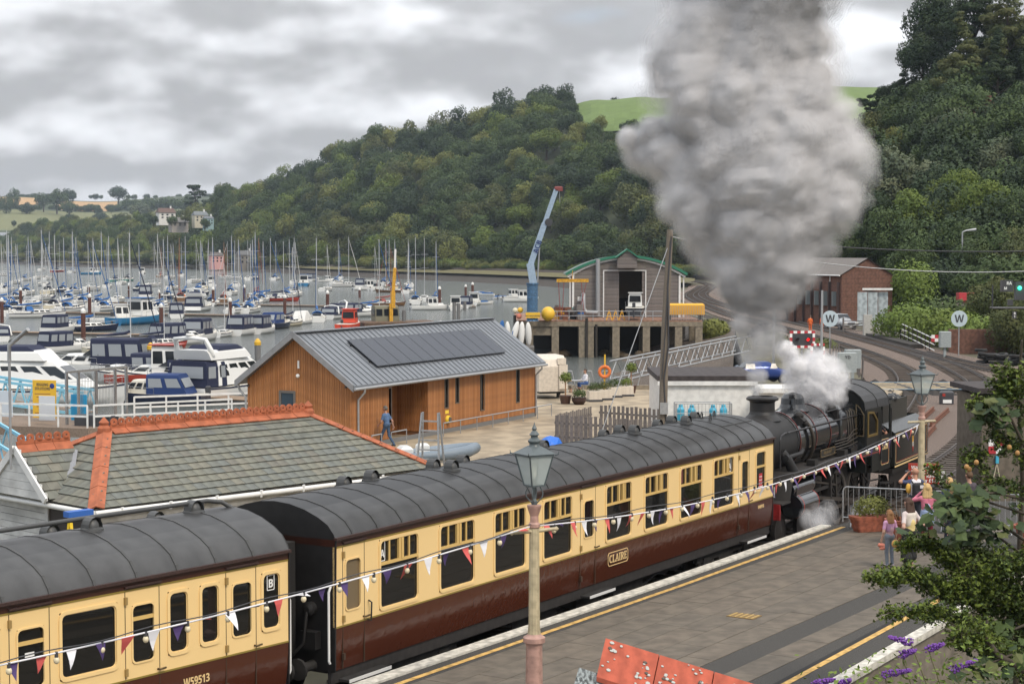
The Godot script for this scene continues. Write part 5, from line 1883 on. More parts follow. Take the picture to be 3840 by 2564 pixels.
	for x:float in[8.9,9.6]:
		b=MB.new()
		b.box(Vector3(x,4.32,0.0),Vector3(0.55,0.06,0.6))
		part("roof_vent",b,mats["cab roof"],E)
	for x:float in[8.22,9.5,10.72]:
		b=MB.new()
		for k in roof.size()-1:
			b.bar(Vector3(x,roof[k].y+0.04,roof[k].x),Vector3(x,roof[k+1].y+0.04,roof[k+1].x),0.035,0.02,Vector3(0,roof[k].y-3.2,roof[k].x))
		part("roof_strip",b,mats["cab roof"],E)
	for s:float in[-1.0,1.0]:
		b=MB.new()
		for q in[[8.36,8.5,2.65,3.52],[8.5,9.5,3.36,3.52],[9.5,9.66,2.65,3.52],[8.36,9.66,2.2,2.65],[9.66,9.8,2.55,3.52],[8.9,9.8,1.45,2.2],[9.66,10.85,2.2-0.8,2.56]]:
			b.box(Vector3((q[0]+q[1])/2,(q[2]+q[3])/2,s*1.3),Vector3(q[1]-q[0],q[3]-q[2],0.03))
		b.box(Vector3(10.8,3.0,s*1.3),Vector3(0.12,1.1,0.04))
		part("cab_side",b,cabm,E)
	b=MB.new()
	b.prism(PackedVector2Array([Vector2(8.2,2.2),Vector2(10.8,2.2),Vector2(10.8,3.4),Vector2(8.2,3.4)]),0.02,Transform3D(Basis(),Vector3(0,0,-0.6)))
	b.box(Vector3(9.6,2.0,0),Vector3(2.4,0.05,2.5))
	part("cab_inside",b,mat("cab interior",0.01,0.01,0.01,0.9),E)
	b=MB.new()
	var wo=PackedVector2Array([Vector2(-0.5,-0.36),Vector2(0.5,-0.36),Vector2(0.5,0.36),Vector2(-0.5,0.36)])
	var sp=PackedVector2Array([Vector2(0.98,2.66),Vector2(1.24,2.66),Vector2(1.25,3.35),Vector2(1.1,3.6),Vector2(0.96,3.7)])
	var si=PackedVector2Array()
	for p in sp:
		si.append(Vector2(1.1,3.1)+(p-Vector2(1.1,3.1))*Vector2(0.8,0.92))
	b.frame(sp,si,0.03,Transform3D(Basis(Vector3(0,0,1),Vector3.UP,Vector3.LEFT),Vector3(8.32,0,0)))
	var fw=part("front_window",b,mats["polished brass"],E)
	b=MB.new()
	b.prism(si,0.01,Transform3D(Basis(Vector3(0,0,1),Vector3.UP,Vector3.LEFT),Vector3(8.31,0,0)))
	part("pane",b,mats["coach glass"],fw)
	b=MB.new()
	b.frame(PackedVector2Array([Vector2(8.42,2.62),Vector2(9.44,2.62),Vector2(9.44,3.1),Vector2(9.0,3.42),Vector2(8.42,3.45)]),PackedVector2Array([Vector2(8.5,2.7),Vector2(9.37,2.7),Vector2(9.37,3.07),Vector2(8.97,3.35),Vector2(8.5,3.38)]),0.03,Transform3D(Basis(),Vector3(0,0,1.31)))
	var sw=part("side_window",b,mat("window brass",0.30,0.21,0.07,0.35,"",1,0,0.7),E)
	b=MB.new()
	b.prism(PackedVector2Array([Vector2(8.5,2.7),Vector2(9.37,2.7),Vector2(9.37,3.07),Vector2(8.97,3.35),Vector2(8.5,3.38)]),0.01,Transform3D(Basis(),Vector3(0,0,1.295)))
	part("pane",b,mats["coach glass"],sw)
	b=MB.new()
	b.frame(round_rect(0.41,0.42,0.08),round_rect(0.395,0.405,0.07),0.004,Transform3D(Basis(),Vector3(10.27,2.0,1.316)))
	part("cab_lining",b,mats["cream lettering"],E)
	b=MB.new()
	b.frame(round_rect(0.375,0.385,0.07),round_rect(0.367,0.377,0.06),0.004,Transform3D(Basis(),Vector3(10.27,2.0,1.316)))
	part("cab_lining",b,red,E)
	lettering("number_lettering","75014",0.25,mats["cream lettering"],E,Transform3D(Basis().scaled(Vector3(0.95,1,1)),Vector3(10.27,2.16,1.318)),true)
	for x:float in[9.72,10.78]:
		b=MB.new()
		b.tube([Vector3(x,1.75,1.36),Vector3(x,3.4,1.36)],0.02,6)
		part("grab_rail",b,mats["handrail steel"],E)
	b=MB.new()
	b.lathe(Vector3(2.1,1.2,1.12),[[0.0,0.0],[0.33,0.0],[0.36,0.04],[0.36,1.4],[0.33,1.44],[0.0,1.46]],22,turn)
	b.lathe(Vector3(1.95,1.68,1.06),[[0.0,0.0],[0.2,0.01],[0.21,1.75],[0.0,1.77]],16,turn)
	b.box(Vector3(2.82,1.45,1.02),Vector3(1.4,0.6,0.5))
	part("cylinder",b,gloss,E)
	for x:float in[2.2,3.45]:
		b=MB.new()
		b.lathe(Vector3(x,1.2,1.12),[[0.362,0.0],[0.367,0.02],[0.362,0.04]],22,turn)
		part("cylinder_lining",b,red,E)
	b=MB.new()
	b.bar(Vector3(3.5,1.42,1.1),Vector3(5.3,1.42,1.1),0.06,0.1)
	b.bar(Vector3(3.5,1.02,1.1),Vector3(5.3,1.02,1.1),0.06,0.08)
	b.box(Vector3(5.35,1.5,1.05),Vector3(0.12,0.9,0.3))
	part("slide_bar",b,dirty,E)
	b=MB.new()
	b.bar(Vector3(4.2,1.2,1.16),Vector3(7.4,0.75,1.18),0.05,0.11)
	b.bar(Vector3(5.2,0.68,1.1),Vector3(9.0,0.68,1.1),0.05,0.12)
	b.bar(Vector3(3.9,1.72,1.12),Vector3(5.9,1.4,1.12),0.05,0.06)
	b.bar(Vector3(5.9,1.75,1.12),Vector3(6.0,1.0,1.12),0.06,0.08)
	part("connecting_rod",b,mat("motion steel",0.12,0.11,0.1,0.35,"fine",0.6,0,0.7),E)
	for x:float in[5.25,7.1,8.95]:
		for s:float in[-0.72,0.72]:
			var w=Node3D.new()
			w.name="driving_wheel"
			E.add_child(w,true)
			w.position=Vector3(x,0.86,s)
			var ring=Basis(Vector3.RIGHT,Vector3(0,0,1),Vector3(0,-1,0))
			b=MB.new()
			b.lathe(Vector3.ZERO,[[0.74,-0.06],[0.86,-0.07],[0.86,0.07],[0.74,0.06],[0.74,-0.06]],30,ring)
			part("tyre",b,mat("tyre steel",0.14,0.13,0.12,0.35,"",1,0,0.6),w)
			b=MB.new()
			b.lathe(Vector3.ZERO,[[0.68,-0.045],[0.75,-0.045],[0.75,0.045],[0.68,0.045],[0.68,-0.045]],26,ring)
			b.lathe(Vector3.ZERO,[[0.0,-0.09],[0.15,-0.09],[0.15,0.09],[0.0,0.1]],14,ring)
			part("rim",b,dirty,w)
			for k in 16:
				b=MB.new()
				var a=TAU*k/16
				b.bar(Vector3(cos(a),sin(a),0)*0.13,Vector3(cos(a),sin(a),0)*0.7,0.05,0.05,Vector3(0,0,1))
				part("spoke",b,dirty,w)
			b=MB.new()
			b.box(Vector3(0.0,0.5,0),Vector3(0.7,0.2,0.1))
			part("balance_weight",b,dirty,w)
	for x:float in[2.05,3.85]:
		wheelset(E,x,0.46,dirty)
	b=MB.new()
	b.box(Vector3(5.6,1.1,0),Vector3(8.6,0.9,1.1))
	b.box(Vector3(7.6,1.5,0),Vector3(2.0,1.0,1.4))
	b.tube([Vector3(8.3,2.0,1.15),Vector3(8.5,1.4,1.15),Vector3(9.0,1.15,1.15),Vector3(10.2,1.1,1.2)],0.03,6)
	b.tube([Vector3(9.0,1.7,1.1),Vector3(9.1,1.1,1.1),Vector3(8.9,0.7,1.05),Vector3(9.3,0.45,1.0)],0.05,6)
	part("frames",b,dirty,E)
	for k in 2:
		b=MB.new()
		b.box(Vector3(10.3,0.55+k*0.4,1.28),Vector3(0.5,0.04,0.24))
		b.box(Vector3(10.05,0.75+k*0.25,1.2),Vector3(0.05,0.5,0.05))
		part("cab_step",b,dirty,E)
	var at=E.transform*Vector3(11.15,0,0)
	var T=base("locomotive_tender","black lined tender with a lion crest and coal bunker, behind the locomotive cab","tender",at,deg_to_rad(90-27.0))
	b=MB.new()
	b.box(Vector3(2.45,1.93,0),Vector3(4.6,1.15,2.62))
	part("tank",b,mat("tender black",0.022,0.023,0.021,0.22,"soft",1.6),T)
	b=MB.new()
	for s:float in[-1.0,1.0]:
		b.quad(Vector3(0.15,2.505,s*1.31),Vector3(4.75,2.505,s*1.31),Vector3(4.75,2.78,s*0.86),Vector3(0.15,2.78,s*0.86),Vector3(0,1,s))
	b.quad(Vector3(4.74,2.5,-1.31),Vector3(4.74,2.5,1.31),Vector3(4.74,2.78,0.86),Vector3(4.74,2.78,-0.86),Vector3.RIGHT)
	part("sloping_top",b,mats["tender black"],T)
	b=MB.new()
	for s:float in[-0.84,0.84]:
		b.box(Vector3(1.9,3.1,s),Vector3(3.2,0.78,0.04))
	b.box(Vector3(3.5,3.1,0),Vector3(0.04,0.78,1.7))
	b.prism(PackedVector2Array([Vector2(-0.86,2.7),Vector2(0.86,2.7),Vector2(0.86,3.5),Vector2(0.5,3.8),Vector2(0,3.9),Vector2(-0.5,3.8),Vector2(-0.86,3.5)]),0.04,Transform3D(Basis(Vector3(0,0,1),Vector3.UP,Vector3.LEFT),Vector3(0.7,0,0)))
	part("coal_bunker",b,mats["cab black"],T)
	for k in 60:
		b=MB.new()
		b.ball(Vector3.ZERO,Vector3(0.16,0.12,0.14),5,3)
		put("coal_lump",crowns.get_or_add("coal",b.mesh()),mat("coal",0.012,0.012,0.013,0.3),T,Vector3(rng.randf_range(0.85,3.4),rng.randf_range(3.3,3.52),rng.randf_range(-0.75,0.75)),Basis(Vector3(rng.randf(),rng.randf(),rng.randf()).normalized(),rng.randf()*6.0).scaled(Vector3.ONE*rng.randf_range(0.6,1.4)))
	b=MB.new()
	b.frame(round_rect(2.15,0.5,0.06),round_rect(2.13,0.48,0.05),0.004,Transform3D(Basis(),Vector3(2.45,1.95,1.312)))
	b.bar(Vector3(0.2,1.36,1.315),Vector3(4.75,1.36,1.315),0.01,0.05)
	part("tender_lining",b,mats["cream lettering"],T)
	b=MB.new()
	b.frame(round_rect(2.1,0.45,0.05),round_rect(2.09,0.44,0.045),0.004,Transform3D(Basis(),Vector3(2.45,1.95,1.312)))
	part("tender_lining",b,red,T)
	b=MB.new()
	b.box(Vector3(2.6,2.02,1.314),Vector3(0.16,0.13,0.006))
	b.box(Vector3(2.56,2.13,1.314),Vector3(0.1,0.1,0.006))
	b.bar(Vector3(2.66,2.06,1.314),Vector3(2.7,2.18,1.314),0.006,0.03)
	var crest=part("crest",b,mat("crest gold",0.62,0.33,0.05,0.4),T)
	b=MB.new()
	b.lathe(Vector3(2.6,1.9,1.314),[[0.055,0.0],[0.055,0.006],[0.085,0.006],[0.085,0.0]],14,Basis(Vector3.RIGHT,Vector3(0,0,1),Vector3(0,-1,0)))
	part("crest_wheel",b,mats["sign white"],crest)
	b=MB.new()
	b.prism(PackedVector2Array([Vector2(-0.08,0.1),Vector2(0.08,0.1),Vector2(0.0,-0.1)]),0.006,Transform3D(Basis(),Vector3(2.6,1.72,1.312)))
	part("crest_tail",b,mat("crest red",0.45,0.05,0.04,0.4),crest)
	b=MB.new()
	b.tube([Vector3(4.3,2.75,0.5),Vector3(4.3,3.2,0.5),Vector3(4.36,3.28,0.5),Vector3(4.42,3.2,0.5),Vector3(4.42,2.75,0.5)],0.03,7)
	b.lathe(Vector3(4.1,2.78,0),[[0.28,0.0],[0.28,0.14],[0.22,0.2],[0.0,0.21]],16)
	part("filler",b,mats["cab black"],T)
	for x:float in[0.8,2.4,4.0]:
		wheelset(T,x,0.5,dirty)
	b=MB.new()
	b.box(Vector3(2.45,1.2,0),Vector3(4.6,0.16,2.5))
	for s:float in[-1.12,1.12]:
		b.box(Vector3(2.45,0.95,s),Vector3(4.5,0.4,0.04))
		for x:float in[0.8,2.4,4.0]:
			b.box(Vector3(x,0.55,s),Vector3(0.36,0.5,0.12))
	part("tender_frame",b,dirty,T)
func edge_points(off:float)->PackedVector2Array:
	var p=PackedVector2Array()
	for q in[[-9.4,-21.4],[-2.85,-30.6],[3.3,-40.1],[8.65,-48.65]]:
		p.append(Vector2(q[0],q[1]))
	var r=PackedVector2Array()
	for i in p.size():
		var d=(p[mini(i+1,p.size()-1)]-p[maxi(i-1,0)]).normalized()
		r.append(p[i]+Vector2(-d.y,d.x)*off)
	return r
func strip(b:MB,off0:float,off1:float,top:float,bottom:float,line:=0):
	var p=edge_points(off0)
	var q=edge_points(off1)
	for i in p.size()-1:
		var a=[Vector3(p[i].x,top,p[i].y),Vector3(p[i+1].x,top,p[i+1].y),Vector3(q[i+1].x,top,q[i+1].y),Vector3(q[i].x,top,q[i].y)]
		b.quad(a[0],a[1],a[2],a[3],Vector3.UP)
		if bottom<top:
			var dn=Vector3.UP*(top-bottom)
			b.quad(a[0],a[1],a[1]-dn,a[0]-dn,a[0]-a[3])
			b.quad(a[2],a[3],a[3]-dn,a[2]-dn,a[3]-a[0])
	if bottom<top:
		var n=p.size()-1
		b.quad(Vector3(p[n].x,top,p[n].y),Vector3(q[n].x,top,q[n].y),Vector3(q[n].x,bottom,q[n].y),Vector3(p[n].x,bottom,p[n].y),Vector3(p[n].x-p[n-1].x,0,p[n].y-p[n-1].y))
func far_edge(t:float,off:float)->Vector3:
	var a=Vector3(1.15,0,-23.0)
	var d=Vector3(0.521,0,-0.854)
	return a+d*t+Vector3(0.854,0,0.521)*off
func build_platform():
	var asphalt=mat("platform asphalt",0.125,0.108,0.088,0.88,"blotch2" if tex.has("blotch2")else "mottle",2.6,0.5)
	world_tri(asphalt)
	var gritty=world_tri(mat("gritty tarmac",0.105,0.098,0.088,0.92,"stone",0.35,0.8))
	var b=MB.new()
	var e=edge_points(0.35)
	var poly=PackedVector2Array()
	for q in e:poly.append(q)
	poly.append(Vector2(12.6,-53.0))
	poly.append(Vector2(far_edge(36,-0.3).x,far_edge(36,-0.3).z))
	poly.append(Vector2(far_edge(-6,-0.3).x,far_edge(-6,-0.3).z))
	slab(b,poly,0.93,1.2)
	struct("platform",b,gritty)
	b=MB.new()
	strip(b,0.0,0.3,0.952,0.80)
	struct("platform_edge",b,world_tri(mat("white edge paint",0.60,0.57,0.50,0.7,"mottle",0.8,0.3)))
	b=MB.new()
	strip(b,0.06,0.3,0.80,-0.3)
	struct("platform_wall",b,world_tri(mat("platform brick dark",0.05,0.042,0.036,0.9,"stone",0.8,2.0)))
	b=MB.new()
	strip(b,0.60,0.73,0.938,0.938)
	struct("yellow_line",b,world_tri(mat("yellow line paint",0.60,0.37,0.11,0.8,"mottle",0.7)))
	var fl=Node3D.new()
	fl.name="paving"
	add_child(fl)
	tag(fl,"","","","structure")
	var tones=[]
	for i in 5:
		tones.append(world_tri(mat("paving %d"%i,[0.135,0.128,0.140,0.124,0.131][i],[0.112,0.107,0.115,0.104,0.108][i],[0.086,0.083,0.088,0.081,0.083][i],0.85,"blotch3",2.8,0.25)))
	var d=Vector3(0.5446,0,-0.8387)
	var r=Vector3(0.8387,0,0.5446)
	var o=Vector3(-2.85,0.934,-30.6)+r*0.86
	var ends=edge_points(0)
	for row in 16:
		var x=-9.0+fmod(row*0.71,1.0)
		while x<21.6:
			var w=rng.randf_range(1.3,2.3)
			var c=o+r*(row*0.62+0.31+0.02*0)+d*(x+w/2)
			var width=9.4
			var rel=c-far_edge(0,-1.03)
			if rel.dot(Vector3(0.854,0,0.521))<-0.3 and absf(row-6.4+x*0.02)>0.5:
				var q=MB.new()
				q.box(Vector3.ZERO,Vector3(0.608,0.02,w-0.012))
				put("slab",q.mesh(),tones[rng.randi()%5],fl,c+Vector3.UP*(-0.004+rng.randf()*0.004),Basis(r,Vector3.UP,-d).rotated(Vector3.UP,rng.randf_range(-0.003,0.003)))
			x+=w
	b=MB.new()
	b.quad(far_edge(-6,-0.90)+Vector3.UP*0.938,far_edge(36,-0.90)+Vector3.UP*0.938,far_edge(36,-0.77)+Vector3.UP*0.938,far_edge(-6,-0.77)+Vector3.UP*0.938,Vector3.UP)
	struct("yellow_line",b,mats["yellow line paint"])
	b=MB.new()
	b.quad(far_edge(-6,-1.02)+Vector3.UP*0.937,far_edge(36,-1.02)+Vector3.UP*0.937,far_edge(36,-0.93)+Vector3.UP*0.937,far_edge(-6,-0.93)+Vector3.UP*0.937,Vector3.UP)
	struct("tar_seam",b,mat("tar seam",0.022,0.02,0.019,0.9,"fine",0.5))
	b=MB.new()
	for k in 26:
		b.bar(far_edge(-6+k*1.6,-0.12)+Vector3.UP*0.9,far_edge(-6+k*1.6+1.585,-0.12)+Vector3.UP*0.9,0.24,0.13)
	tag(part("coping",b,mats["white edge paint"]),"","","","structure")
	b=MB.new()
	var w0=far_edge(-6,-0.08)
	var w1=far_edge(36,-0.08)
	b.quad(w0+Vector3.UP*0.84,w1+Vector3.UP*0.84,w1-Vector3.UP*1.2,w0-Vector3.UP*1.2,Vector3(0.854,0,0.521))
	struct("platform_wall",b,world_tri(mat("platform wall",0.20,0.17,0.135,0.9,"mottle",1.6,2.0)))
	b=MB.new()
	var dc=Vector3(4.87,0.95,-36.37)
	b.box(dc,Vector3(0.62,0.01,0.45),Basis(r,Vector3.UP,-d))
	var dr=thing("drain_cover",b,mat("rusty cover",0.30,0.19,0.07,0.8,"fine",0.3,1.0),"rusty yellow rectangular drain cover in the platform paving","drain cover")
	for k in 5:
		b=MB.new()
		b.bar(dc+r*(-0.25+k*0.125)+d*0.2+Vector3.UP*0.008,dc+r*(-0.25+k*0.125)-d*0.2+Vector3.UP*0.008,0.03,0.01)
		part("rib",b,mat("worn cover rib",0.42,0.29,0.10,0.7),dr)
func make_lamp(label:String,at:Vector3,turn:float)->Node3D:
	var L=base("platform_lamp",label,"lamp post",at,turn,"heritage platform lamps")
	var cream=mat("lamp cream",0.50,0.42,0.27,0.55,"mottle",0.7)
	var pink=mat("lamp pink",0.45,0.27,0.22,0.55,"mottle",0.7)
	var iron=mat("lantern grey",0.085,0.105,0.11,0.4,"soft",0.6)
	var b=MB.new()
	b.lathe(Vector3.ZERO,[[0.22,0.0],[0.22,0.1],[0.15,0.16],[0.14,0.9],[0.15,0.98],[0.19,1.0],[0.19,1.08],[0.13,1.12],[0.115,1.14]],16)
	part("pedestal",b,pink,L)
	b=MB.new()
	var sec=[]
	for q in[[0.115,1.14],[0.10,1.3],[0.085,2.95]]:
		var row=PackedVector3Array()
		for k in 48:
			var a=TAU*k/48
			var f:float=q[0]*(1.0-0.1*(0.5+0.5*cos(a*12)))
			row.append(Vector3(cos(a)*f,q[1],sin(a)*f))
		sec.append(row)
	b.loft(sec)
	part("column",b,cream,L)
	b=MB.new()
	b.lathe(Vector3.ZERO,[[0.085,2.95],[0.1,2.97],[0.1,3.02],[0.075,3.05],[0.072,3.16],[0.12,3.3],[0.125,3.34],[0.0,3.35]],16)
	part("capital",b,pink,L)
	b=MB.new()
	for s:float in[-1,1]:
		b.lathe(Vector3(0,2.9,0),[[0.045,0.0],[0.035,0.1],[0.03,0.42],[0.045,0.45],[0.0,0.5]],8,Basis(Vector3(0,s,0),Vector3(s,0,0),Vector3(0,0,1)))
	part("cross_arm",b,cream,L)
	b=MB.new()
	for k in 4:
		var a=PI/4+k*PI/2
		var c=Vector3(cos(a),0,sin(a))
		b.tube([c*0.03+Vector3.UP*3.36,c*0.14+Vector3.UP*3.48,c*0.15+Vector3.UP*3.56,c*0.1+Vector3.UP*3.66],0.012,5)
	b.lathe(Vector3(0,3.35,0),[[0.05,0.0],[0.05,0.06],[0.02,0.1],[0.02,0.32]],8)
	part("lantern_bracket",b,iron,L)
	var y0=3.68
	var y1=4.2
	var g0=0.125
	var g1=0.235
	b=MB.new()
	for k in 4:
		var a=PI/4+k*PI/2
		var c=Vector3(cos(a),0,sin(a))*1.414
		var a2=a+PI/2
		var c2=Vector3(cos(a2),0,sin(a2))*1.414
		b.bar(c*g0+Vector3.UP*y0,c*g1+Vector3.UP*y1,0.025,0.025,c.cross(Vector3.UP))
		b.bar(c*g0+Vector3.UP*y0,c2*g0+Vector3.UP*y0,0.025,0.03)
		b.bar(c*g1+Vector3.UP*y1,c2*g1+Vector3.UP*y1,0.03,0.035)
		b.tube([c*(g1+0.02)+Vector3.UP*y1,c*(g1+0.06)+Vector3.UP*(y1+0.02),c*(g1+0.065)+Vector3.UP*(y1+0.07)],[0.015,0.012,0.004],5)
	var fr=part("lantern_frame",b,iron,L)
	b=MB.new()
	for k in 4:
		var a=PI/4+k*PI/2
		var c=Vector3(cos(a),0,sin(a))*1.414
		var c2=Vector3(cos(a+PI/2),0,sin(a+PI/2))*1.414
		b.quad(c*(g1+0.03)+Vector3.UP*(y1+0.02),c2*(g1+0.03)+Vector3.UP*(y1+0.02),c2*0.08+Vector3.UP*(y1+0.15),c*0.08+Vector3.UP*(y1+0.15),c+c2+Vector3.UP)
	b.lathe(Vector3(0,y1+0.14,0),[[0.1,0.0],[0.085,0.03],[0.085,0.05],[0.11,0.08],[0.11,0.1],[0.06,0.15],[0.06,0.18],[0.09,0.2],[0.05,0.25],[0.03,0.27],[0.045,0.3],[0.03,0.33],[0.012,0.37],[0.0,0.42]],14)
	part("lantern_roof",b,iron,L)
	var glass=mat("lantern glass",0.62,0.70,0.68,0.05)
	glass.transparency=BaseMaterial3D.TRANSPARENCY_ALPHA
	glass.albedo_color.a=0.42
	for k in 4:
		b=MB.new()
		var a=PI/4+k*PI/2
		var c=Vector3(cos(a),0,sin(a))*1.38
		var c2=Vector3(cos(a+PI/2),0,sin(a+PI/2))*1.38
		b.quad(c*g0+Vector3.UP*y0,c2*g0+Vector3.UP*y0,c2*g1+Vector3.UP*y1,c*g1+Vector3.UP*y1,c+c2)
		part("pane",b,glass,fr)
	b=MB.new()
	b.lathe(Vector3(0,y0,0),[[0.03,0.0],[0.03,0.1],[0.02,0.12],[0.0,0.121]],8)
	part("bulb_holder",b,mats["dark plastic"],fr)
	b=MB.new()
	b.lathe(Vector3(0,y0+0.12,0),[[0.02,0.0],[0.04,0.05],[0.04,0.25],[0.0,0.28]],8)
	part("lamp_bulb",b,mat("frosted bulb",0.6,0.6,0.52,0.4),fr)
	return L
func bunting(label:String,p:Vector3,q:Vector3,sag:float,flags:int,seed_:int):
	var r=RandomNumberGenerator.new()
	r.seed=seed_
	var S=base("bunting_string",label,"bunting",p,0,"bunting and festoon light strings over the platform")
	var cols=[mat("flag white",0.74,0.74,0.78,0.8),mat("flag purple",0.075,0.045,0.16,0.8),mat("flag coral",0.62,0.11,0.10,0.8)]
	for c in cols:
		c.backlight_enabled=true
		c.backlight=Color(0.3,0.3,0.3)
	var pts=[]
	var pts2=[]
	for i in 41:
		var t=i/40.0
		pts.append(hang(p,q,sag,t)-p)
		pts2.append(hang(p,q,sag*0.8,t)-p+Vector3(0.02,0.03+0.02*sin(t*40.0),0.02))
	var b=MB.new()
	b.tube(pts,0.014,5)
	part("tape",b,cols[0],S)
	b=MB.new()
	b.tube(pts2,0.009,5)
	part("lamp_cable",b,mats["dark plastic"],S)
	var dir=(q-p).normalized()
	for i in flags:
		var t=(i+0.5)/flags
		var o=hang(p,q,sag,t)-p
		var d=(hang(p,q,sag,t+0.01)-hang(p,q,sag,t-0.01)).normalized()
		var w=0.10*r.randf_range(0.75,1.1)
		var h=0.27*r.randf_range(0.8,1.1)
		var swing=d.cross(Vector3.UP).normalized()*r.randf_range(-0.14,0.14)
		var tip=Vector3.DOWN*h+swing+d*r.randf_range(-0.05,0.06)
		if r.randf()<0.12:
			tip=Vector3.DOWN*0.06+swing*1.4+d*0.16
		b=MB.new()
		var n=d.cross(Vector3.UP).normalized()
		var rows=[]
		for k in 5:
			var f=k/4.0
			var c=tip*f+n*sin(f*3.0+i)*0.025
			rows.append([o+c-d*w*(1-f),o+c+d*w*(1-f),n])
		for k in 4:
			b.quad(rows[k][0],rows[k][1],rows[k+1][1],rows[k+1][0],n)
			b.quad(rows[k][0]-n*0.004,rows[k][1]-n*0.004,rows[k+1][1]-n*0.004,rows[k+1][0]-n*0.004,-n)
		part("flag",b,cols[i%3 if r.randf()>0.1 else r.randi()%3],S)
	for i in int(flags*0.62):
		var t=(i+0.7)/(flags*0.62)
		var o=hang(p,q,sag*0.85,t)-p
		b=MB.new()
		b.lathe(o,[[0.022,0.0],[0.026,-0.07],[0.02,-0.08],[0.0,-0.081]],8)
		var hl=part("lamp_holder",b,mats["dark plastic"],S)
		b=MB.new()
		b.ball(o+Vector3.DOWN*0.115,Vector3(0.042,0.05,0.042),10,7)
		part("festoon_bulb",b,mat("opal bulb",0.66,0.58,0.40,0.3),hl)
func hang(p:Vector3,q:Vector3,sag:float,t:float)->Vector3:
	return p.lerp(q,t)+Vector3.DOWN*sag*4.0*t*(1.0-t)
func build_platform_things():
	make_lamp("cream and pink platform lamp in the foreground before the CLAIRE coach",Vector3(0.378,0.95,-29.5),0.55)
	make_lamp("cream platform lamp standing behind the barrier beside the tender",Vector3(11.4,0.95,-48.5),0.45)
	bunting("string of flags and bulbs from the left edge to the foreground lamp",Vector3(-7.81,3.25,-21.0),Vector3(0.30,3.93,-29.45),0.15,27,3)
	bunting("string of flags and bulbs from the foreground lamp to the lamp by the tender",Vector3(0.46,3.93,-29.55),Vector3(11.3,3.78,-48.4),0.47,46,9)
func bone_mesh(b:MB,bones:Array,h:float,blend:float):
	var lo=Vector3.INF
	var hi=-Vector3.INF
	for q in bones:
		var m:float=maxf(q[2],q[3])+blend+h*2
		lo=lo.min(q[0]-Vector3.ONE*m).min(q[1]-Vector3.ONE*m)
		hi=hi.max(q[0]+Vector3.ONE*m).max(q[1]+Vector3.ONE*m)
	var nx=int((hi.x-lo.x)/h)+2
	var ny=int((hi.y-lo.y)/h)+2
	var nz=int((hi.z-lo.z)/h)+2
	var acc=PackedFloat32Array()
	acc.resize(nx*ny*nz)
	var kk=1.0/blend
	for q in bones:
		var m:float=maxf(q[2],q[3])+blend*1.6+h
		var p0:Vector3=((q[0].min(q[1])-Vector3.ONE*m-lo)/h).floor().max(Vector3.ZERO)
		var p1:Vector3=((q[0].max(q[1])+Vector3.ONE*m-lo)/h).ceil()
		var a:Vector3=q[0]
		var ab:Vector3=q[1]-a
		var l2=maxf(ab.length_squared(),1e-9)
		var ra:float=q[2]
		var dr:float=q[3]-ra
		for z in range(int(p0.z),mini(int(p1.z),nz)):
			for y in range(int(p0.y),mini(int(p1.y),ny)):
				var i=(z*ny+y)*nx
				for x in range(int(p0.x),mini(int(p1.x),nx)):
					var p=lo+Vector3(x,y,z)*h-a
					var t=clampf(p.dot(ab)/l2,0,1)
					var d=(p-ab*t).length()-ra-dr*t
					if d<m:
						acc[i+x]+=exp(-d*kk*3.0)
	for i in acc.size():
		acc[i]=log(maxf(acc[i],1e-6))
	nets(acc,nx,ny,nz,lo,h,0.0,b,bones)
func hand(b:MB,at:Vector3,dir:Vector3,up:Vector3,skin:Color,curl:float,s:=1.0):
	b.col=skin
	var d=dir.normalized()
	var side=d.cross(up).normalized()
	var n=side.cross(d).normalized()
	b.box(at+d*0.045*s,Vector3(0.08,0.028,0.09)*s,Basis(side,n,-d))
	for k in 4:
		var o=at+d*0.088*s+side*(0.03-0.02*k)*s
		var l:float=[0.068,0.078,0.072,0.055][k]*s
		var m=o+d*l*0.5-n*curl*l*0.3
		b.tube([o,m,m+(d*0.5-n*curl*0.8).normalized()*l*0.5],[0.0095*s,0.009*s,0.0075*s],6)
	var th=at+d*0.03*s+side*0.04*s
	b.tube([th,th+(d*0.6+side*0.8).normalized()*0.035*s,th+(d*0.9+side*0.45).normalized()*0.065*s-n*curl*0.02*s],[0.0115*s,0.0105*s,0.008*s],6)
func cloth_mat(k:String)->StandardMaterial3D:
	var m=mat(k,1,1,1,0.8,"soft",0.3,0.3)
	m.vertex_color_use_as_albedo=true
	return m
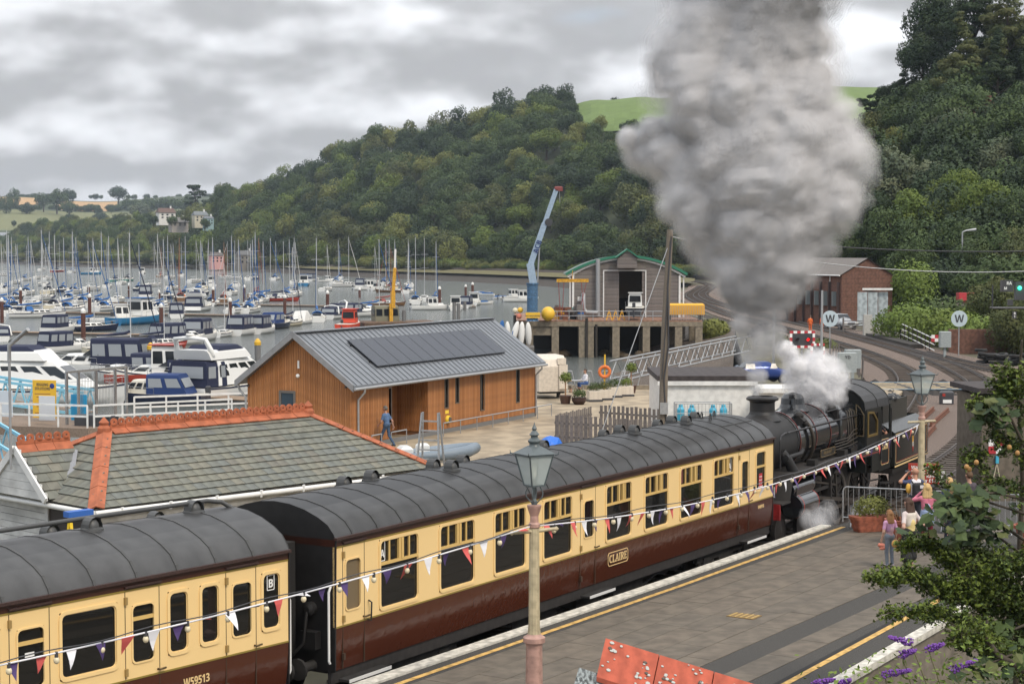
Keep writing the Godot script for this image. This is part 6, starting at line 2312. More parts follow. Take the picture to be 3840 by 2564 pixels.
func person(label:String,at:Vector3,face:float,c:Dictionary,cell:=0.017)->Node3D:
	var P=base("person",label,"person",at,face)
	var s:float=c.h/1.75
	var skin:Color=c.get("skin",Color(0.42,0.24,0.17))
	var w:float=c.get("wide",1.0)
	var hip:Vector3=c.get("hip",Vector3(0,0.94,0))*s
	var lean:Vector3=c.get("lean",Vector3.ZERO)*s
	var sh=hip+Vector3(0,0.50,0)*s+lean
	var nk=sh+Vector3(0,0.07,0.01)*s
	var hd=nk+(Vector3(0,0.155,0.025)+c.get("nod",Vector3.ZERO))*s
	var top:Color=c.top
	var mid:Color=c.get("mid",top)
	var bones=[[hip+Vector3(-0.07,0.02,0)*s,hip+Vector3(0.07,0.02,0)*s,0.125*s*w,0.125*s*w,c.legs],
		[hip+Vector3(0,0.1,0)*s,hip.lerp(sh,0.5),0.125*s*w,0.135*s*w,mid],
		[hip.lerp(sh,0.5)+Vector3(-0.05,0,0)*s,hip.lerp(sh,0.85)+Vector3(-0.07,0,0)*s,0.115*s*w,0.11*s*w,top],[hip.lerp(sh,0.5)+Vector3(0.05,0,0)*s,hip.lerp(sh,0.85)+Vector3(0.07,0,0)*s,0.115*s*w,0.11*s*w,top],
		[sh+Vector3(-0.15,-0.03,0)*s,sh+Vector3(0.15,-0.03,0)*s,0.075*s,0.075*s,c.get("yoke",top)],
		[sh,nk+Vector3(0,0.06,0.01)*s,0.058*s,0.052*s,skin]]
	var knees:Array=c.get("knees",[Vector3(0.1,0.49,0.02),Vector3(-0.1,0.49,0.02)])
	var feet:Array=c.get("feet",[Vector3(0.1,0.07,-0.02),Vector3(-0.1,0.07,-0.02)])
	for k in 2:
		var sx=1.0 if k==0 else-1.0
		var kn:Vector3=knees[k]*s
		var ft:Vector3=feet[k]*s
		var flare:float=c.get("flare",1.0)
		bones.append([hip+Vector3(0.085*sx,-0.03,0)*s,kn,0.088*s*w*flare,0.062*s*flare*flare,c.legs])
		if c.get("short",0)==1:
			bones.append([kn,kn.lerp(ft,0.35),0.062*s*flare*flare,0.075*s*flare*flare,c.legs])
			bones.append([kn.lerp(ft,0.3),ft,0.052*s,0.036*s,skin])
		else:
			bones.append([kn,ft,0.06*s,0.048*s,c.legs])
		bones.append([ft+Vector3(0,-0.03,-0.03)*s,ft+Vector3(0.01*sx,-0.035,0.13)*s,0.042*s,0.036*s,c.shoe])
		var el:Vector3=c.arms[k][0]*s
		var ha:Vector3=c.arms[k][1]*s
		var so=sh+Vector3(0.185*sx,-0.04,0)*s
		bones.append([so,so.lerp(el,0.65),0.058*s,0.05*s,c.get("yoke",top)])
		bones.append([so.lerp(el,0.6),el,0.047*s,0.041*s,top if c.get("sleeve",0)==1 else skin])
		bones.append([el,ha,0.041*s,0.028*s,top if c.get("sleeve",0)==1 else skin])
	var b=MB.new()
	bone_mesh(b,bones,cell,0.035*s)
	var head=[[hd+Vector3(0,0.03,-0.015)*s,hd+Vector3(0,0.01,0.02)*s,0.088*s,0.082*s,skin],[hd+Vector3(0,-0.04,0.03)*s,hd+Vector3(0,-0.075,0.045)*s,0.062*s,0.045*s,skin],[nk+Vector3(0,0.02,0.0)*s,hd+Vector3(0,-0.05,0)*s,0.05*s,0.05*s,skin],
		[hd+Vector3(0,0.0,0.095)*s,hd+Vector3(0,-0.03,0.115)*s,0.012*s,0.017*s,skin],[hd+Vector3(0.09,-0.01,0)*s,hd+Vector3(0.094,0.025,-0.01)*s,0.014*s,0.02*s,skin],[hd+Vector3(-0.09,-0.01,0)*s,hd+Vector3(-0.094,0.025,-0.01)*s,0.014*s,0.02*s,skin]]
	bone_mesh(b,head,cell*0.75,0.015*s)
	for sx:float in[-1,1]:
		b.col=Color(0.03,0.025,0.02)
		b.ball(hd+Vector3(0.032*sx,0.012,0.092)*s,Vector3.ONE*0.011*s,6,4)
	b.col=Color(0.3,0.1,0.08)
	b.box(hd+Vector3(0,-0.062,0.088)*s,Vector3(0.042,0.01,0.02)*s)
	for k in 2:
		var el:Vector3=c.arms[k][0]*s
		var ha:Vector3=c.arms[k][1]*s
		hand(b,ha,ha-el,c.get("palm",Vector3(1 if k==0 else-1,0.3,0)),skin,0.7,s)
	part("body",b,cloth_mat("people"),P)
	if c.has("hair"):
		var hr=[[hd+Vector3(0,0.055,-0.02)*s,hd+Vector3(0,0.03,-0.045)*s,0.093*s,0.088*s,c.hair],[hd+Vector3(0,0.075,0.03)*s,hd+Vector3(0,0.07,0.0)*s,0.068*s,0.085*s,c.hair]]
		var l:float=c.get("long",0.0)
		if l>0.0:
			for x:float in[-0.07,-0.03,0.03,0.07]:
				hr.append([hd+Vector3(x,0.02,-0.05)*s,hd+Vector3(x*1.25,-0.12-l*0.4,-0.075)*s,0.05*s,0.055*s,c.hair])
				hr.append([hd+Vector3(x*1.25,-0.12-l*0.4,-0.075)*s,hd+Vector3(x*1.2+0.02*sin(x*90),-0.12-l,-0.08-lean.z)*s,0.055*s,0.022*s,c.hair*Color(1.15,1.1,1.0)])
		b=MB.new()
		bone_mesh(b,hr,cell*0.75,0.02*s)
		part("hair",b,cloth_mat("hair"),P)
	return P
func build_people():
	var relaxed=[[Vector3(0.26,1.13,-0.03),Vector3(0.27,0.88,0.05)],[Vector3(-0.26,1.13,-0.03),Vector3(-0.27,0.88,0.05)]]
	var b=MB.new()
	var man=person("bald man in a white, yellow and navy shirt with a backpack, raising a camera",Vector3(10.85,0.95,-46.8),deg_to_rad(190),{"h":1.78,"top":Color(0.62,0.60,0.62),"yoke":Color(0.05,0.06,0.13),"mid":Color(0.55,0.53,0.55),"legs":Color(0.04,0.045,0.06),"shoe":Color(0.05,0.045,0.04),"wide":1.12,"skin":Color(0.46,0.24,0.16),"arms":[[Vector3(0.40,1.42,0.06),Vector3(0.16,1.60,0.22)],[Vector3(-0.30,1.25,0.16),Vector3(-0.02,1.50,0.28)]]})
	b=MB.new()
	b.rbox(Vector3(0,1.22,-0.2),Vector3(0.32,0.44,0.16),0.05)
	b.tube([Vector3(0.13,1.42,-0.16),Vector3(0.14,1.5,0.0),Vector3(0.13,1.38,0.13)],0.022,6)
	b.tube([Vector3(-0.13,1.42,-0.16),Vector3(-0.14,1.5,0.0),Vector3(-0.13,1.38,0.13)],0.022,6)
	b.rbox(Vector3(0,1.13,-0.29),Vector3(0.24,0.2,0.05),0.02)
	part("backpack",b,mat("black fabric",0.022,0.023,0.026,0.8,"fine",0.2),man)
	for q in[[0.2,1.28,0.05],[-0.2,1.28,0.05]]:
		b=MB.new()
		b.ball(Vector3(q[0],q[1],q[2]-0.08),Vector3(0.09,0.15,0.07))
		part("yellow_panel",b,mat("yellow cloth",0.65,0.38,0.07,0.8),man)
	var xf=man.transform
	b=MB.new()
	b.rbox(Vector3.ZERO,Vector3(0.14,0.095,0.07),0.015)
	b.lathe(Vector3(0,0,0.03),[[0.04,0.0],[0.042,0.12],[0.03,0.125],[0.0,0.12]],12,Basis(Vector3.RIGHT,Vector3(0,0,1),Vector3(0,-1,0)))
	b.box(Vector3(0,0.06,0),Vector3(0.05,0.03,0.05))
	var cam=thing("photo_camera",b,mats["dark plastic"],"black camera held up by the bald man","camera")
	cam.transform=xf*Transform3D(Basis(),Vector3(0.1,1.66,0.26))
	person("woman in a pastel yellow patterned top and black culottes, hand on hip",Vector3(9.5,0.95,-41.55),deg_to_rad(214),{"h":1.70,"top":Color(0.60,0.54,0.47),"yoke":Color(0.58,0.50,0.48),"mid":Color(0.66,0.52,0.22),"legs":Color(0.012,0.012,0.013),"shoe":Color(0.015,0.014,0.014),"hair":Color(0.065,0.034,0.02),"long":0.22,"short":1,"flare":1.38,"wide":1.08,"skin":Color(0.50,0.30,0.23),"nod":Vector3(0,0,0.01),
		"arms":[[Vector3(0.33,1.12,-0.12),Vector3(0.2,0.98,0.08)],[Vector3(-0.33,1.14,-0.14),Vector3(-0.24,0.95,0.04)]],"feet":[Vector3(0.15,0.07,-0.1),Vector3(-0.14,0.07,0.05)],"knees":[Vector3(0.14,0.5,-0.02),Vector3(-0.12,0.5,0.05)]},0.014)
	var girl=person("small girl with long fair hair, purple flowered top and grey trousers",Vector3(9.15,0.95,-42.1),deg_to_rad(206),{"h":1.34,"top":Color(0.50,0.27,0.42),"mid":Color(0.55,0.33,0.35),"legs":Color(0.20,0.23,0.27),"shoe":Color(0.62,0.48,0.50),"hair":Color(0.24,0.12,0.05),"long":0.32,"skin":Color(0.52,0.31,0.23),"wide":0.84,"arms":relaxed},0.012)
	b=MB.new()
	for q in[[Vector3(-0.16,0,0),Vector3(-0.05,-0.02,0),0.06],[Vector3(-0.16,-0.09,0),Vector3(-0.04,-0.06,0.02),0.05]]:
		b.tube([q[0],q[0].lerp(q[1],0.5),q[1]],[q[2]*0.6,q[2],q[2]*0.8],8)
	b.ball(Vector3(-0.16,0,0),Vector3(0.05,0.05,0.05))
	var toy=thing("soft_toy",b,mat("toy coral",0.55,0.19,0.13,0.9),"coral and yellow soft toy hanging from the small girl's hand","soft toy")
	toy.position=girl.position+Vector3(-0.12,0.56,0.2)
	b=MB.new()
	b.ball(Vector3(0.22,0.03,0),Vector3(0.1,0.1,0.07))
	b.tube([Vector3(0.26,0,0),Vector3(0.28,-0.1,0),Vector3(0.26,-0.16,0)],[0.05,0.05,0.03],8)
	part("toy_head",b,mat("toy yellow",0.62,0.36,0.10,0.9),toy)
	var bl=person("blonde girl in a pink top and maroon trousers holding up a phone",Vector3(10.6,0.95,-44.4),deg_to_rad(178),{"h":1.66,"top":Color(0.58,0.17,0.24),"mid":Color(0.36,0.44,0.62),"legs":Color(0.16,0.012,0.03),"shoe":Color(0.03,0.03,0.03),"hair":Color(0.50,0.34,0.15),"long":0.24,"sleeve":1,"wide":0.92,"skin":Color(0.54,0.32,0.24),"arms":[[Vector3(0.36,1.34,0.12),Vector3(0.12,1.52,0.32)],[Vector3(-0.3,1.3,0.16),Vector3(-0.06,1.48,0.32)]]},0.014)
	b=MB.new()
	b.rbox(Vector3.ZERO,Vector3(0.15,0.08,0.012),0.005)
	var ph=thing("phone",b,mat("white phone",0.6,0.6,0.6,0.3),"white phone held up by the blonde girl in pink","phone")
	ph.transform=bl.transform*Transform3D(Basis(),Vector3(0.04,1.58,0.36))
	b=MB.new()
	b.lathe(Vector3(0,0.72,0),[[0.2,0.0],[0.195,0.1],[0.16,0.3],[0.13,0.32]],16,Basis(),true,PI*1.25,PI*0.85)
	b.tube([Vector3(0.1,1.0,0.13),Vector3(0.02,0.95,0.17),Vector3(-0.05,0.7,0.18)],0.03,6)
	part("tied_shirt",b,mat("denim shirt",0.33,0.42,0.62,0.85,"fine",0.3),bl)
	person("child with short blond hair in a navy top, half hidden by leaves",Vector3(11.55,0.95,-45.9),deg_to_rad(190),{"h":1.62,"top":Color(0.03,0.04,0.10),"legs":Color(0.05,0.06,0.1),"shoe":Color(0.1,0.1,0.1),"hair":Color(0.50,0.32,0.14),"skin":Color(0.5,0.3,0.22),"arms":relaxed})
	person("brown haired person at the right end of the watching group",Vector3(12.25,0.95,-46.6),deg_to_rad(200),{"h":1.7,"top":Color(0.06,0.05,0.06),"legs":Color(0.06,0.06,0.08),"shoe":Color(0.05,0.05,0.05),"hair":Color(0.10,0.055,0.03),"arms":relaxed})
	var fl=person("woman in a navy dress printed with pink flowers, behind the branch",Vector3(11.05,0.95,-43.6),deg_to_rad(185),{"h":1.62,"top":Color(0.014,0.016,0.032),"legs":Color(0.014,0.016,0.032),"shoe":Color(0.4,0.3,0.25),"hair":Color(0.2,0.12,0.06),"long":0.1,"flare":1.35,"short":1,"wide":1.05,"arms":[[Vector3(0.27,1.1,0.05),Vector3(0.16,1.1,0.25)],[Vector3(-0.27,1.1,0.05),Vector3(-0.16,1.1,0.25)]]})
	for k in 34:
		b=MB.new()
		var a=rng.randf()*TAU
		var y=rng.randf_range(0.5,1.3)
		b.ball(Vector3(cos(a)*0.2,y,sin(a)*0.165),Vector3(0.022,0.022,0.022),5,3)
		if k<34:part("flower_print",b,mat("flower pink",0.55,0.27,0.23,0.8),fl)
	var lo:Node3D=get_node("steam_locomotive")
	var dv=person("engine driver in dark overalls looking out of the cab doorway",lo.transform*Vector3(10.15,1.86,1.02),lo.rotation.y+deg_to_rad(40),{"h":1.66,"top":Color(0.02,0.022,0.03),"legs":Color(0.02,0.02,0.025),"shoe":Color(0.02,0.02,0.02),"hair":Color(0.05,0.04,0.035),"sleeve":1,"skin":Color(0.5,0.26,0.18),"arms":[[Vector3(0.22,1.0,0.16),Vector3(0.1,0.88,0.3)],[Vector3(-0.26,1.05,0.1),Vector3(-0.2,0.85,0.28)]]})
	person("man in a blue shirt and jeans walking into the timber building porch",Vector3(-5.5,0,-76.5),deg_to_rad(238),{"h":1.74,"top":Color(0.075,0.14,0.26),"legs":Color(0.04,0.075,0.14),"shoe":Color(0.02,0.02,0.02),"hair":Color(0.12,0.11,0.1),"lean":Vector3(0,0,0.05),"skin":Color(0.4,0.22,0.16),"arms":[[Vector3(0.26,1.12,0.1),Vector3(0.22,0.95,0.28)],[Vector3(-0.26,1.12,-0.12),Vector3(-0.26,0.9,-0.16)]],"feet":[Vector3(0.1,0.07,0.28),Vector3(-0.1,0.1,-0.34)],"knees":[Vector3(0.1,0.5,0.2),Vector3(-0.1,0.48,-0.06)]},0.03)
	var sit={"hip":Vector3(0,0.5,0),"knees":[Vector3(0.12,0.5,0.42),Vector3(-0.12,0.5,0.42)],"feet":[Vector3(0.12,0.07,0.4),Vector3(-0.12,0.07,0.4)]}
	person("man in a white shirt and blue shorts seated at the cafe table",Vector3(4.5,0.0,-106.6),deg_to_rad(290),{"h":1.78,"top":Color(0.62,0.62,0.66),"legs":Color(0.04,0.09,0.24),"shoe":Color(0.2,0.15,0.1),"hair":Color(0.05,0.035,0.025),"sleeve":1,"short":1,"wide":1.15,"arms":[[Vector3(0.27,0.72,0.1),Vector3(0.2,0.68,0.34)],[Vector3(-0.27,0.72,0.1),Vector3(-0.2,0.68,0.34)]]}.merged(sit),0.035)
	person("woman with fair hair and dark top seated across the cafe table",Vector3(3.2,0.0,-105.6),deg_to_rad(110),{"h":1.64,"top":Color(0.02,0.02,0.022),"legs":Color(0.22,0.2,0.18),"shoe":Color(0.3,0.2,0.15),"hair":Color(0.36,0.2,0.08),"long":0.1,"short":1,"arms":[[Vector3(0.27,0.75,0.1),Vector3(0.15,0.78,0.34)],[Vector3(-0.27,0.75,0.1),Vector3(-0.15,0.78,0.34)]]}.merged(sit),0.035)
	for q in[[31.9,-187.0,150.0,"rail worker in orange overalls standing nearest the shed wall, left"],[33.4,-188.4,210.0,"rail worker in orange standing behind the white gate posts, right"]]:
		person(q[3],Vector3(q[0],-0.2,q[1]),deg_to_rad(q[2]),{"h":1.82,"top":Color(0.75,0.15,0.03),"legs":Color(0.72,0.14,0.03),"shoe":Color(0.05,0.04,0.03),"hair":Color(0.1,0.07,0.05),"sleeve":1,"arms":relaxed},0.045)
func barrier(label:String,p:Vector3,q:Vector3):
	var B=base("crowd_barrier",label,"barrier",p,0,"crowd barriers across the platform end")
	var m:StandardMaterial3D=mats["galvanised"]
	var d=q-p
	var e=d.normalized()
	var n=e.cross(Vector3.UP)
	var b=MB.new()
	b.tube([Vector3.UP*0.12,Vector3.UP*0.98,Vector3.UP*1.06+e*0.03,Vector3.UP*1.1+e*0.1,d+Vector3.UP*1.1-e*0.1,d+Vector3.UP*1.06-e*0.03,d+Vector3.UP*0.98,d+Vector3.UP*0.12],0.021,8)
	b.tube([Vector3.UP*0.25,d+Vector3.UP*0.25],0.018,8)
	part("frame",b,m,B)
	for i in 15:
		b=MB.new()
		b.tube([d*((i+1)/16.0)+Vector3.UP*0.25,d*((i+1)/16.0)+Vector3.UP*1.1],0.009,6)
		part("bar",b,m,B)
	for s in[e*0.25,d-e*0.25]:
		b=MB.new()
		b.tube([s+Vector3.UP*0.25,s+n*0.24+Vector3.UP*0.02],0.018,6)
		b.tube([s+Vector3.UP*0.25,s-n*0.24+Vector3.UP*0.02],0.018,6)
		part("foot",b,m,B)
func shrub(parent:Node,called:String,at:Vector3,r:Vector3,n:int,size:float,tone:String,seed_:int):
	rng.seed=seed_
	var b=MB.new()
	for i in n:
		var d=Vector3(rng.randfn(),rng.randfn()*0.7+0.35,rng.randfn()).normalized()
		var k=rng.randf_range(0.65,1.3)
		b.col=Color(k,k,k*0.9)
		leaf(b,at+d*r*rng.randf_range(0.55,1.08),d,size)
	return part(called,b,leaf_mat(tone),parent)
func build_barriers_and_pots():
	barrier("crowd barrier at the platform end beside the shrub trough",Vector3(9.2,0.95,-48.35),Vector3(11.4,0.95,-47.55))
	barrier("crowd barrier behind the watching group, right of the lamp",Vector3(11.5,0.95,-47.5),Vector3(13.7,0.95,-46.7))
	var terra=mat("pot terracotta",0.33,0.10,0.055,0.75,"mottle",0.6,0.3)
	var b=MB.new()
	var t=base("planter_trough","long terracotta trough with a bright green shrub by the barrier","planter",Vector3(9.85,0.95,-47.55),0.33)
	var sec=[]
	for q in[[0.0,0.8],[0.08,0.84],[0.1,0.88],[0.2,0.88],[0.22,0.92],[0.32,0.95],[0.33,1.0],[0.42,1.02]]:
		var row=PackedVector3Array()
		for p in round_rect(0.62*q[1],0.24*q[1],0.08):
			row.append(Vector3(p.x,q[0],p.y))
		sec.append(row)
	b.loft(sec)
	part("trough",b,terra,t)
	shrub(t,"shrub",Vector3(-0.02,0.6,0),Vector3(0.55,0.36,0.3),900,0.045,"yellow",31)
	for q in[[11.05,-46.0,1.0,"round terracotta pot with a withered plant, beside the small girl"],[13.3,-44.6,1.1,"terracotta pot half hidden by the leaves at the right"]]:
		t=base("flower_pot",q[3],"flower pot",Vector3(q[0],0.95,q[1]))
		b=MB.new()
		b.lathe(Vector3.ZERO,[[0.0,0.0],[0.27,0.0],[0.36,0.52],[0.42,0.53],[0.43,0.62],[0.38,0.63],[0.36,0.55],[0.0,0.55]],24)
		part("pot",b,terra,t)
		rng.seed=90
		b=MB.new()
		for i in 26:
			var a=rng.randf()*TAU
			b.tube([Vector3(cos(a)*0.1,0.55,sin(a)*0.1),Vector3(cos(a)*0.2,0.75,sin(a)*0.2),Vector3(cos(a)*rng.randf_range(0.2,0.4),rng.randf_range(0.65,0.95),sin(a)*0.35)],[0.01,0.008,0.003],4)
		part("dry_stems",b,mat("dry stems",0.13,0.075,0.035,0.9),t)
	get_node("flower_pot").position=Vector3(10.2,0.95,-45.6)
	var s=base("warning_sign","red Warning do not trespass on the Railway sign with white lettering","sign",Vector3(11.62,0.5,-49.1),-0.12)
	b=MB.new()
	b.rbox(Vector3(0,1.82,0),Vector3(0.88,0.58,0.03),0.01)
	part("board",b,mat("sign red",0.33,0.035,0.02,0.4),s)
	for k in 4:
		var o=lettering("lettering",["Warning","Do not trespass","on the Railway","Penalty £1000"][k],0.125,mats["sign white"],s,Transform3D(Basis(),Vector3(0,2.0-k*0.125,0.02)))
		o.mesh.horizontal_alignment=HORIZONTAL_ALIGNMENT_LEFT
		o.position.x=-0.36
	b=MB.new()
	b.tube([Vector3(0,-0.5,-0.04),Vector3(0,2.0,-0.04)],0.04,8)
	part("post",b,mats["galvanised"],s)
var boats="f,-35,-132,13.0,-11;m,-38,-161,11.0,169;e,-33,-154,9.0,170;s,-29,-150,10.5,175;f,-22,-139,12.5,62;l,-27,-132,8.0,171;m,-51,-200,7.5,54;c,-44,-198,9.0,29;r,-42,-208,7.5,37;m,-41,-215,8.5,52;m,-40,-226,9.0,81;Y,-39,-236,6.5,80;s,-66,-226,8.0,104;n,-61,-252,8.5,20;m,-64,-248,8.0,77;y,-82,-302,10.0,26;y,-90,-312,10.0,102;y,-78,-337,9.5,74;h,-62,-276,9.0,15;b,-59,-276,12.0,63;m,-58,-302,8.0,102;f,-60,-337,11.0,85;m,-89,-426,10.0,98;y,-81,-434,10.0,96;y,-87,-488,9.5,78;y,-51,-325,9.0,79;y,-49,-327,8.5,84;m,-37,-242,8.5,78;y,-127,-459,10.0,88;c,-124,-469,11.0,93;n,-125,-488,10.0,95;y,-118,-473,10.0,85;Y,-121,-504,10.0,74;y,-126,-545,9.5,99;t,-145,-662,10.0,84;h,-184,-872,9.0,95;b,-202,-841,10.0,15;r,-244,-942,11.0,65;Y,-269,-1003,11.0,91;y,-227,-906,10.0,82;t,-147,-652,9.0,66;w,-152,-758,9.0,89;Y,-141,-723,9.5,82;y,-148,-784,10.0,98;h,-105,-610,8.0,85;Y,-113,-701,10.0,174;y,-101,-521,9.0,83;y,-142,-493,10.0,91;n,-83,-422,10.0,96;Y,-232,-797,9.0,5;y,-83,-329,10.0,72;y,-91,-374,9.0,65;m,-35,-246,8.0,79;l,-35,-260,8.5,71;c,-34,-269,8.0,72;T,-33,-278,6.0,76;y,-32,-287,9.0,99;s,-30,-298,9.0,76;s,-27,-306,11.0,30;y,-25,-320,9.0,31;w,-26,-366,8.0,23;y,-21,-381,9.5,92;h,-16,-341,7.5,14;y,-17,-390,9.0,86;h,-11,-341,8.0,92;m,-9,-354,7.5,80;h,-8,-371,8.0,84;b,-68,-572,11.0,94;m,-75,-662,9.0,75;h,-68,-643,7.0,19;y,-60,-602,10.0,74;Y,-53,-559,10.5,26;m,-47,-545,9.0,88;h,-42,-510,9.0,23;h,-39,-504,7.0,64;w,-34,-483,8.0,165;y,-42,-579,10.0,76;y,-38,-565,10.0,80;Y,-33,-559,10.0,98;y,-28,-473,9.0,83;Y,-20,-400,9.5,93;d,-8,-459,5.0,16;n,-103,-701,10.0,85;y,-92,-681,10.0,86;Y,-76,-610,9.5,93;r,-53,-400,9.0,5;n,-56,-400,9.5,16;y,-55,-430,9.5,74;Y,-55,-442,9.0,71;y,-49,-329,9.0,79;y,-56,-393,9.0,86;d,-7,-450,5.0,166;d,-2,-418,5.0,15;h,0,-418,7.0,24;h,2,-393,8.0,8;d,-6,-377,5.0,36;Y,-89,-395,9.5,92;n,-106,-367,9.8,68;Y,-133,-597,9.0,88;w,-63,-434,9.7,80;y,-67,-335,9.1,76;Y,-153,-571,10.1,113;y,-84,-357,10.2,82;n,-97,-340,9.4,113;Y,-53,-500,8.7,77;n,-118,-417,8.6,89;w,-77,-406,9.6,106;y,-186,-670,9.0,79;w,-119,-727,8.8,71;Y,-100,-363,9.1,81;Y,-115,-561,9.4,71;Y,-159,-545,9.4,98;Y,-89,-563,9.8,103;n,-107,-502,9.0,94;c,-37,-531,9.8,109;Y,-191,-710,10.2,71;Y,-97,-561,10.0,111;w,-65,-395,8.9,94;Y,-73,-359,9.9,75;y,-54,-367,10.2,85;y,-71,-721,8.9,100;Y,-172,-606,9.2,84;y,-58,-467,9.9,99;Y,-103,-683,10.3,98;c,-91,-348,9.7,93;Y,-110,-412,8.7,79;y,-73,-455,10.2,87;y,-63,-368,9.5,91;Y,-48,-610,8.7,75;y,-100,-397,9.8,80;c,-95,-538,9.0,107;Y,-114,-630,10.1,72;n,-81,-454,8.8,66;Y,-182,-687,9.4,85"
var piles=[Vector3(-82.1,0.9,-281.5),Vector3(-98.4,1.1,-350.4),Vector3(-54.9,1.1,-223.9),Vector3(-71.2,1.2,-294.9),Vector3(-99.8,0.5,-412.6),Vector3(-81.2,1.6,-371.4),Vector3(-73.5,0.3,-364.2),Vector3(-52.5,0.6,-261.7),Vector3(-62.2,0.9,-364.2),Vector3(-44.7,1.0,-277.3),Vector3(-57.4,1.1,-375.2),Vector3(-41.6,0.4,-320.3),Vector3(-33.2,1.3,-314.9),Vector3(-37.6,-0.7,-431.7),Vector3(-14.5,1.3,-350.4),Vector3(-11.7,-0.1,-441.9),Vector3(-9.3,1.0,-412.6)]
var grey_piles=[Vector3(-32.9,0.1,-159.0),Vector3(-24.5,-0.0,-168.3),Vector3(-9.6,0.5,-290.3),Vector3(-8.5,0.7,-278.1),Vector3(-16.2,0.1,-262.4),Vector3(-9.2,-0.8,-341.4)]
func hull(root:Node3D,L:float,beam:float,free:float,m:Material,deckm:Material,stripe:Material=null):
	var b=MB.new()
	var st=[[-0.5,0.80,0.86],[-0.3,0.95,0.86],[-0.05,1.0,0.9],[0.18,0.88,1.0],[0.33,0.6,1.1],[0.43,0.3,1.2],[0.5,0.02,1.3]]
	var sec=[]
	var dk=[]
	for q in st:
		var w:float=beam/2*q[1]
		var y:float=free*q[2]
		var x:float=q[0]*L
		var rk:float=0.10*L*maxf(0.0,q[0]-0.25)*2.0
		sec.append(PackedVector3Array([Vector3(x,y,-w),Vector3(x-rk*0.4,y*0.45,-w*0.97),Vector3(x-rk,-0.05,-w*0.8),Vector3(x-rk,-0.3,0),Vector3(x-rk,-0.05,w*0.8),Vector3(x-rk*0.4,y*0.45,w*0.97),Vector3(x,y,w)]))
		dk.append([Vector3(x,y-0.02,-w*0.97),Vector3(x,y-0.02,w*0.97)])
	b.loft(sec,false,false)
	var c:PackedVector3Array=sec[0]
	for i in 6:
		b.flat(Vector3(c[0].x,0.3*free,0),c[i],c[i+1],Vector3.LEFT)
	b.flat(Vector3(c[0].x,0.3*free,0),c[6],c[0],Vector3.LEFT)
	var h=part("hull",b,m,root)
	b=MB.new()
	for i in dk.size()-1:
		b.quad(dk[i][0],dk[i][1],dk[i+1][1],dk[i+1][0],Vector3.UP)
	part("deck",b,deckm,root)
	if stripe:
		b=MB.new()
		for s:float in[-1,1]:
			for i in sec.size()-1:
				var p:Vector3=sec[i][0]if s<0 else sec[i][6]
				var q:Vector3=sec[i+1][0]if s<0 else sec[i+1][6]
				b.quad(p+Vector3(0,-0.02,s*0.02),q+Vector3(0,-0.02,s*0.02),q+Vector3(0,-0.16,s*0.015),p+Vector3(0,-0.16,s*0.015),Vector3(0,0,s))
		part("rubbing_strake",b,stripe,root)
func cabin(root:Node3D,called:String,x0:float,x1:float,w0:float,w1:float,y0:float,y1:float,rake0:float,rake1:float,m:Material,glass:Material=null,n:=3):
	var b=MB.new()
	var sec=[]
	for q in[[0.0,1.0],[0.75,0.93],[0.95,0.86],[1.0,0.75]]:
		var y=lerpf(y0,y1,q[0])
		var row=PackedVector3Array()
		for p in[[x0+rake0*q[0],-w0*q[1]],[x1-rake1*q[0],-w1*q[1]],[x1-rake1*q[0]+0.06,0],[x1-rake1*q[0],w1*q[1]],[x0+rake0*q[0],w0*q[1]]]:
			row.append(Vector3(p[0],y,p[1]))
		sec.append(row)
	b.loft(sec,true,true,false)
	var o=part(called,b,m,root)
	if glass:
		for s:float in[-1,1]:
			for i in n:
				b=MB.new()
				var f0=(i+0.12)/n
				var f1=(i+0.88)/n
				var q=[]
				for k in[[f0,0.35],[f1,0.35],[f1,0.8],[f0,0.8]]:
					q.append(Vector3(lerpf(x0+rake0*k[1],x1-rake1*k[1],k[0]),lerpf(y0,y1,k[1]),s*(lerpf(w0,w1,k[0])*lerpf(1.0,0.925,k[1])+0.012)))
				b.quad(q[0],q[1],q[2],q[3],Vector3(0,0,s))
				part("window",b,glass,o)
		for e in[[x0,rake0,-1.0,w0],[x1,-rake1,1.0,w1]]:
			b=MB.new()
			var q=[]
			for k in[[-0.8,0.35],[0.8,0.35],[0.76,0.8],[-0.76,0.8]]:
				q.append(Vector3(e[0]+e[1]*k[1]+e[2]*0.08,lerpf(y0,y1,k[1]),e[3]*k[0]))
			b.quad(q[0],q[1],q[2],q[3],Vector3(e[2],0.2,0))
			part("window",b,glass,o)
	return o
func guard_rail(root:Node3D,L:float,beam:float,free:float,m:Material,from:=-0.5):
	var b=MB.new()
	for s:float in[-1,1]:
		var p=[]
		for q in[[-0.5,0.78,0.86],[-0.3,0.93,0.86],[-0.05,0.97,0.9],[0.18,0.85,1.0],[0.33,0.57,1.1],[0.43,0.28,1.2],[0.49,0.0,1.3]]:
			if q[0]>=from:
				p.append(Vector3(q[0]*L,free*q[2]+0.55,s*beam/2*q[1]))
				b.tube([p[-1],p[-1]-Vector3.UP*0.55],0.018,4)
		b.tube(p,0.018,4)
	part("guard_rail",b,m,root)
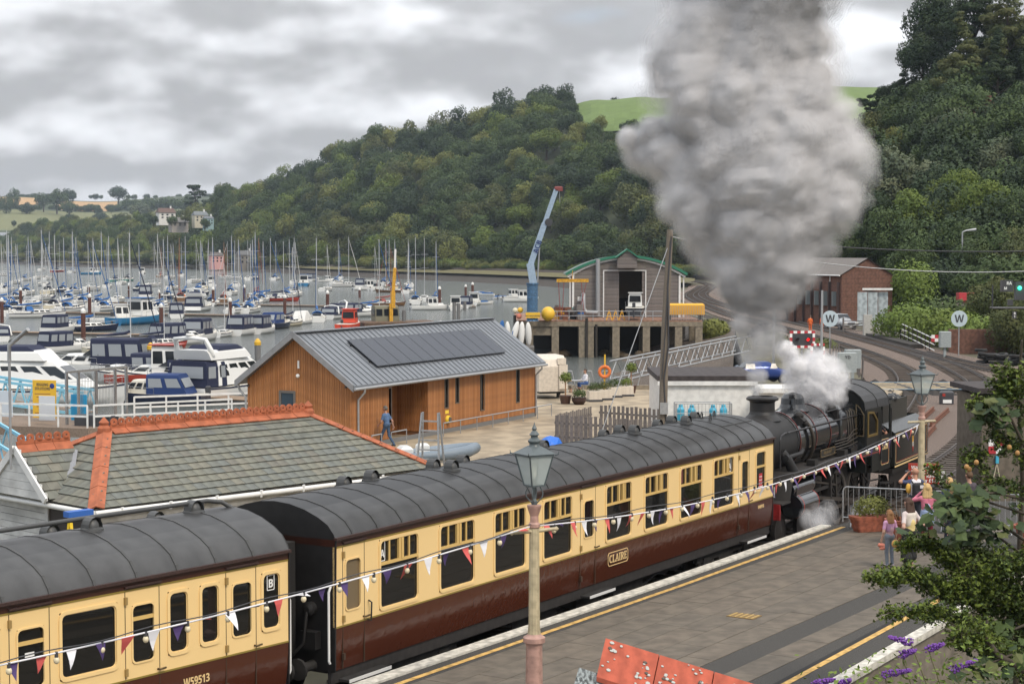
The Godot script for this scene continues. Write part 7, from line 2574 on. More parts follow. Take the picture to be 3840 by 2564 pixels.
func yacht(called:String,hullm:Material,cover:Material,L:=10.0,wood:=false)->Node3D:
	var Y=Node3D.new()
	Y.name=numbered(called)
	add_child(Y)
	var gel:Material=mats["gelcoat"]
	var alu=mats["mast alloy"]if not wood else mats["varnished spar"]
	hull(Y,L,L*0.32,1.05,hullm,mats["deck cream"],mats["navy cloth"])
	cabin(Y,"coachroof",-0.8,2.6,1.0,0.55,0.85,1.55,0.1,0.7,gel,mats["boat glass"],3)
	var b=MB.new()
	b.box(Vector3(-2.6,1.0,0),Vector3(2.4,0.2,2.2))
	b.box(Vector3(-2.6,1.15,1.05),Vector3(2.6,0.25,0.25))
	b.box(Vector3(-2.6,1.15,-1.05),Vector3(2.6,0.25,0.25))
	part("cockpit",b,gel,Y)
	var H=L*1.5
	b=MB.new()
	b.tube([Vector3(0.9,1.4,0),Vector3(0.9,1.4+H,0)],[0.085,0.065],7)
	b.tube([Vector3(0.9,1.5+H,0.06),Vector3(0.9,2.0+H,0.06)],0.012,4)
	b.tube([Vector3(0.85,1.3+H,0),Vector3(0.6,1.35+H,0)],0.015,4)
	var ms=part("mast",b,alu,Y)
	for f:float in[0.48,0.72]:
		b=MB.new()
		b.tube([Vector3(0.8,1.4+H*f,-0.95),Vector3(0.9,1.42+H*f,0),Vector3(0.8,1.4+H*f,0.95)],0.028,4)
		part("spreader",b,alu,ms)
	b=MB.new()
	b.tube([Vector3(-4.8,1.0,0),Vector3(0.88,1.35+H,0)],0.014,3)
	for s:float in[-1,1]:
		b.tube([Vector3(0.7,1.0,s*1.5),Vector3(0.8,1.4+H*0.48,s*0.95),Vector3(0.9,1.3+H,0)],0.013,3)
	part("rigging",b,mats["wire"],Y)
	b=MB.new()
	b.tube([Vector3(4.8,1.35,0),Vector3(2.9,1.35+H*0.5,0),Vector3(0.95,1.25+H*0.96,0)],[0.05,0.075,0.04],6)
	part("furled_jib",b,cover if cover else mats["sail white"],Y)
	b=MB.new()
	b.tube([Vector3(0.85,2.4,0),Vector3(-3.4,2.3,0)],0.06,6)
	part("boom",b,alu,Y)
	if cover:
		b=MB.new()
		b.tube([Vector3(0.8,2.95,0),Vector3(0.3,2.72,0),Vector3(-1.5,2.55,0),Vector3(-3.4,2.42,0)],[0.16,0.2,0.17,0.09],8)
		part("sail_cover",b,cover,Y)
		b=MB.new()
		var sec=[]
		for x in[-1.9,-1.5,-0.9,-0.6]:
			var h:float={-1.9:0.75,-1.5:0.95,-0.9:0.9,-0.6:0.3}[x]
			var row=PackedVector3Array()
			for k in 7:
				var a=PI*k/6
				row.append(Vector3(x,1.25+sin(a)*h,cos(a)*1.02))
			sec.append(row)
		b.loft(sec,false,false)
		part("spray_hood",b,cover,Y)
	b=MB.new()
	b.ball(Vector3(-4.3,1.35,0.7),Vector3(0.2,0.3,0.2),8,5)
	part("fender",b,mats["sail white"]if not wood else mats["orange buoy"],Y)
	guard_rail(Y,L,L*0.32,1.05,mats["stainless"])
	return Y
func motor(called:String,kind:String,L:float,hullm:Material,cover:Material)->Node3D:
	var Y=Node3D.new()
	Y.name=numbered(called)
	add_child(Y)
	var gel:Material=mats["gelcoat"]
	var gl:Material=mats["boat glass"]
	var bm=L*0.36
	var fr=L*0.125
	hull(Y,L,bm,fr,hullm,mats["deck cream"],mats["navy cloth"]if kind in "sfe" else null)
	var u=L/9.0
	match kind:
		"m","s","e":
			cabin(Y,"foredeck_cabin",-0.6*u,3.4*u,bm*0.42,bm*0.2,fr*0.95,fr+0.75*u,0.0,1.1*u,gel,gl,3)
			cabin(Y,"windscreen",-0.5*u,0.9*u,bm*0.42,bm*0.34,fr+0.7*u,fr+1.35*u,0.1,0.9*u,cover if kind=="e" else gl)
			var cn=cabin(Y,"canopy",-4.0*u,0.1*u,bm*0.43,bm*0.42,fr*0.9,fr+(2.05 if kind !="s" else 1.3)*u,0.35*u,-0.1,cover,mats["clear panel"],3)
			if kind=="s":
				var b=MB.new()
				b.tube([Vector3(-2.6*u,fr,bm*0.45),Vector3(-2.2*u,fr+1.5*u,bm*0.36),Vector3(-2.0*u,fr+1.75*u,0),Vector3(-2.2*u,fr+1.5*u,-bm*0.36),Vector3(-2.6*u,fr,-bm*0.45)],0.14*u,6)
				part("radar_arch",b,gel,Y)
		"f":
			cabin(Y,"saloon",-3.4*u,2.6*u,bm*0.44,bm*0.24,fr*0.95,fr+1.7*u,0.1*u,2.2*u,gel,gl,4)
			cabin(Y,"aft_canopy",-4.4*u,-2.6*u,bm*0.43,bm*0.43,fr*0.9,fr+1.62*u,0.15*u,0.0,cover,mats["clear panel"],2)
			cabin(Y,"flybridge",-3.9*u,0.2*u,bm*0.4,bm*0.3,fr+1.7*u,fr+2.35*u,-0.2*u,0.5*u,gel)
			cabin(Y,"bridge_cover",-3.0*u,-0.4*u,bm*0.34,bm*0.27,fr+2.3*u,fr+2.62*u,0.3*u,0.5*u,cover)
			var b=MB.new()
			b.tube([Vector3(-3.6*u,fr+2.0*u,bm*0.38),Vector3(-4.1*u,fr+3.1*u,bm*0.32),Vector3(-4.15*u,fr+3.2*u,0),Vector3(-4.1*u,fr+3.1*u,-bm*0.32),Vector3(-3.6*u,fr+2.0*u,-bm*0.38)],0.15*u,6)
			part("radar_arch",b,gel,Y)
			b=MB.new()
			b.lathe(Vector3(-4.1*u,fr+3.3*u,0),[[0.0,0.0],[0.3,0.02],[0.32,0.16],[0.26,0.22],[0.0,0.23]],14)
			part("radar_dome",b,mats["sail white"],Y)
			b=MB.new()
			for k in 8:
				b.bar(Vector3(2.2*u-k*0.01,fr+0.5*u,0),Vector3(2.21*u,fr+0.55*u,0),0.03,0.03)
			b.box(Vector3(-4.9*u,0.3*u,0),Vector3(0.8*u,0.12,bm*0.8))
			part("bathing_platform",b,gel,Y)
		"h","b":
			cabin(Y,"wheelhouse",-0.6*u,1.7*u,bm*0.36,bm*0.33,fr*0.95,fr+2.2*u,0.0,0.35*u,gel,gl,2)
			cabin(Y,"cuddy",1.5*u,3.6*u,bm*0.33,bm*0.14,fr*0.98,fr+0.6*u,0.0,0.6*u,gel)
			var b=MB.new()
			b.box(Vector3(0.4*u,fr+2.24*u,0),Vector3(2.5*u,0.08*u,bm*0.74))
			part("wheelhouse_roof",b,gel if kind=="h" else mats["blue cloth"],Y)
			b=MB.new()
			b.rbox(Vector3(-4.6*u,fr+0.35*u,0),Vector3(0.4,0.55,0.36),0.08)
			b.box(Vector3(-4.75*u,0.1,0),Vector3(0.2,1.0,0.16))
			part("outboard",b,mats["dark plastic"],Y)
		"l":
			cabin(Y,"wheelhouse",0.0,2.6*u,bm*0.38,bm*0.24,fr*0.95,fr+1.15*u,0.0,0.9*u,mats["deck cream"],gl,3)
			cabin(Y,"canopy",-3.3*u,0.3*u,bm*0.42,bm*0.4,fr*0.9,fr+1.7*u,0.9*u,-0.05,cover,mats["clear panel"],2)
			var b=MB.new()
			b.rbox(Vector3(-4.7*u,fr+0.3*u,0),Vector3(0.4,0.6,0.36),0.08)
			part("outboard",b,mats["dark plastic"],Y)
		"d":
			var b=MB.new()
			b.box(Vector3(-0.5*u,fr*0.85,0),Vector3(0.3,0.06,bm*0.85))
			b.box(Vector3(1.2*u,fr*0.9,0),Vector3(0.3,0.06,bm*0.75))
			part("thwart",b,mats["varnished spar"],Y)
			cabin(Y,"boat_cover",-4.0*u,1.5*u,bm*0.4,bm*0.3,fr*0.9,fr+0.5*u,0.3,0.6*u,cover)
		"T":
			cabin(Y,"tarpaulin",-4.2*u,3.9*u,bm*0.5,bm*0.2,fr*0.6,fr+2.2*u,1.6*u,3.0*u,mats["sail white"])
	guard_rail(Y,L,bm,fr,mats["stainless"],-0.1)
	return Y
func build_boats():
	mat("gelcoat",0.68,0.68,0.66,0.3)
	mat("deck cream",0.55,0.52,0.45,0.6)
	mat("boat glass",0.015,0.018,0.022,0.08)
	mat("navy cloth",0.010,0.015,0.045,0.85,"soft",1.0)
	mat("blue cloth",0.012,0.095,0.29,0.8,"soft",1.0)
	mat("mast alloy",0.52,0.53,0.54,0.4,"",1,0,0.3)
	mat("varnished spar",0.28,0.13,0.05,0.4)
	mat("wire",0.2,0.2,0.2,0.4)
	mat("sail white",0.66,0.65,0.62,0.7)
	mat("stainless",0.45,0.46,0.47,0.25,"",1,0,0.8)
	mat("orange buoy",0.65,0.16,0.03,0.5)
	mat("clear panel",0.26,0.28,0.30,0.12)
	var hc={"navy":mat("navy hull",0.014,0.02,0.045,0.2),"red":mat("red hull",0.36,0.045,0.025,0.35),"cream":mat("cream hull",0.60,0.54,0.40,0.35),"teal":mat("green hull",0.10,0.28,0.24,0.35),"blue":mat("blue hull",0.02,0.16,0.33,0.35),"wood":mat("brown hull",0.17,0.09,0.04,0.5)}
	var gel:Material=mats["gelcoat"]
	var blue:Material=mats["blue cloth"]
	var navy:Material=mats["navy cloth"]
	var proto={}
	var names={"y":"white sailing yacht with blue sail covers","Y":"white sailing yacht with bare boom","n":"navy hulled sailing yacht","r":"red hulled sailing yacht","c":"cream hulled sailing yacht","t":"pale green hulled sailing yacht","w":"brown hulled yacht with varnished mast","m":"white motor cruiser with navy canopy","f":"white flybridge motor yacht","e":"white cruiser with covered windscreen","s":"white sports cruiser with radar arch","h":"white wheelhouse fishing boat","b":"blue hulled wheelhouse boat","l":"navy hulled launch with canopy","d":"small covered dinghy","T":"small boat under a white tarpaulin"}
	var list=[]
	for row in boats.split(";"):
		var q=row.split(",")
		list.append([q[0],float(q[1]),float(q[2]),float(q[3]),float(q[4])])
	var rows=[[150,"by the walkway"],[235,"in the first berths"],[300,"in the second berths"],[370,"in the third berths"],[480,"on nearer moorings"],[650,"on middle moorings"],[9999,"on far moorings"]]
	var count={}
	list.sort_custom(func(a,b):return a[1]/a[2]>b[1]/b[2])
	for q in list:
		var k:String=q[0]
		var Lr:float={"f":12.0,"d":5.0,"T":6.0,"s":10.0,"e":9.5}.get(k,10.0 if k in "yYncrtw" else 8.5)
		if not proto.has(k):
			match k:
				"y":proto[k]=yacht("sailing_yacht",gel,blue)
				"Y":proto[k]=yacht("sailing_yacht_bare",gel,null)
				"n":proto[k]=yacht("sailing_yacht_navy",hc.navy,blue)
				"r":proto[k]=yacht("sailing_yacht_red",hc.red,navy)
				"c":proto[k]=yacht("sailing_yacht_cream",hc.cream,navy)
				"t":proto[k]=yacht("sailing_yacht_green",hc.teal,navy)
				"w":proto[k]=yacht("wooden_yacht",hc.wood,mat("rust cloth",0.22,0.05,0.04,0.8),10.0,true)
				"b":proto[k]=motor("fishing_boat",k,Lr,hc.blue if q[1]<-100 else hc.navy,blue)
				"l":proto[k]=motor("motor_launch",k,Lr,hc.navy,mat("royal cloth",0.008,0.03,0.12,0.8))
				"d":proto[k]=motor("dinghy",k,Lr,gel,blue)
				"T":proto[k]=motor("covered_boat",k,Lr,gel,navy)
				"h":proto[k]=motor("wheelhouse_boat",k,Lr,gel,navy)
				_:proto[k]=motor({"m":"motor_cruiser","f":"flybridge_yacht","e":"motor_cruiser_covered","s":"sports_cruiser"}[k],k,Lr,gel,navy)
			proto[k].set_meta("proto",1)
		var o:Node3D=proto[k]
		var rw=""
		for w in rows:
			if-q[2]<w[0]:
				rw=w[1]
				break
		var n:int=count.get(k+rw,0)+1
		count[k+rw]=n
		var ord=["","first","second","third","fourth","fifth","sixth","seventh","eighth","ninth","tenth","eleventh","twelfth"][mini(n,12)]
		var lb="%s %s, %s from the left"%[names[k],rw,ord]
		if o.has_meta("proto"):
			o.remove_meta("proto")
		else:
			o=copy(o,Vector3.ZERO,0.0)
		o.position=Vector3(q[1],-3.0,q[2])
		o.rotation.y=deg_to_rad(q[4])
		o.scale=Vector3(1,0.82 if k in "fes" else 0.92,1)*q[3]/Lr
		tag(o,lb,"boat","boats in the marina and on the moorings")
	var k=0
	for p in piles+grey_piles:
		var grey=k>=piles.size()
		var P=base("mooring_pile",["rusty brown mooring pile with a white conical cap, number %d","grey mooring pile, number %d"][int(grey)]%k,"pile",Vector3(p.x,-3.6,p.z))
		var h:float=p.y+3.6
		P.set_meta("label",("%s, %s"%["grey steel pile" if grey else "rusty brown pile with white cap",["at the left edge","behind the pile at the left edge","tallest, by the first berths","behind the tallest pile","third of the line behind the tallest pile","behind the red hulled yacht, farther one","left of the biggest cruiser, far","left of the biggest cruiser, near","right of the biggest cruiser, far","beside the white cabin boat, near","beside the white cabin boat, far","by the navy hulled launch","by the black canopied cruiser","behind the sports cruiser","by the small wooden pontoon","left of the crane, farther","left of the crane, nearer","with yellow cap before the red canopied boat","with yellow cap behind the gabled roof","left of the boat rack","right of the first rack pile","in front of the orange tug","behind the boat rack"][k]]))
		var b=MB.new()
		b.lathe(Vector3.ZERO,[[0.3,0.0],[0.3,h-0.5]],14)
		part("shaft",b,mat("pile grey",0.19,0.185,0.18,0.7,"streak",1.5)if grey else mat("pile rust",0.115,0.042,0.028,0.8,"streak",1.5),P)
		b=MB.new()
		b.lathe(Vector3(0,h-0.5,0),[[0.32,0.0],[0.33,0.3],[0.12,0.62],[0.0,0.65]],14)
		if not grey or k<piles.size()+2:
			part("cap",b,mat("yellow cap",0.62,0.36,0.02,0.5)if grey else mats["sail white"],P)
		k+=1
	for q in[[-98,-252,-44,-232,"planked pontoon ending by the tallest pile"],[-112,-330,-38,-300,"long pontoon behind the second row of berths"],[-118,-392,-30,-352,"farthest long pontoon of the marina"],[-46,-150,-14,-128,"pontoon between the nearest motor yachts"],[-13,-356,-8,-352,"small wooden pontoon by itself on the right"]]:
		var P=base("pontoon",q[4],"pontoon",Vector3(q[0],-2.65,q[1]))
		var e=Vector3(q[2]-q[0],0,q[3]-q[1])
		var b=MB.new()
		b.bar(Vector3(0,-0.25,0),e+Vector3(0,-0.25,0),2.2,0.5)
		part("float",b,mat("pontoon float",0.12,0.11,0.1,0.8),P)
		b=MB.new()
		b.bar(Vector3(0,0.04,0),e+Vector3(0,0.04,0),2.4,0.07)
		part("decking",b,mat("pontoon boards",0.30,0.21,0.14,0.85,"streak",1.5),P)
	var tug=motor("tug_boat","h",8.0,mat("tug orange",0.60,0.06,0.025,0.4),navy)
	tug.position=Vector3(-24.0,-3.0,-258)
	tug.rotation.y=1.4
	tag(tug,"orange red tug with a white framed wheelhouse behind the timber building roof","boat")
	for c in tug.get_children():
		if c.name in["wheelhouse","wheelhouse_roof","cuddy"]:
			c.material_override=mats["tug orange"]
	var bg=base("crane_barge","work barge with a grey wheelhouse and a tall yellow folded crane","barge",Vector3(-17.5,-3.0,-264),0.3)
	var b=MB.new()
	b.rbox(Vector3(0,0.4,0),Vector3(11,1.2,5),0.2)
	part("barge_hull",b,mat("barge brown",0.12,0.07,0.04,0.7,"mottle",2.0),bg)
	cabin(bg,"barge_wheelhouse",-3.5,0.2,1.5,1.5,1.0,3.3,0,0.2,mat("olive paint",0.16,0.15,0.10,0.6),mats["boat glass"],3)
	b=MB.new()
	b.bar(Vector3(-1.2,1.0,1.8),Vector3(-1.2,3.6,1.8),0.5,0.5)
	b.bar(Vector3(-1.0,3.5,1.8),Vector3(-0.6,9.0,1.8),0.4,0.45)
	b.bar(Vector3(-0.9,3.0,1.8),Vector3(-0.9,5.4,1.8),0.7,0.6)
	part("barge_crane",b,mat("crane yellow",0.66,0.34,0.02,0.5,"mottle",1.0),bg)
	b=MB.new()
	b.bar(Vector3(-0.6,8.9,1.8),Vector3(-0.5,11.8,1.8),0.24,0.26)
	part("crane_extension",b,mats["sail white"],bg)
func build_walkway():
	var white=mats["white gloss"]
	var b=MB.new()
	slab(b,PackedVector2Array([Vector2(-38,-90),Vector2(-20.5,-84.3),Vector2(-13.6,-88.6),Vector2(-13.2,-93),Vector2(-20.5,-89.5),Vector2(-38,-97)]),0.0,0.45)
	struct("boardwalk",b,world_tri(mat("boardwalk boards",0.27,0.20,0.15,0.85,"streak",1.6)))
	var runs=[[Vector3(-36,0,-89.4),Vector3(-20.6,0,-84.6),"front"],[Vector3(-20.3,0,-84.7),Vector3(-14.2,0,-88.4),"right"],[Vector3(-36,0,-95.6),Vector3(-22.5,0,-90.2),"back"],[Vector3(-19.4,0,-89.6),Vector3(-13.4,0,-92.4),"rear right"]]
	for r in runs:
		var W=base("white_railing","white painted railing along the %s of the marina walkway"%r[2],"railing",r[0],0,"white railings of the marina walkway")
		var d:Vector3=r[1]-r[0]
		for y:float in[1.08,0.55]:
			b=MB.new()
			b.bar(Vector3.UP*y,d+Vector3.UP*y,0.08,0.09)
			part("rail",b,white,W)
		var n=int(d.length()/1.75)+1
		for i in n+1:
			b=MB.new()
			b.box(d*(i/float(n))+Vector3.UP*0.55,Vector3(0.08,1.1,0.08))
			part("post",b,white,W)
	var G=base("security_gate","stainless steel marina gate with vertical bars and glass side panels","gate",Vector3(-22.0,0,-86.2))
	var steel=mats["stainless"]
	var ge=Vector3(0.396,0,-0.77)
	for q in[[0.0,0.0],[1.0,-0.25],[2.5,-0.4],[4.2,-0.3],[5.2,0.0]]:
		b=MB.new()
		b.box(ge*q[0]+Vector3(0,1.3,0),Vector3(0.12,2.6,0.12),Basis(Vector3.UP,0.9))
		part("gate_post",b,steel,G)
	b=MB.new()
	b.bar(Vector3(0,2.6,0),ge*5.2+Vector3(0,2.6,0),0.16,0.12)
	part("header",b,steel,G)
	for i in 24:
		b=MB.new()
		b.tube([ge*(1.1+i*0.13)+Vector3.UP*0.1,ge*(1.1+i*0.13)+Vector3.UP*2.45],0.012,5)
		part("gate_bar",b,steel,G)
	for q in[[-23.5,1.15,-87.7,1.35,1.9,"sign yellow","yellow rigging services board on the walkway railing",["RIGGING","SOLUTIONS"]],[-22.9,0.85,-85.9,0.9,1.2,"panel grey","plain grey white panel fixed to the railing below the yellow board",[]],[-25.9,0.9,-87.9,1.7,1.3,"panel pale","pale notice board with a blue foot at the left end of the railing",[]],[-21.7,0.75,-87.4,0.9,1.3,"panel blue","bright blue safety notice on the marina gate",[]]]:
		var S=base("notice_board",q[6],"notice board",Vector3(q[0],q[1],q[2]),-0.3)
		b=MB.new()
		b.rbox(Vector3.ZERO,Vector3(q[3],q[4],0.03),0.01)
		part("board",b,mat(q[5],{"sign yellow":0.70,"panel grey":0.55,"panel pale":0.5,"panel blue":0.02}[q[5]],{"sign yellow":0.42,"panel grey":0.57,"panel pale":0.56,"panel blue":0.28}[q[5]],{"sign yellow":0.03,"panel grey":0.6,"panel pale":0.62,"panel blue":0.52}[q[5]],0.5),S)
		for k in q[7].size():
			lettering("lettering",q[7][k],0.2,mats["dark plastic"],S,Transform3D(Basis().scaled(Vector3(0.8,1,1)),Vector3(-0.1,0.72-k*0.2,0.02)))
		if q[7].size():
			b=MB.new()
			b.ball(Vector3(0.45,0.66,0.02),Vector3(0.14,0.14,0.012),8,6)
			part("badge",b,mat("badge blue",0.02,0.04,0.2,0.5),S)
			for k in 7:
				b=MB.new()
				b.box(Vector3(-0.1,0.25-k*0.16,0.017),Vector3(0.9-0.2*(k%3),0.04,0.004))
				part("text_line",b,mats["varnished spar"],S)
	b=MB.new()
	b.rbox(Vector3(-20.4,0.28,-85.6),Vector3(2.2,0.55,0.5),0.04,Basis(Vector3.UP,-0.3))
	thing("deck_planter",b,mats["dark plastic"],"dark slatted planter with pink flowers on the walkway","planter")
	for q in[[Vector3(-26.5,-0.3,-84),Vector3(-19.2,-2.6,-76.5),0.0],[Vector3(-29,0.9,-92.5),Vector3(-22,0.1,-91),0.6]]:
		var T=base("access_bridge","pale blue lattice access bridge %s"%("sloping down to the lower pontoon" if q[2]==0.0 else "behind the walkway railing"),"footbridge",q[0])
		var d:Vector3=q[1]-q[0]
		var m=mat("pale blue paint",0.20,0.46,0.60,0.5)
		var sd=d.cross(Vector3.UP).normalized()*0.8
		for s in[sd,-sd]:
			for y:float in[0.0,1.15]:
				b=MB.new()
				b.bar(s+Vector3.UP*y,d+s+Vector3.UP*y,0.12,0.14)
				part("chord",b,m,T)
			for i in 9:
				b=MB.new()
				b.bar(s+d*(i/9.0),s+d*((i+0.5)/9.0)+Vector3.UP*1.15,0.06,0.07)
				b.bar(s+d*((i+1)/9.0),s+d*((i+0.5)/9.0)+Vector3.UP*1.15,0.06,0.07)
				part("diagonal",b,m,T)
		b=MB.new()
		b.bar(Vector3.UP*0.05,d+Vector3.UP*0.05,1.5,0.05)
		part("tread",b,mats["boardwalk boards"],T)
	var td=motor("inflatable_tender","d",5.0,mats["gelcoat"],mats["sail white"])
	td.position=Vector3(-22.5,-3.0,-80)
	td.rotation.y=0.4
	td.scale=Vector3.ONE*1.5
	tag(td,"white covered tender lying under the pale blue bridge at the left","boat")
	var pc=motor("charter_boat","h",9.5,mats["red hull"],mats["navy cloth"])
	pc.position=Vector3(-30.0,-3.0,-150)
	pc.rotation.y=-0.1
	for c in pc.get_children():
		if c.name=="wheelhouse_roof":c.material_override=mats["red hull"]
	tag(pc,"passenger boat with a flat red roof behind the yellow capped pile","boat")
func blocks(root:Node,called:String,m:Material,rows:Array,turn:=0.0):
	for q in rows:
		var b=MB.new()
		b.box(Vector3.ZERO,Vector3(q[3],q[4],q[5]),Basis(Vector3.UP,turn))
		put(called,b.mesh(),m,root,Vector3(q[0],q[1],q[2]))
func rods(root:Node,called:String,m:Material,rows:Array):
	for q in rows:
		var b=MB.new()
		b.tube([Vector3(q[0],q[1],q[2]),Vector3(q[3],q[4],q[5])],q[6],7)
		part(called,b,m,root)
func single(called:String,label:String,cat:String,m:Material,b:MB,group:=""):
	return thing(called,b,m,label,cat,group)
func build_pier():
	var conc=world_tri(mat("pier concrete",0.24,0.20,0.145,0.9,"blotch3",2.6,1.0))
	var dark=mat("wet dark timber",0.03,0.025,0.02,0.8)
	var P=base("pier","concrete boatyard pier on thick piles above the mud","pier")
	blocks(P,"deck",world_tri(mat("deck earth",0.27,0.15,0.10,0.9,"mottle",2.0)),[[10.5,0.93,-201,20.4,0.16,22]])
	blocks(P,"edge_beam",conc,[[10.5,0.62,-190.0,20.4,0.5,0.5],[2.9,-0.1,-190.2,4.2,1.0,0.5]])
	var cols=[]
	for x:float in[0.9,1.9,4.7,7.65,8.5,11.3,14.6,18.1,20.3]:
		cols.append([x,-1.5,-190.2,0.78,4.3,0.8])
		cols.append([x+0.2,-1.5,-199,0.7,4.3,0.7])
	blocks(P,"pile",conc,cols)
	blocks(P,"back_wall",dark,[[10.5,-1.2,-207,20,4.2,0.4]])
	rods(P,"fender_pile",dark,[[8.1,-3.4,-189.7,8.1,1.3,-189.7,0.16],[0.3,-3.4,-189.6,0.3,1.6,-189.6,0.16],[9.15,-3.4,-189.7,9.15,0.6,-189.7,0.14]])
	var R=base("pier_railing","grey tube railing along the front of the boatyard pier","railing")
	var galv:Material=mats["galvanised"]
	rods(R,"rail",galv,[[3.6,2.0,-189.9,16.6,2.0,-189.9,0.04],[3.6,1.5,-189.9,16.6,1.5,-189.9,0.035]])
	for i in 11:
		rods(R,"post",galv,[[3.6+i*1.3,1.0,-189.9,3.6+i*1.3,2.0,-189.9,0.04]])
	for i in 26:
		var b=MB.new()
		var o=Vector3(rng.randf_range(3,21),-2.9,rng.randf_range(-194,-186.5))
		b.ball(Vector3.ZERO,Vector3(rng.randf_range(0.4,1.1),rng.randf_range(0.25,0.7),0.6),7,5)
		var k=put("weedy_rock",b.mesh(),mat("weed brown",0.075,0.05,0.022,0.8,"fine",0.8,6.0),P,o,Basis(Vector3.UP,rng.randf()*6))
	var S=base("boat_shed","weathered grey boarded boat shed with a bowed green edged roof and cupola","boat shed",Vector3(13.0,1.0,-199))
	var tones=[]
	for i in 4:
		tones.append(mat("grey board %d"%i,[0.20,0.235,0.175,0.215][i],[0.175,0.205,0.155,0.19][i],[0.16,0.19,0.145,0.175][i],0.85,"streak",1.2))
	var white:Material=mats["white gloss"]
	var H=func_roof(0.0)
	for i in 33:
		var y=0.12+i*0.205
		var half=6.0
		if y>4.7:
			half=sqrt(maxf(0.0,(6.75-y)/2.05))*6.05
		for seg in[[-half,-2.6],[-2.6,-0.82],[1.78,2.2],[2.2,half]]:
			if(y>5.3 and(seg[0]==-2.6 or seg[0]==1.78))or seg[1]-seg[0]<0.1 or seg[0]<-half:continue
			blocks(S,"board",tones[(i*5+int(seg[0]+9))%4],[[(seg[0]+seg[1])/2,y,0,seg[1]-seg[0]-0.02,0.19,0.08]])
		if y>5.3 and half>2.6:
			blocks(S,"board",tones[i%4],[[-0.2,y,0,4.8,0.19,0.08]])
	blocks(S,"post",white,[[-6.05,2.4,0.08,0.22,4.8,0.2],[6.05,2.4,0.08,0.22,4.8,0.2],[-6.4,2.3,0.0,0.12,4.6,0.12],[6.5,2.3,0.0,0.14,4.6,0.14],[-2.6,2.65,0.1,0.14,5.3,0.1],[2.2,2.65,0.1,0.12,5.3,0.1],[-0.2,5.32,0.1,4.9,0.1,0.1]])
	blocks(S,"inside_wall",mat("shed inside pale",0.19,0.165,0.125,0.9),[[0.5,3.7,-7,5.5,3.6,0.1]])
	blocks(S,"inside_low",dark,[[0.5,1.0,-6.8,5.5,2.0,0.1],[-2.2,2.6,-3.5,0.1,5.2,7],[2.9,2.6,-3.5,0.1,5.2,7]])
	blocks(S,"side_wall",tones[1],[[-6.1,2.4,-5,0.1,4.8,10],[6.1,2.4,-5,0.1,4.8,10]])
	var b=MB.new()
	var g=MB.new()
	var wt=MB.new()
	for i in 20:
		var x0=lerpf(-6.9,6.9,i/20.0)
		var x1=lerpf(-6.9,6.9,(i+1)/20.0)
		var y0=func_roof(x0)
		var y1=func_roof(x1)
		b.quad(Vector3(x0,y0,0.4),Vector3(x1,y1,0.4),Vector3(x1,y1,-11),Vector3(x0,y0,-11),Vector3.UP)
		b.quad(Vector3(x0,y0-0.12,0.4),Vector3(x1,y1-0.12,0.4),Vector3(x1,y1-0.12,-11),Vector3(x0,y0-0.12,-11),Vector3.DOWN)
		g.bar(Vector3(x0,y0-0.02,0.44),Vector3(x1,y1-0.02,0.44),0.09,0.3)
		wt.bar(Vector3(x0*0.97,y0-0.3,0.2),Vector3(x1*0.97,y1-0.3,0.2),0.06,0.2)
	var green=mat("green edge",0.02,0.15,0.09,0.5)
	part("roof",b,mat("shed roof",0.12,0.16,0.14,0.6),S)
	part("roof_edge",g,green,S)
	part("roof_trim",wt,white,S)
	for i in 9:
		blocks(S,"cupola_board",tones[i%4],[[0.0,5.7+i*0.2,0.7,2.2 if i<6 else 2.2*(1-(i-5)*0.22),0.185,1.5]])
	b=MB.new()
	b.bar(Vector3(-1.35,6.75,0.75),Vector3(0.02,7.75,0.75),2.0,0.12,Vector3(-0.6,0.8,0))
	b.bar(Vector3(1.35,6.75,0.75),Vector3(-0.02,7.75,0.75),2.0,0.12,Vector3(0.6,0.8,0))
	part("cupola_roof",b,green,S)
	b=MB.new()
	b.tube([Vector3(-3.25,0.2,0.5),Vector3(-3.25,6.6,0.5)],0.26,12)
	b.tube([Vector3(-4.9,2.6,0.3),Vector3(-4.9,2.6,0.75),Vector3(-4.9,1.1,0.8),Vector3(-4.6,0.6,0.8),Vector3(-3.3,0.55,0.8)],0.26,12)
	part("duct",b,galv,S)
	blocks(S,"sign_board",mats["sign yellow"],[[4.55,1.75,0.08,0.55,0.5,0.03]])
	blocks(S,"notice",mats["sail white"],[[4.6,3.2,0.08,0.6,0.35,0.03],[4.55,2.4,0.08,0.7,0.7,0.03],[-5.3,2.1,0.1,0.5,0.5,0.03]])
	var C=base("quay_crane","tall pale blue quay crane with a raised jib lettered ACB","crane",Vector3(2.2,1.0,-188.6))
	b=MB.new()
	b.lathe(Vector3.ZERO,[[0.75,0.0],[0.6,0.1],[0.58,3.85],[0.66,3.9],[0.66,4.1],[0.0,4.1]],18)
	part("column",b,mat("crane blue",0.09,0.21,0.37,0.6,"blotch",1.6),C)
	var pale=mat("crane pale blue",0.30,0.39,0.49,0.5,"soft",2.0)
	b=MB.new()
	b.bar(Vector3(0.1,4.0,0),Vector3(-0.25,6.2,0),0.9,0.8,Vector3.RIGHT)
	part("king_post",b,pale,C)
	b=MB.new()
	var j0=Vector3(-0.2,6.1,0)
	var j1=Vector3(2.55,14.1,0)
	b.bar(j0,j0.lerp(j1,0.55),0.5,0.62,Vector3.RIGHT)
	b.bar(j0.lerp(j1,0.5),j1,0.4,0.5,Vector3.RIGHT)
	part("jib",b,pale,C)
	b=MB.new()
	b.rbox(j1+Vector3(0.25,0.1,0),Vector3(0.9,0.5,0.4),0.1)
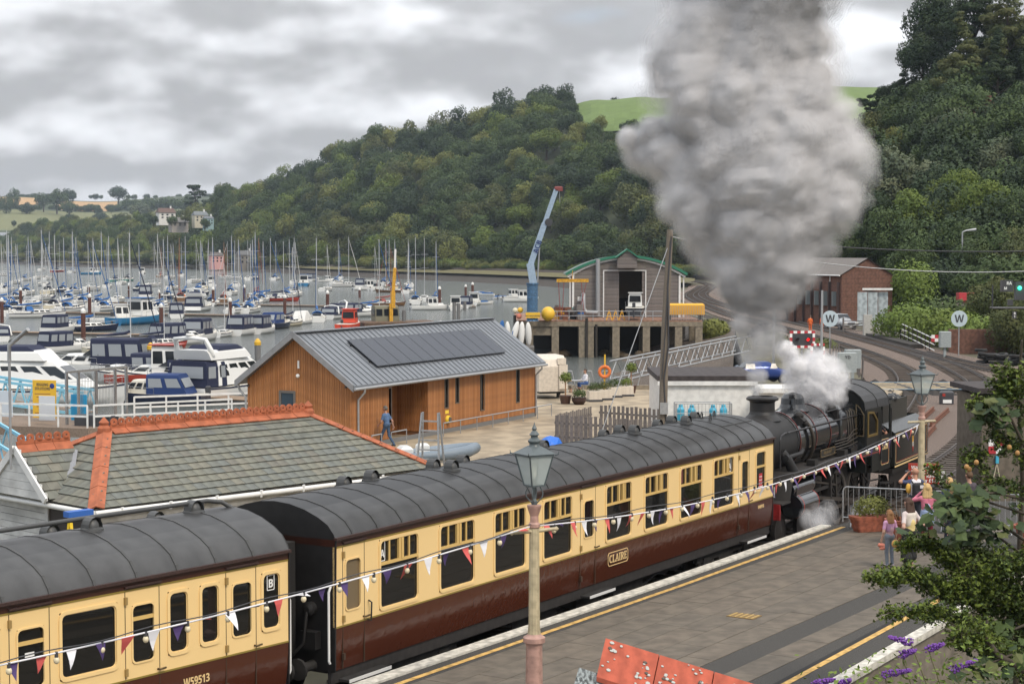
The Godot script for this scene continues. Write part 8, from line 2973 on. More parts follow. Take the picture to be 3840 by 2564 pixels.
	part("jib_head",b,mat("jib red",0.19,0.045,0.04,0.6),C)
	rods(C,"ram",galv,[[0.55,4.2,0,0.75,8.0,0,0.09],[2.9,14.0,0,2.95,12.7,0,0.03]])
	b=MB.new()
	b.lathe(Vector3(1.75,10.6,-0.35),[[0.0,0.0],[0.42,0.0],[0.42,0.08],[0.3,0.1],[0.3,0.6],[0.42,0.62],[0.42,0.7],[0.0,0.7]],14,Basis(Vector3.RIGHT,Vector3(0,0,1),Vector3(0,-1,0)))
	part("winch",b,mats["dark plastic"],C)
	lettering("lettering","ACB",0.75,mat("lettering navy",0.02,0.04,0.14,0.5),C,Transform3D(Basis(Vector3(0,0,1),deg_to_rad(71)),Vector3(0.55,8.0,0.33)))
	blocks(C,"sign_board",mats["sign yellow"],[[0.05,0.65,0.7,1.55,0.6,0.04]])
	lettering("lettering","NO MOORING",0.24,mats["dark plastic"],C,Transform3D(Basis(),Vector3(0.05,0.57,0.73)))
	b=MB.new()
	b.rbox(Vector3(18.9,2.2,-191.5),Vector3(4.2,1.2,1.8),0.15)
	var sk=single("skip","bright orange yellow skip at the right end of the pier","skip",mat("skip yellow",0.72,0.36,0.02,0.5),b)
	blocks(sk,"leg",dark,[[17.2,1.3,-191.5,0.3,0.8,1.4],[20.6,1.3,-191.5,0.3,0.8,1.4]])
	for i in 22:
		rods(sk,"grille_bar",galv,[[17.0+i*0.18,1.0,-190.1,17.0+i*0.18,2.6,-190.1,0.025]])
	for i in 3:
		b=MB.new()
		b.bar(Vector3(10.3+i*0.7,1.0,-190.9),Vector3(10.6+i*0.7,2.1,-190.9),0.12,0.1)
		b.bar(Vector3(10.9+i*0.7,1.0,-190.9),Vector3(10.6+i*0.7,2.1,-190.9),0.12,0.1)
		b.bar(Vector3(10.4+i*0.7,1.4,-190.9),Vector3(10.8+i*0.7,1.4,-190.9),0.08,0.08)
		single("trestle","orange yellow trestle before the boat shed door, %s of three"%["left","middle","right"][i],"trestle",mats["skip yellow"],b,"trestles on the pier")
	b=MB.new()
	b.bar(Vector3(4.9,5.3,-192),Vector3(8.4,5.3,-192),0.3,0.35)
	b.bar(Vector3(6.6,5.3,-192),Vector3(6.65,6.4,-192),0.06,0.06)
	var sp=single("lifting_beam","yellow lifting beam with hanging red slings beside the crane","lifting beam",mats["crane yellow"],b)
	rods(sp,"sling",mats["jib red"],[[5.1,5.2,-192,5.3,1.2,-191.5,0.04],[5.7,5.2,-192,5.5,1.4,-191.5,0.04],[7.6,5.2,-192,7.9,1.6,-191.5,0.04],[8.2,5.2,-192,7.2,1.2,-191.5,0.04]])
	for q in[[3.9,1.75,"sign yellow",0.75,"big yellow round tank beside the crane foot"],[0.9,2.15,"sign yellow",0.3,"yellow buoy on the rail left of the crane"],[0.35,2.1,"cream hull",0.3,"cream buoy left of the yellow buoy"],[0.75,1.5,"toy coral",0.3,"coral pink buoy hanging under the yellow buoy"]]:
		b=MB.new()
		b.ball(Vector3(q[0],q[1],-189.3),Vector3(q[3],q[3]*1.05,q[3]),14,9)
		single("buoy",q[4],"buoy",mats[q[2]],b)
	rng.seed=51
	var cc=[mats["blue cloth"],mats["rusty rail"],mats["jib red"],mats["grey board 0"],mats["crane yellow"],mats["dark plastic"],mats["teal hull"]if mats.has("teal hull")else mats["green hull"]]
	var heap=base("yard_clutter","heap of drums, rope and rusty pots between the crane and the shed","clutter")
	for i in 44:
		blocks(heap,"drum" if i%3 else "rusty_pot",cc[rng.randi()%7],[[rng.randf_range(4.6,7.6),1.0+rng.randf_range(0.2,1.6)*(1-i/60.0),rng.randf_range(-196,-191.2),rng.randf_range(0.3,0.9),rng.randf_range(0.3,0.8),0.6]],rng.randf())
	var bt=motor("laid_up_boat","h",6.0,mats["dark plastic"],mats["navy cloth"])
	bt.position=Vector3(13.6,1.7,-193.0)
	bt.rotation.y=1.45
	tag(bt,"grey boat standing in the open doorway of the boat shed","boat")
	var rk=base("dinghy_rack","blue metal rack standing left of the pier, holding white dinghies","rack",Vector3(-3.4,-1.6,-186))
	for i in 9:
		rods(rk,"bar",mats["blue cloth"],[[-5.5+i*1.1,0,0.6,-5.3+i*1.1,1.7,0.6,0.05]])
	blocks(rk,"float",mats["pontoon float"],[[0,-0.6,-0.5,11.5,1.2,4]])
	for i in 15:
		b=MB.new()
		b.ball(Vector3.ZERO,Vector3(0.36,1.3,0.3),10,8)
		var dg=single("stored_dinghy","%s dinghy stored upright in the blue rack, %s from the left"%["white" if i%5 else "blue covered",["first","second","third","fourth","fifth","sixth","seventh","eighth","ninth","tenth","eleventh","twelfth","thirteenth","fourteenth","last"][i]],"dinghy",mats["sail white"]if i%5 else mats["blue cloth"],b,"dinghies in the rack")
		dg.position=Vector3(-8.6+i*0.74,-0.4+rng.randf()*0.3,-186.3-(i%3)*0.5)
		dg.rotation=Vector3(rng.randf_range(-0.15,0.15),rng.randf(),rng.randf_range(-0.3,0.1))
	var G=base("gangway","galvanised lattice gangway from the quay to the shingle slope","footbridge",Vector3(7.1,0.05,-116))
	var d=Vector3(11.8,0.35,-27)
	for s:float in[-0.6,0.6]:
		for y:float in[0.0,1.2]:
			rods(G,"chord",galv,[[s,y,0,d.x+s,d.y+y,d.z,0.06]])
		for i in 11:
			rods(G,"diagonal",galv,[[s+d.x*i/11,d.y*i/11,d.z*i/11,s+d.x*(i+0.5)/11,d.y*(i+0.5)/11+1.2,d.z*(i+0.5)/11,0.035],[s+d.x*(i+1)/11,d.y*(i+1)/11,d.z*(i+1)/11,s+d.x*(i+0.5)/11,d.y*(i+0.5)/11+1.2,d.z*(i+0.5)/11,0.035]])
func func_roof(x:float)->float:
	return 6.95-2.05*(x/6.9)*(x/6.9)
func build_quay_things():
	var galv:Material=mats["galvanised"]
	var white:Material=mats["white gloss"]
	var cream=mat("horsebox cream",0.62,0.55,0.46,0.5,"soft",1.5)
	var b=MB.new()
	var H=base("horsebox_trailer","cream horsebox trailer parked at the end of the timber building","trailer",Vector3(2.0,0,-102.3),0.25)
	var sec=[]
	for x:float in[-0.85,-0.8,0.8,0.85]:
		var f:float=1.0 if absf(x)<0.83 else 0.94
		var row=PackedVector3Array()
		for q in[[-1.4,0.45],[-1.4,1.9],[-1.25,2.3],[-0.9,2.5],[0.9,2.5],[1.25,2.3],[1.4,1.9],[1.4,0.45]]:
			row.append(Vector3(x,0.45+(q[1]-0.45)*f,q[0]*f))
		sec.append(row)
	b.loft(sec,true,true,false)
	part("body",b,cream,H)
	b=MB.new()
	for i in 9:
		b.box(Vector3(-0.2,0.6+i*0.15,1.405),Vector3(0.9,0.12,0.02))
	part("ramp",b,cream,H)
	blocks(H,"hatch",cream,[[0.62,1.3,1.46,0.5,1.4,0.14],[0.55,2.2,1.36,0.5,0.35,0.16]])
	blocks(H,"chassis",mats["underframe black"],[[0,0.38,0,1.5,0.1,2.6],[-0.75,0.22,0,0.12,0.44,0.44],[0.75,0.22,0,0.12,0.44,0.44]])
	var n=0
	for q in[[4.7,-99.6],[5.35,-100.6],[6.0,-102.4],[6.75,-103.2]]:
		var P=base("white_planter","white boarded planter with trailing plants, %s from the horsebox"%["first","second","third","fourth"][n],"planter",Vector3(q[0],0,q[1]),0.2)
		P.scale=Vector3.ONE*0.82
		for k in 4:
			blocks(P,"board",cream,[[0,0.22+k*0.15,0,0.9,0.14,0.8]])
		blocks(P,"base",mats["dark plastic"],[[0,0.07,0,1.0,0.14,0.9]])
		shrub(P,"plants",Vector3(0,0.95,0),Vector3(0.5,0.38,0.42),380,0.06,["mid","olive","mid","bright"][n],60+n)
		n+=1
	for q in[[3.0,-98.0,1.25,"bright","clipped ball tree in a brown pot beside the horsebox"],[7.2,-105.5,1.3,"bright","clipped standard tree behind the white planters"]]:
		var P=base("standard_tree",q[4],"potted tree",Vector3(q[0],0,q[1]))
		b=MB.new()
		b.lathe(Vector3.ZERO,[[0.0,0.0],[0.25,0.0],[0.34,0.45],[0.36,0.48],[0.0,0.46]],14)
		part("pot",b,mat("brown pot",0.07,0.035,0.025,0.5),P)
		rods(P,"stem",mats["varnished spar"],[[0,0.4,0,0,q[2],0,0.03]])
		shrub(P,"crown",Vector3(0,q[2]+0.2,0),Vector3(0.34,0.34,0.34),420,0.06,q[3],70)
	var bowl=base("bowl_planter","grey bowl planter of grasses in front of the horsebox","planter",Vector3(3.75,0,-97.6))
	b=MB.new()
	b.lathe(Vector3.ZERO,[[0.0,0.0],[0.26,0.0],[0.4,0.2],[0.42,0.4],[0.0,0.38]],16)
	part("bowl",b,mats["gutter brown"],bowl)
	shrub(bowl,"grasses",Vector3(0,0.55,0),Vector3(0.42,0.3,0.4),260,0.07,"mid",73)
	var T=base("cafe_table","small steel cafe table between the two seated people","table",Vector3(3.85,0,-106.1))
	b=MB.new()
	b.lathe(Vector3(0,0.7,0),[[0.0,0.0],[0.4,0.0],[0.4,0.03],[0.0,0.04]],16)
	part("tabletop",b,galv,T)
	rods(T,"leg",galv,[[-0.25,0,0,0.2,0.7,0,0.02],[0.25,0,0,-0.2,0.7,0,0.02]])
	for q in[[4.55,-106.6,"cafe chair under the man in white"],[3.15,-105.6,"cafe chair under the woman in black"]]:
		var C=base("cafe_chair",q[2],"chair",Vector3(q[0],0,q[1]))
		blocks(C,"seat",galv,[[0,0.4,0,0.42,0.03,0.42]])
		rods(C,"leg",galv,[[-0.2,0,-0.2,-0.2,0.4,0.2,0.015],[0.2,0,-0.2,0.2,0.4,0.2,0.015],[-0.2,0,0.2,-0.2,0.85,-0.2,0.015],[0.2,0,0.2,0.2,0.85,-0.2,0.015]])
	b=MB.new()
	b.bar(Vector3(-1,0.12,-108.2),Vector3(13.2,0.12,-108.2),0.4,0.28)
	struct("quay_kerb",b,mats["pier concrete"])
	var L=base("lifebuoy","orange lifebuoy on a yellow and white post at the quay edge","lifebuoy",Vector3(5.7,0,-107.6))
	rods(L,"post",mats["sign yellow"],[[0,0,0,0.02,2.2,0,0.05]])
	b=MB.new()
	for i in 16:
		var a=TAU*i/16
		var c=TAU*(i+1)/16
		b.tube([Vector3(cos(a)*0.32,1.15+sin(a)*0.32,0.1),Vector3(cos(c)*0.32,1.15+sin(c)*0.32,0.1)],0.1,8)
	part("ring",b,mats["orange buoy"],L)
	var R=base("quay_railing","string railing with hoops along the dock edge behind the planters","railing")
	for i in 9:
		rods(R,"hoop",galv,[[3.0+i*1.2,0.25,-108.1,3.2+i*1.2,1.15,-108.1,0.035],[3.9+i*1.2,0.25,-108.1,3.7+i*1.2,1.15,-108.1,0.035],[3.2+i*1.2,1.15,-108.1,3.7+i*1.2,1.15,-108.1,0.035]])
	var tp=base("telegraph_pole","tall weathered timber telegraph pole with cables down its side","telegraph pole",Vector3(6.55,0,-76))
	b=MB.new()
	b.tube([Vector3(0,0,0),Vector3(0.1,5,0),Vector3(0.3,9.5,0)],[0.2,0.17,0.14],10)
	part("shaft",b,mat("pole timber",0.20,0.17,0.135,0.9,"streak",0.7,1.0),tp)
	b=MB.new()
	b.tube([Vector3(0.16,1.0,0.17),Vector3(0.05,3.0,0.2),Vector3(0.25,4.5,0.2),Vector3(0.2,7.0,0.17),Vector3(0.35,9.2,0.14)],0.035,6)
	b.tube([Vector3(-0.05,3.0,0.2),Vector3(0.1,5.0,0.19),Vector3(0.3,9.0,0.15)],0.025,6)
	part("cable_run",b,mats["dark plastic"],tp)
	blocks(tp,"junction_box",galv,[[0.05,1.75,0.24,0.34,0.5,0.14]])
	for q in[[Vector3(6.9,9.2,-76),Vector3(27,7.9,-80),0.8,0.022,"galvanised","pale overhead cable running right from the telegraph pole"],[Vector3(12,9.2,-90),Vector3(32,8.9,-86),0.5,0.028,"dark plastic","black overhead cable across the trees at the right"],[Vector3(6.85,9.0,-76),Vector3(3.4,0,-73),0.0,0.02,"galvanised","stay wire from the telegraph pole down to the quay"]]:
		b=MB.new()
		var p=[]
		for i in 17:
			p.append(hang(q[0],q[1],q[2],i/16.0))
		b.tube(p,q[3],5)
		single("overhead_cable",q[5],"cable",mats[q[4]],b)
	var W=base("white_building","low white rendered building with a dark flat roof beside the engine","building")
	b=MB.new()
	b.box(Vector3(9.0,1.15,-83.4),Vector3(4.4,2.9,6.0))
	b.box(Vector3(12.5,0.95,-81.5),Vector3(2.6,2.5,4.4))
	part("wall",b,mat("white render",0.70,0.69,0.66,0.8,"soft",2.5),W)
	blocks(W,"roof",mat("felt roof",0.055,0.045,0.045,0.9,"mottle",1.5),[[9.0,2.72,-83.4,4.6,0.24,6.3]])
	blocks(W,"roof_edge",white,[[9.0,2.5,-80.3,4.6,0.2,0.1],[12.5,2.25,-79.2,2.8,0.2,0.2]])
	var cg=base("gas_cage","wire cage of pale blue gas bottles before the white building","cage",Vector3(8.6,0,-78.6))
	for q in[[-1.25,-0.4],[1.25,-0.4],[-1.25,0.4],[1.25,0.4]]:
		rods(cg,"post",galv,[[q[0],0,q[1],q[0],1.75,q[1],0.03]])
	for y:float in[0.9,1.3,1.75]:
		rods(cg,"rail",galv,[[-1.25,y,0.4,1.25,y,0.4,0.02],[-1.25,y,-0.4,1.25,y,-0.4,0.02],[1.25,y,0.4,1.25,y,-0.4,0.02]])
	for i in 16:
		rods(cg,"wire",galv,[[-1.2+i*0.16,0.1,0.4,-1.2+i*0.16,1.75,0.4,0.01]])
	b=MB.new()
	b.lathe(Vector3.ZERO,[[0.0,0.0],[0.17,0.02],[0.18,0.1],[0.18,0.5],[0.1,0.62],[0.1,0.72],[0.0,0.73]],12)
	var bm=b.mesh()
	for i in 10:
		var gb=put("gas_bottle",bm,mat("gas blue",0.06,0.38,0.55,0.4),null,Vector3(7.6+(i%5)*0.48,0.95 if i>4 and i !=7 else 0.2,-78.6+rng.randf()*0.2))
		tag(gb,"pale blue gas bottle in the wire cage, %s row, %s from the left"%["lower" if gb.position.y<0.5 else "upper",["first","second","third","fourth","fifth"][i%5]],"gas bottle","gas bottles in the cage")
	for q in[[Vector3(1.9,0,-77),Vector3(6.2,0,-74.2),"front run of grey palings behind the coach roof"],[Vector3(1.9,0,-77),Vector3(3.7,0,-81),"short left return of grey palings"],[Vector3(4.1,0,-82),Vector3(7.0,0,-79.6),"rear run of grey palings before the white building"]]:
		var F=base("paling_fence",q[2],"fence",q[0],0,"grey paling fences on the quay")
		var d:Vector3=q[1]-q[0]
		var k=int(d.length()/0.24)
		for i in k:
			b=MB.new()
			b.box(Vector3.ZERO,Vector3(0.15,1.3+0.05*(i%3),0.025),Basis(d.normalized(),Vector3.UP,d.normalized().cross(Vector3.UP)))
			put("paling",b.mesh(),mats["grey board %d"%((i*3)%4)],F,d*((i+0.5)/k)+Vector3(0,0.68,0))
		b=MB.new()
		b.bar(Vector3.UP*1.0+Vector3(0,0,-0.05),d+Vector3.UP*1.0+Vector3(0,0,-0.05),0.05,0.09)
		b.bar(Vector3.UP*0.4+Vector3(0,0,-0.05),d+Vector3.UP*0.4+Vector3(0,0,-0.05),0.05,0.09)
		part("fence_rail",b,mats["grey board 2"],F)
	b=MB.new()
	sec=[]
	rng.seed=5
	for i in 9:
		var row=PackedVector3Array()
		for j in 7:
			row.append(Vector3(0.9+i*0.17+rng.randf()*0.1,0.05+0.5*sin(PI*i/8.0)*sin(PI*j/6.0)+rng.randf()*0.14,-75.9+j*0.2))
		sec.append(row)
	for i in 8:
		for j in 6:
			b.quad(sec[i][j],sec[i+1][j],sec[i+1][j+1],sec[i][j+1],Vector3.UP)
	single("blue_sheet","crumpled bright blue plastic sheet lying at the fence corner","sheet",mat("sheet blue",0.01,0.13,0.55,0.5),b)
	var A=base("ladder","aluminium combination ladder standing up behind the coach roof","ladder",Vector3(-2.9,0,-62),-0.3)
	for s:float in[-0.38,0.38]:
		for z:float in[-0.4,0.4]:
			b=MB.new()
			b.bar(Vector3(s*1.25,0,z),Vector3(s*0.8,2.85,z*0.15),0.08,0.05,Vector3.RIGHT)
			part("stile",b,galv,A)
	for i in 8:
		var f=(i+0.6)/8.5
		b=MB.new()
		b.bar(Vector3(-0.38*lerpf(1.25,0.8,f),2.85*f,0.4*lerpf(1,0.15,f)),Vector3(0.38*lerpf(1.25,0.8,f),2.85*f,0.4*lerpf(1,0.15,f)),0.06,0.05)
		part("rung",b,galv,A)
	var I=base("inflatable_boat","grey and white rigid inflatable dinghy on a trailer behind the ladder","dinghy",Vector3(-3.2,0.1,-68),0.3)
	b=MB.new()
	b.tube([Vector3(-1.5,0.55,0.62),Vector3(0.6,0.6,0.68),Vector3(1.4,0.68,0.5),Vector3(1.85,0.75,0.0),Vector3(1.4,0.68,-0.5),Vector3(0.6,0.6,-0.68),Vector3(-1.5,0.55,-0.62)],[0.1,0.23,0.23,0.22,0.23,0.23,0.1],10)
	part("tube",b,mat("tube grey",0.17,0.21,0.25,0.5),I)
	b=MB.new()
	b.rbox(Vector3(0,0.42,0),Vector3(2.8,0.3,1.0),0.1)
	b.rbox(Vector3(-0.3,0.75,0),Vector3(0.5,0.5,0.45),0.08)
	b.rbox(Vector3(-1.0,0.72,0),Vector3(0.5,0.4,0.9),0.1)
	part("hull",b,mats["gelcoat"],I)
	blocks(I,"trailer_board",mats["sail white"],[[-2.0,0.55,0.2,0.12,0.22,1.3]])
	blocks(I,"red_triangle",mats["red hull"],[[-2.07,0.55,0.75,0.02,0.18,0.18]])
	for s:float in[-0.7,0.7]:
		b=MB.new()
		b.lathe(Vector3(-0.4,0.2,s),[[0.0,-0.06],[0.24,-0.06],[0.24,0.06],[0.0,0.06]],14,Basis(Vector3.RIGHT,Vector3(0,0,1),Vector3(0,-1,0)))
		part("wheel",b,mats["dark plastic"],I)
	for q in[[17.9,-119.5,9.0,"slim grey lamp post left of the smoke"],[20.2,-114.0,8.0,"slim grey pole in the thin smoke beside the crossing"]]:
		b=MB.new()
		b.tube([Vector3(q[0],0,q[1]),Vector3(q[0],q[2]*0.75,q[1])],[0.1,0.07],8)
		single("slim_post",q[3],"lamp post",galv,b)
func car(label:String,at:Vector3,turn:float,L:float,W:float,prof:Array,glass:Array,m:Material,suv:bool):
	var C=base("parked_car",label,"car",at,turn)
	var sec=[]
	for q in prof:
		var hw:float=W/2
		sec.append(PackedVector3Array([Vector3(q[0],q[1],-hw*0.94),Vector3(q[0],q[2]*0.6,-hw),Vector3(q[0],q[2],-hw*0.96),Vector3(q[0],q[3],-hw*0.72),Vector3(q[0],q[3]+0.02,0),Vector3(q[0],q[3],hw*0.72),Vector3(q[0],q[2],hw*0.96),Vector3(q[0],q[2]*0.6,hw),Vector3(q[0],q[1],hw*0.94)]))
	var b=MB.new()
	b.loft(sec,true,true)
	part("body",b,m,C)
	for g in glass:
		b=MB.new()
		if g.size()==4:
			for s:float in[-1,1]:
				b.quad(Vector3(g[0],g[2],s*W*0.472),Vector3(g[1],g[2],s*W*0.472),Vector3(g[1]-0.08,g[3],s*W*0.385),Vector3(g[0]+0.08,g[3],s*W*0.385),Vector3(0,0.2,s))
		else:
			b.quad(Vector3(g[0],g[1],-W*0.42),Vector3(g[0],g[1],W*0.42),Vector3(g[2],g[3],W*0.34),Vector3(g[2],g[3],-W*0.34),Vector3(g[4],0.5,0))
		part("window",b,mats["boat glass"],C)
	for x:float in[-L*0.31,L*0.31]:
		for s:float in[-W*0.45,W*0.45]:
			var r=0.38 if suv else 0.32
			b=MB.new()
			b.lathe(Vector3(x,r,s),[[0.0,-0.12],[r*0.6,-0.12],[r,-0.1],[r,0.1],[r*0.6,0.12],[0.0,0.12]],18,Basis(Vector3.RIGHT,Vector3(0,0,1),Vector3(0,-1,0)))
			var w=part("wheel",b,mats["dark plastic"],C)
			b=MB.new()
			b.lathe(Vector3(x,r,s),[[0.0,-0.13],[r*0.62,-0.125],[r*0.62,0.125],[0.0,0.13]],12,Basis(Vector3.RIGHT,Vector3(0,0,1),Vector3(0,-1,0)))
			part("rim",b,mats["stainless"],w)
	return C
func build_right_side():
	var galv:Material=mats["galvanised"]
	var white:Material=mats["white gloss"]
	var dark:Material=mats["wet dark timber"]
	var b=MB.new()
	var S=base("brick_shed","brown brick shed with a grey pitched roof and pale sliding doors","building",Vector3(38.6,-0.3,-205),0.0)
	var gx=Vector3(0.96,0,-0.28)
	var sx=Vector3(-0.33,0,-0.944)
	var brick=mat("brown brick",0.155,0.075,0.052,0.9,"mottle",1.5,0.6)
	var W=6.6
	var L=16.0
	b=MB.new()
	b.quad(Vector3.ZERO,gx*W,gx*W+Vector3.UP*6,Vector3.UP*6,Vector3(0,0,1))
	b.flat(Vector3.UP*6,gx*W+Vector3.UP*6,gx*W/2+Vector3.UP*7.85,Vector3(0,0,1))
	b.quad(Vector3.ZERO,sx*L,sx*L+Vector3.UP*6,Vector3.UP*6,Vector3(-1,0,0))
	b.quad(gx*W,gx*W+sx*L,gx*W+sx*L+Vector3.UP*6,gx*W+Vector3.UP*6,Vector3(1,0,0))
	part("wall",b,brick,S)
	for i in 26:
		b=MB.new()
		var y=0.2+i*0.23
		b.bar(Vector3.UP*y-Vector3(0,0,-0.012),gx*W+Vector3.UP*y+Vector3(0,0,0.012),0.03,0.03)
		if i%4==0:part("brick_course",b,mat("mortar brown",0.2,0.11,0.08,0.9),S)
	b=MB.new()
	var e0=Vector3.UP*5.95+Vector3(-0.3,0,0.3)
	var rg=gx*W/2+Vector3.UP*8.0+Vector3(0,0,0.3)
	b.quad(e0,e0+sx*L,rg+sx*L,rg,Vector3(-1,1,0))
	b.quad(e0+gx*(W+0.5),e0+gx*(W+0.5)+sx*L,rg+sx*L,rg,Vector3(1,1,0))
	part("roof",b,mat("asbestos roof",0.20,0.18,0.165,0.9,"streak",2.0,2.0),S)
	rods(S,"gutter",white,[[e0.x,e0.y,e0.z,e0.x+sx.x*L,e0.y,e0.z+sx.z*L,0.08],[-0.9,0,-2.5,-0.9,5.9,-2.5,0.08]])
	for i in 7:
		var o=sx*(0.6+i*2.1)
		blocks(S,"pilaster",mats["gutter brown"],[[o.x-0.1,2.6,o.z+0.05,0.25,5.2,0.3]])
		o+=sx*1.05
		if i<6:
			blocks(S,"window",mat("old window",0.16,0.18,0.18,0.3),[[o.x-0.03,3.2,o.z,0.5,1.7,0.9]])
	var dm=mat("pale door",0.40,0.45,0.47,0.6,"mottle",2.5)
	for q in[[2.6,1.3],[3.95,1.3],[5.3,1.3]]:
		var o=gx*q[0]
		blocks(S,"sliding_door",dm,[[o.x,2.0,o.z+0.1,1.28,4.0,0.1]])
	blocks(S,"door_track",white,[[gx.x*3.6,4.35,gx.z*3.6+0.15,5.4,0.25,0.2]])
	var n=0
	for q in[[47.5,4.0,-207.5,3.0,3.6,"ivy","ivy climbing the right end of the brick shed"],[47.9,1.0,-205,2.6,2.4,"ivy","ivy mass at the foot of the brick shed gable"],[39.2,1.2,-172,3.6,2.2,"ivy","bright bramble bank right of the gate"],[40.6,1.0,-163,3.4,2.2,"bright","bramble bank behind the white rails, middle"],[41.0,0.8,-155,3.0,2.0,"ivy","bramble bank hanging over the brick wall"],[44,1.5,-180,4.0,2.4,"mid","shrub bank under the street light"],[47.5,1.3,-172,4.0,2.6,"bright","leafy bank before the red machinery"],[28.2,-0.4,-158,1.3,1.0,"olive","dry scrub beside the track left of the whistle board"],[26.0,-0.3,-180,1.6,1.3,"copper","brown scrub on the shingle behind the thin smoke"],[24.6,-0.2,-165,1.5,1.1,"olive","scrub along the shingle track"],[22.6,-0.5,-196,1.8,1.4,"yellow","yellow green weeds at the pier end"],[44.5,2.0,-140,3.6,3.4,"olive","olive shrub right of the tyre pile"]]:
		var V=base("bramble" if n>1 else "ivy",q[6],"shrub",Vector3(q[0],0,q[2]))
		shrub(V,"foliage",Vector3(0,q[1],0),Vector3(q[3],q[4],q[3]),2600,0.2,q[5],100+n)
		n+=1
	var silver=mat("car silver",0.36,0.37,0.38,0.25,"",1,0,0.5)
	var cr=car("silver four wheel drive car parked before the brick shed",Vector3(36.8,-0.3,-196),deg_to_rad(-70),4.7,1.9,[[-2.35,0.5,0.95,1.0],[-2.2,0.42,1.05,1.72],[-1.2,0.4,1.08,1.82],[0.4,0.4,1.08,1.8],[1.1,0.4,1.06,1.14],[2.1,0.42,0.98,1.02],[2.35,0.5,0.8,0.85]],[[-2.0,-0.6,1.12,1.65],[-0.5,0.6,1.12,1.65],[1.06,1.16,0.5,1.76,1.0]],silver,true)
	blocks(cr,"headlight",mats["sail white"],[[2.3,0.85,0.7,0.12,0.2,0.36],[2.3,0.85,-0.7,0.12,0.2,0.36]])
	blocks(cr,"grille",mats["dark plastic"],[[2.36,0.8,0,0.06,0.24,0.8]])
	blocks(cr,"number_plate",mats["sign white"],[[2.38,0.52,0,0.03,0.12,0.52]])
	var bl=car("blue saloon car seen behind the white building through thin smoke",Vector3(16.0,0,-113.5),deg_to_rad(4),4.5,1.8,[[-2.25,0.4,0.8,0.85],[-2.0,0.3,0.95,1.0],[-1.3,0.26,0.98,1.05],[-0.5,0.26,0.96,1.4],[0.5,0.26,0.95,1.4],[1.2,0.26,0.92,0.98],[2.1,0.3,0.72,0.76],[2.25,0.4,0.6,0.62]],[[-1.2,-0.05,0.98,1.3],[0.0,1.0,0.98,1.3],[-1.35,1.08,-0.55,1.4,-1.0]],mat("car blue",0.012,0.035,0.16,0.2,"",1,0,0.3),false)
	bl.rotation.y=deg_to_rad(14)
	blocks(bl,"tail_lamp",mats["red lining"],[[-2.15,0.78,0.68,0.24,0.16,0.3],[-2.15,0.78,-0.68,0.24,0.16,0.3]])
	blocks(bl,"number_plate",mats["sign yellow"],[[-2.26,0.6,0,0.03,0.12,0.5]])
	var G=base("field_gate","weathered five bar gate beside the concrete post","gate",Vector3(35.5,-0.3,-187.4))
	for i in 5:
		rods(G,"bar",mats["grey board 2"],[[0,0.3+i*0.26,0,2.3,0.3+i*0.26,0,0.045]])
	rods(G,"brace",mats["grey board 2"],[[0,0.3,0.02,2.3,1.3,0.02,0.04],[0,0,0,0,1.7,0,0.1],[2.3,0,0,2.3,1.6,0,0.1]])
	b=MB.new()
	b.box(Vector3(36.6,0.85,-180),Vector3(0.85,2.3,0.6))
	single("concrete_post","square pale concrete post beside the gate","post",mat("pale concrete",0.42,0.41,0.38,0.9,"soft",1.2),b)
	var R=base("white_rails","white capped track side rails falling to the red and white marker","railing")
	var rp=[Vector3(37.9,0,-182),Vector3(37.8,0.0,-170),Vector3(37.1,-0.25,-160),Vector3(36.6,-0.55,-151.5)]
	for k in 3:
		for y:float in[0.5,1.0,1.5]:
			rods(R,"rail",white,[[rp[k].x,rp[k].y+y,rp[k].z,rp[k+1].x,rp[k+1].y+y,rp[k+1].z,0.05]])
		for j in 4:
			var o:Vector3=rp[k].lerp(rp[k+1],j/4.0)
			rods(R,"post",dark,[[o.x,-0.6,o.z,o.x,o.y+1.6,o.z,0.07]])
	for q in[[0.0,0.0],[0.15,0.15]]:
		blocks(R,"marker",mats["notice red"],[[36.45+q[0]*2,0.85+q[1]*2,-151.3,0.3,0.3,0.03]])
	blocks(R,"marker_white",mats["sign white"],[[36.75,0.85,-151.3,0.3,0.3,0.03],[36.45,1.15,-151.3,0.3,0.3,0.03]])
	b=MB.new()
	b.bar(Vector3(36.6,-0.05,-178),Vector3(36.4,-0.05,-157),1.2,0.45)
	single("sleeper_ramp","low timber faced bank below the white rails","bank",dark,b)
	for q in[[26.6,-146.3,"left of the tracks near the flashing road signal",1.5],[37.4,-146.3,"right of the tracks by the tyre pile",1.5],[43.5,-330.0,"small and far, beside the distant curve",3.0]]:
		var P=base("whistle_board","round white whistle board lettered W, %s"%q[2],"sign",Vector3(q[0],-0.3,q[1]))
		rods(P,"post",galv,[[0,0,0,0,q[3]+1.5,0,0.05]])
		b=MB.new()
		b.lathe(Vector3(0,q[3]+1.7,0.05),[[0.0,0.0],[0.68,0.0],[0.68,0.04],[0.0,0.05]],24,Basis(Vector3.RIGHT,Vector3(0,0,1),Vector3(0,-1,0)))
		part("disc",b,mat("whistle disc",0.44,0.52,0.56,0.5),P)
		lettering("letter","W",0.85,mats["dark plastic"],P,Transform3D(Basis(),Vector3(0,q[3]+1.7,0.11)))
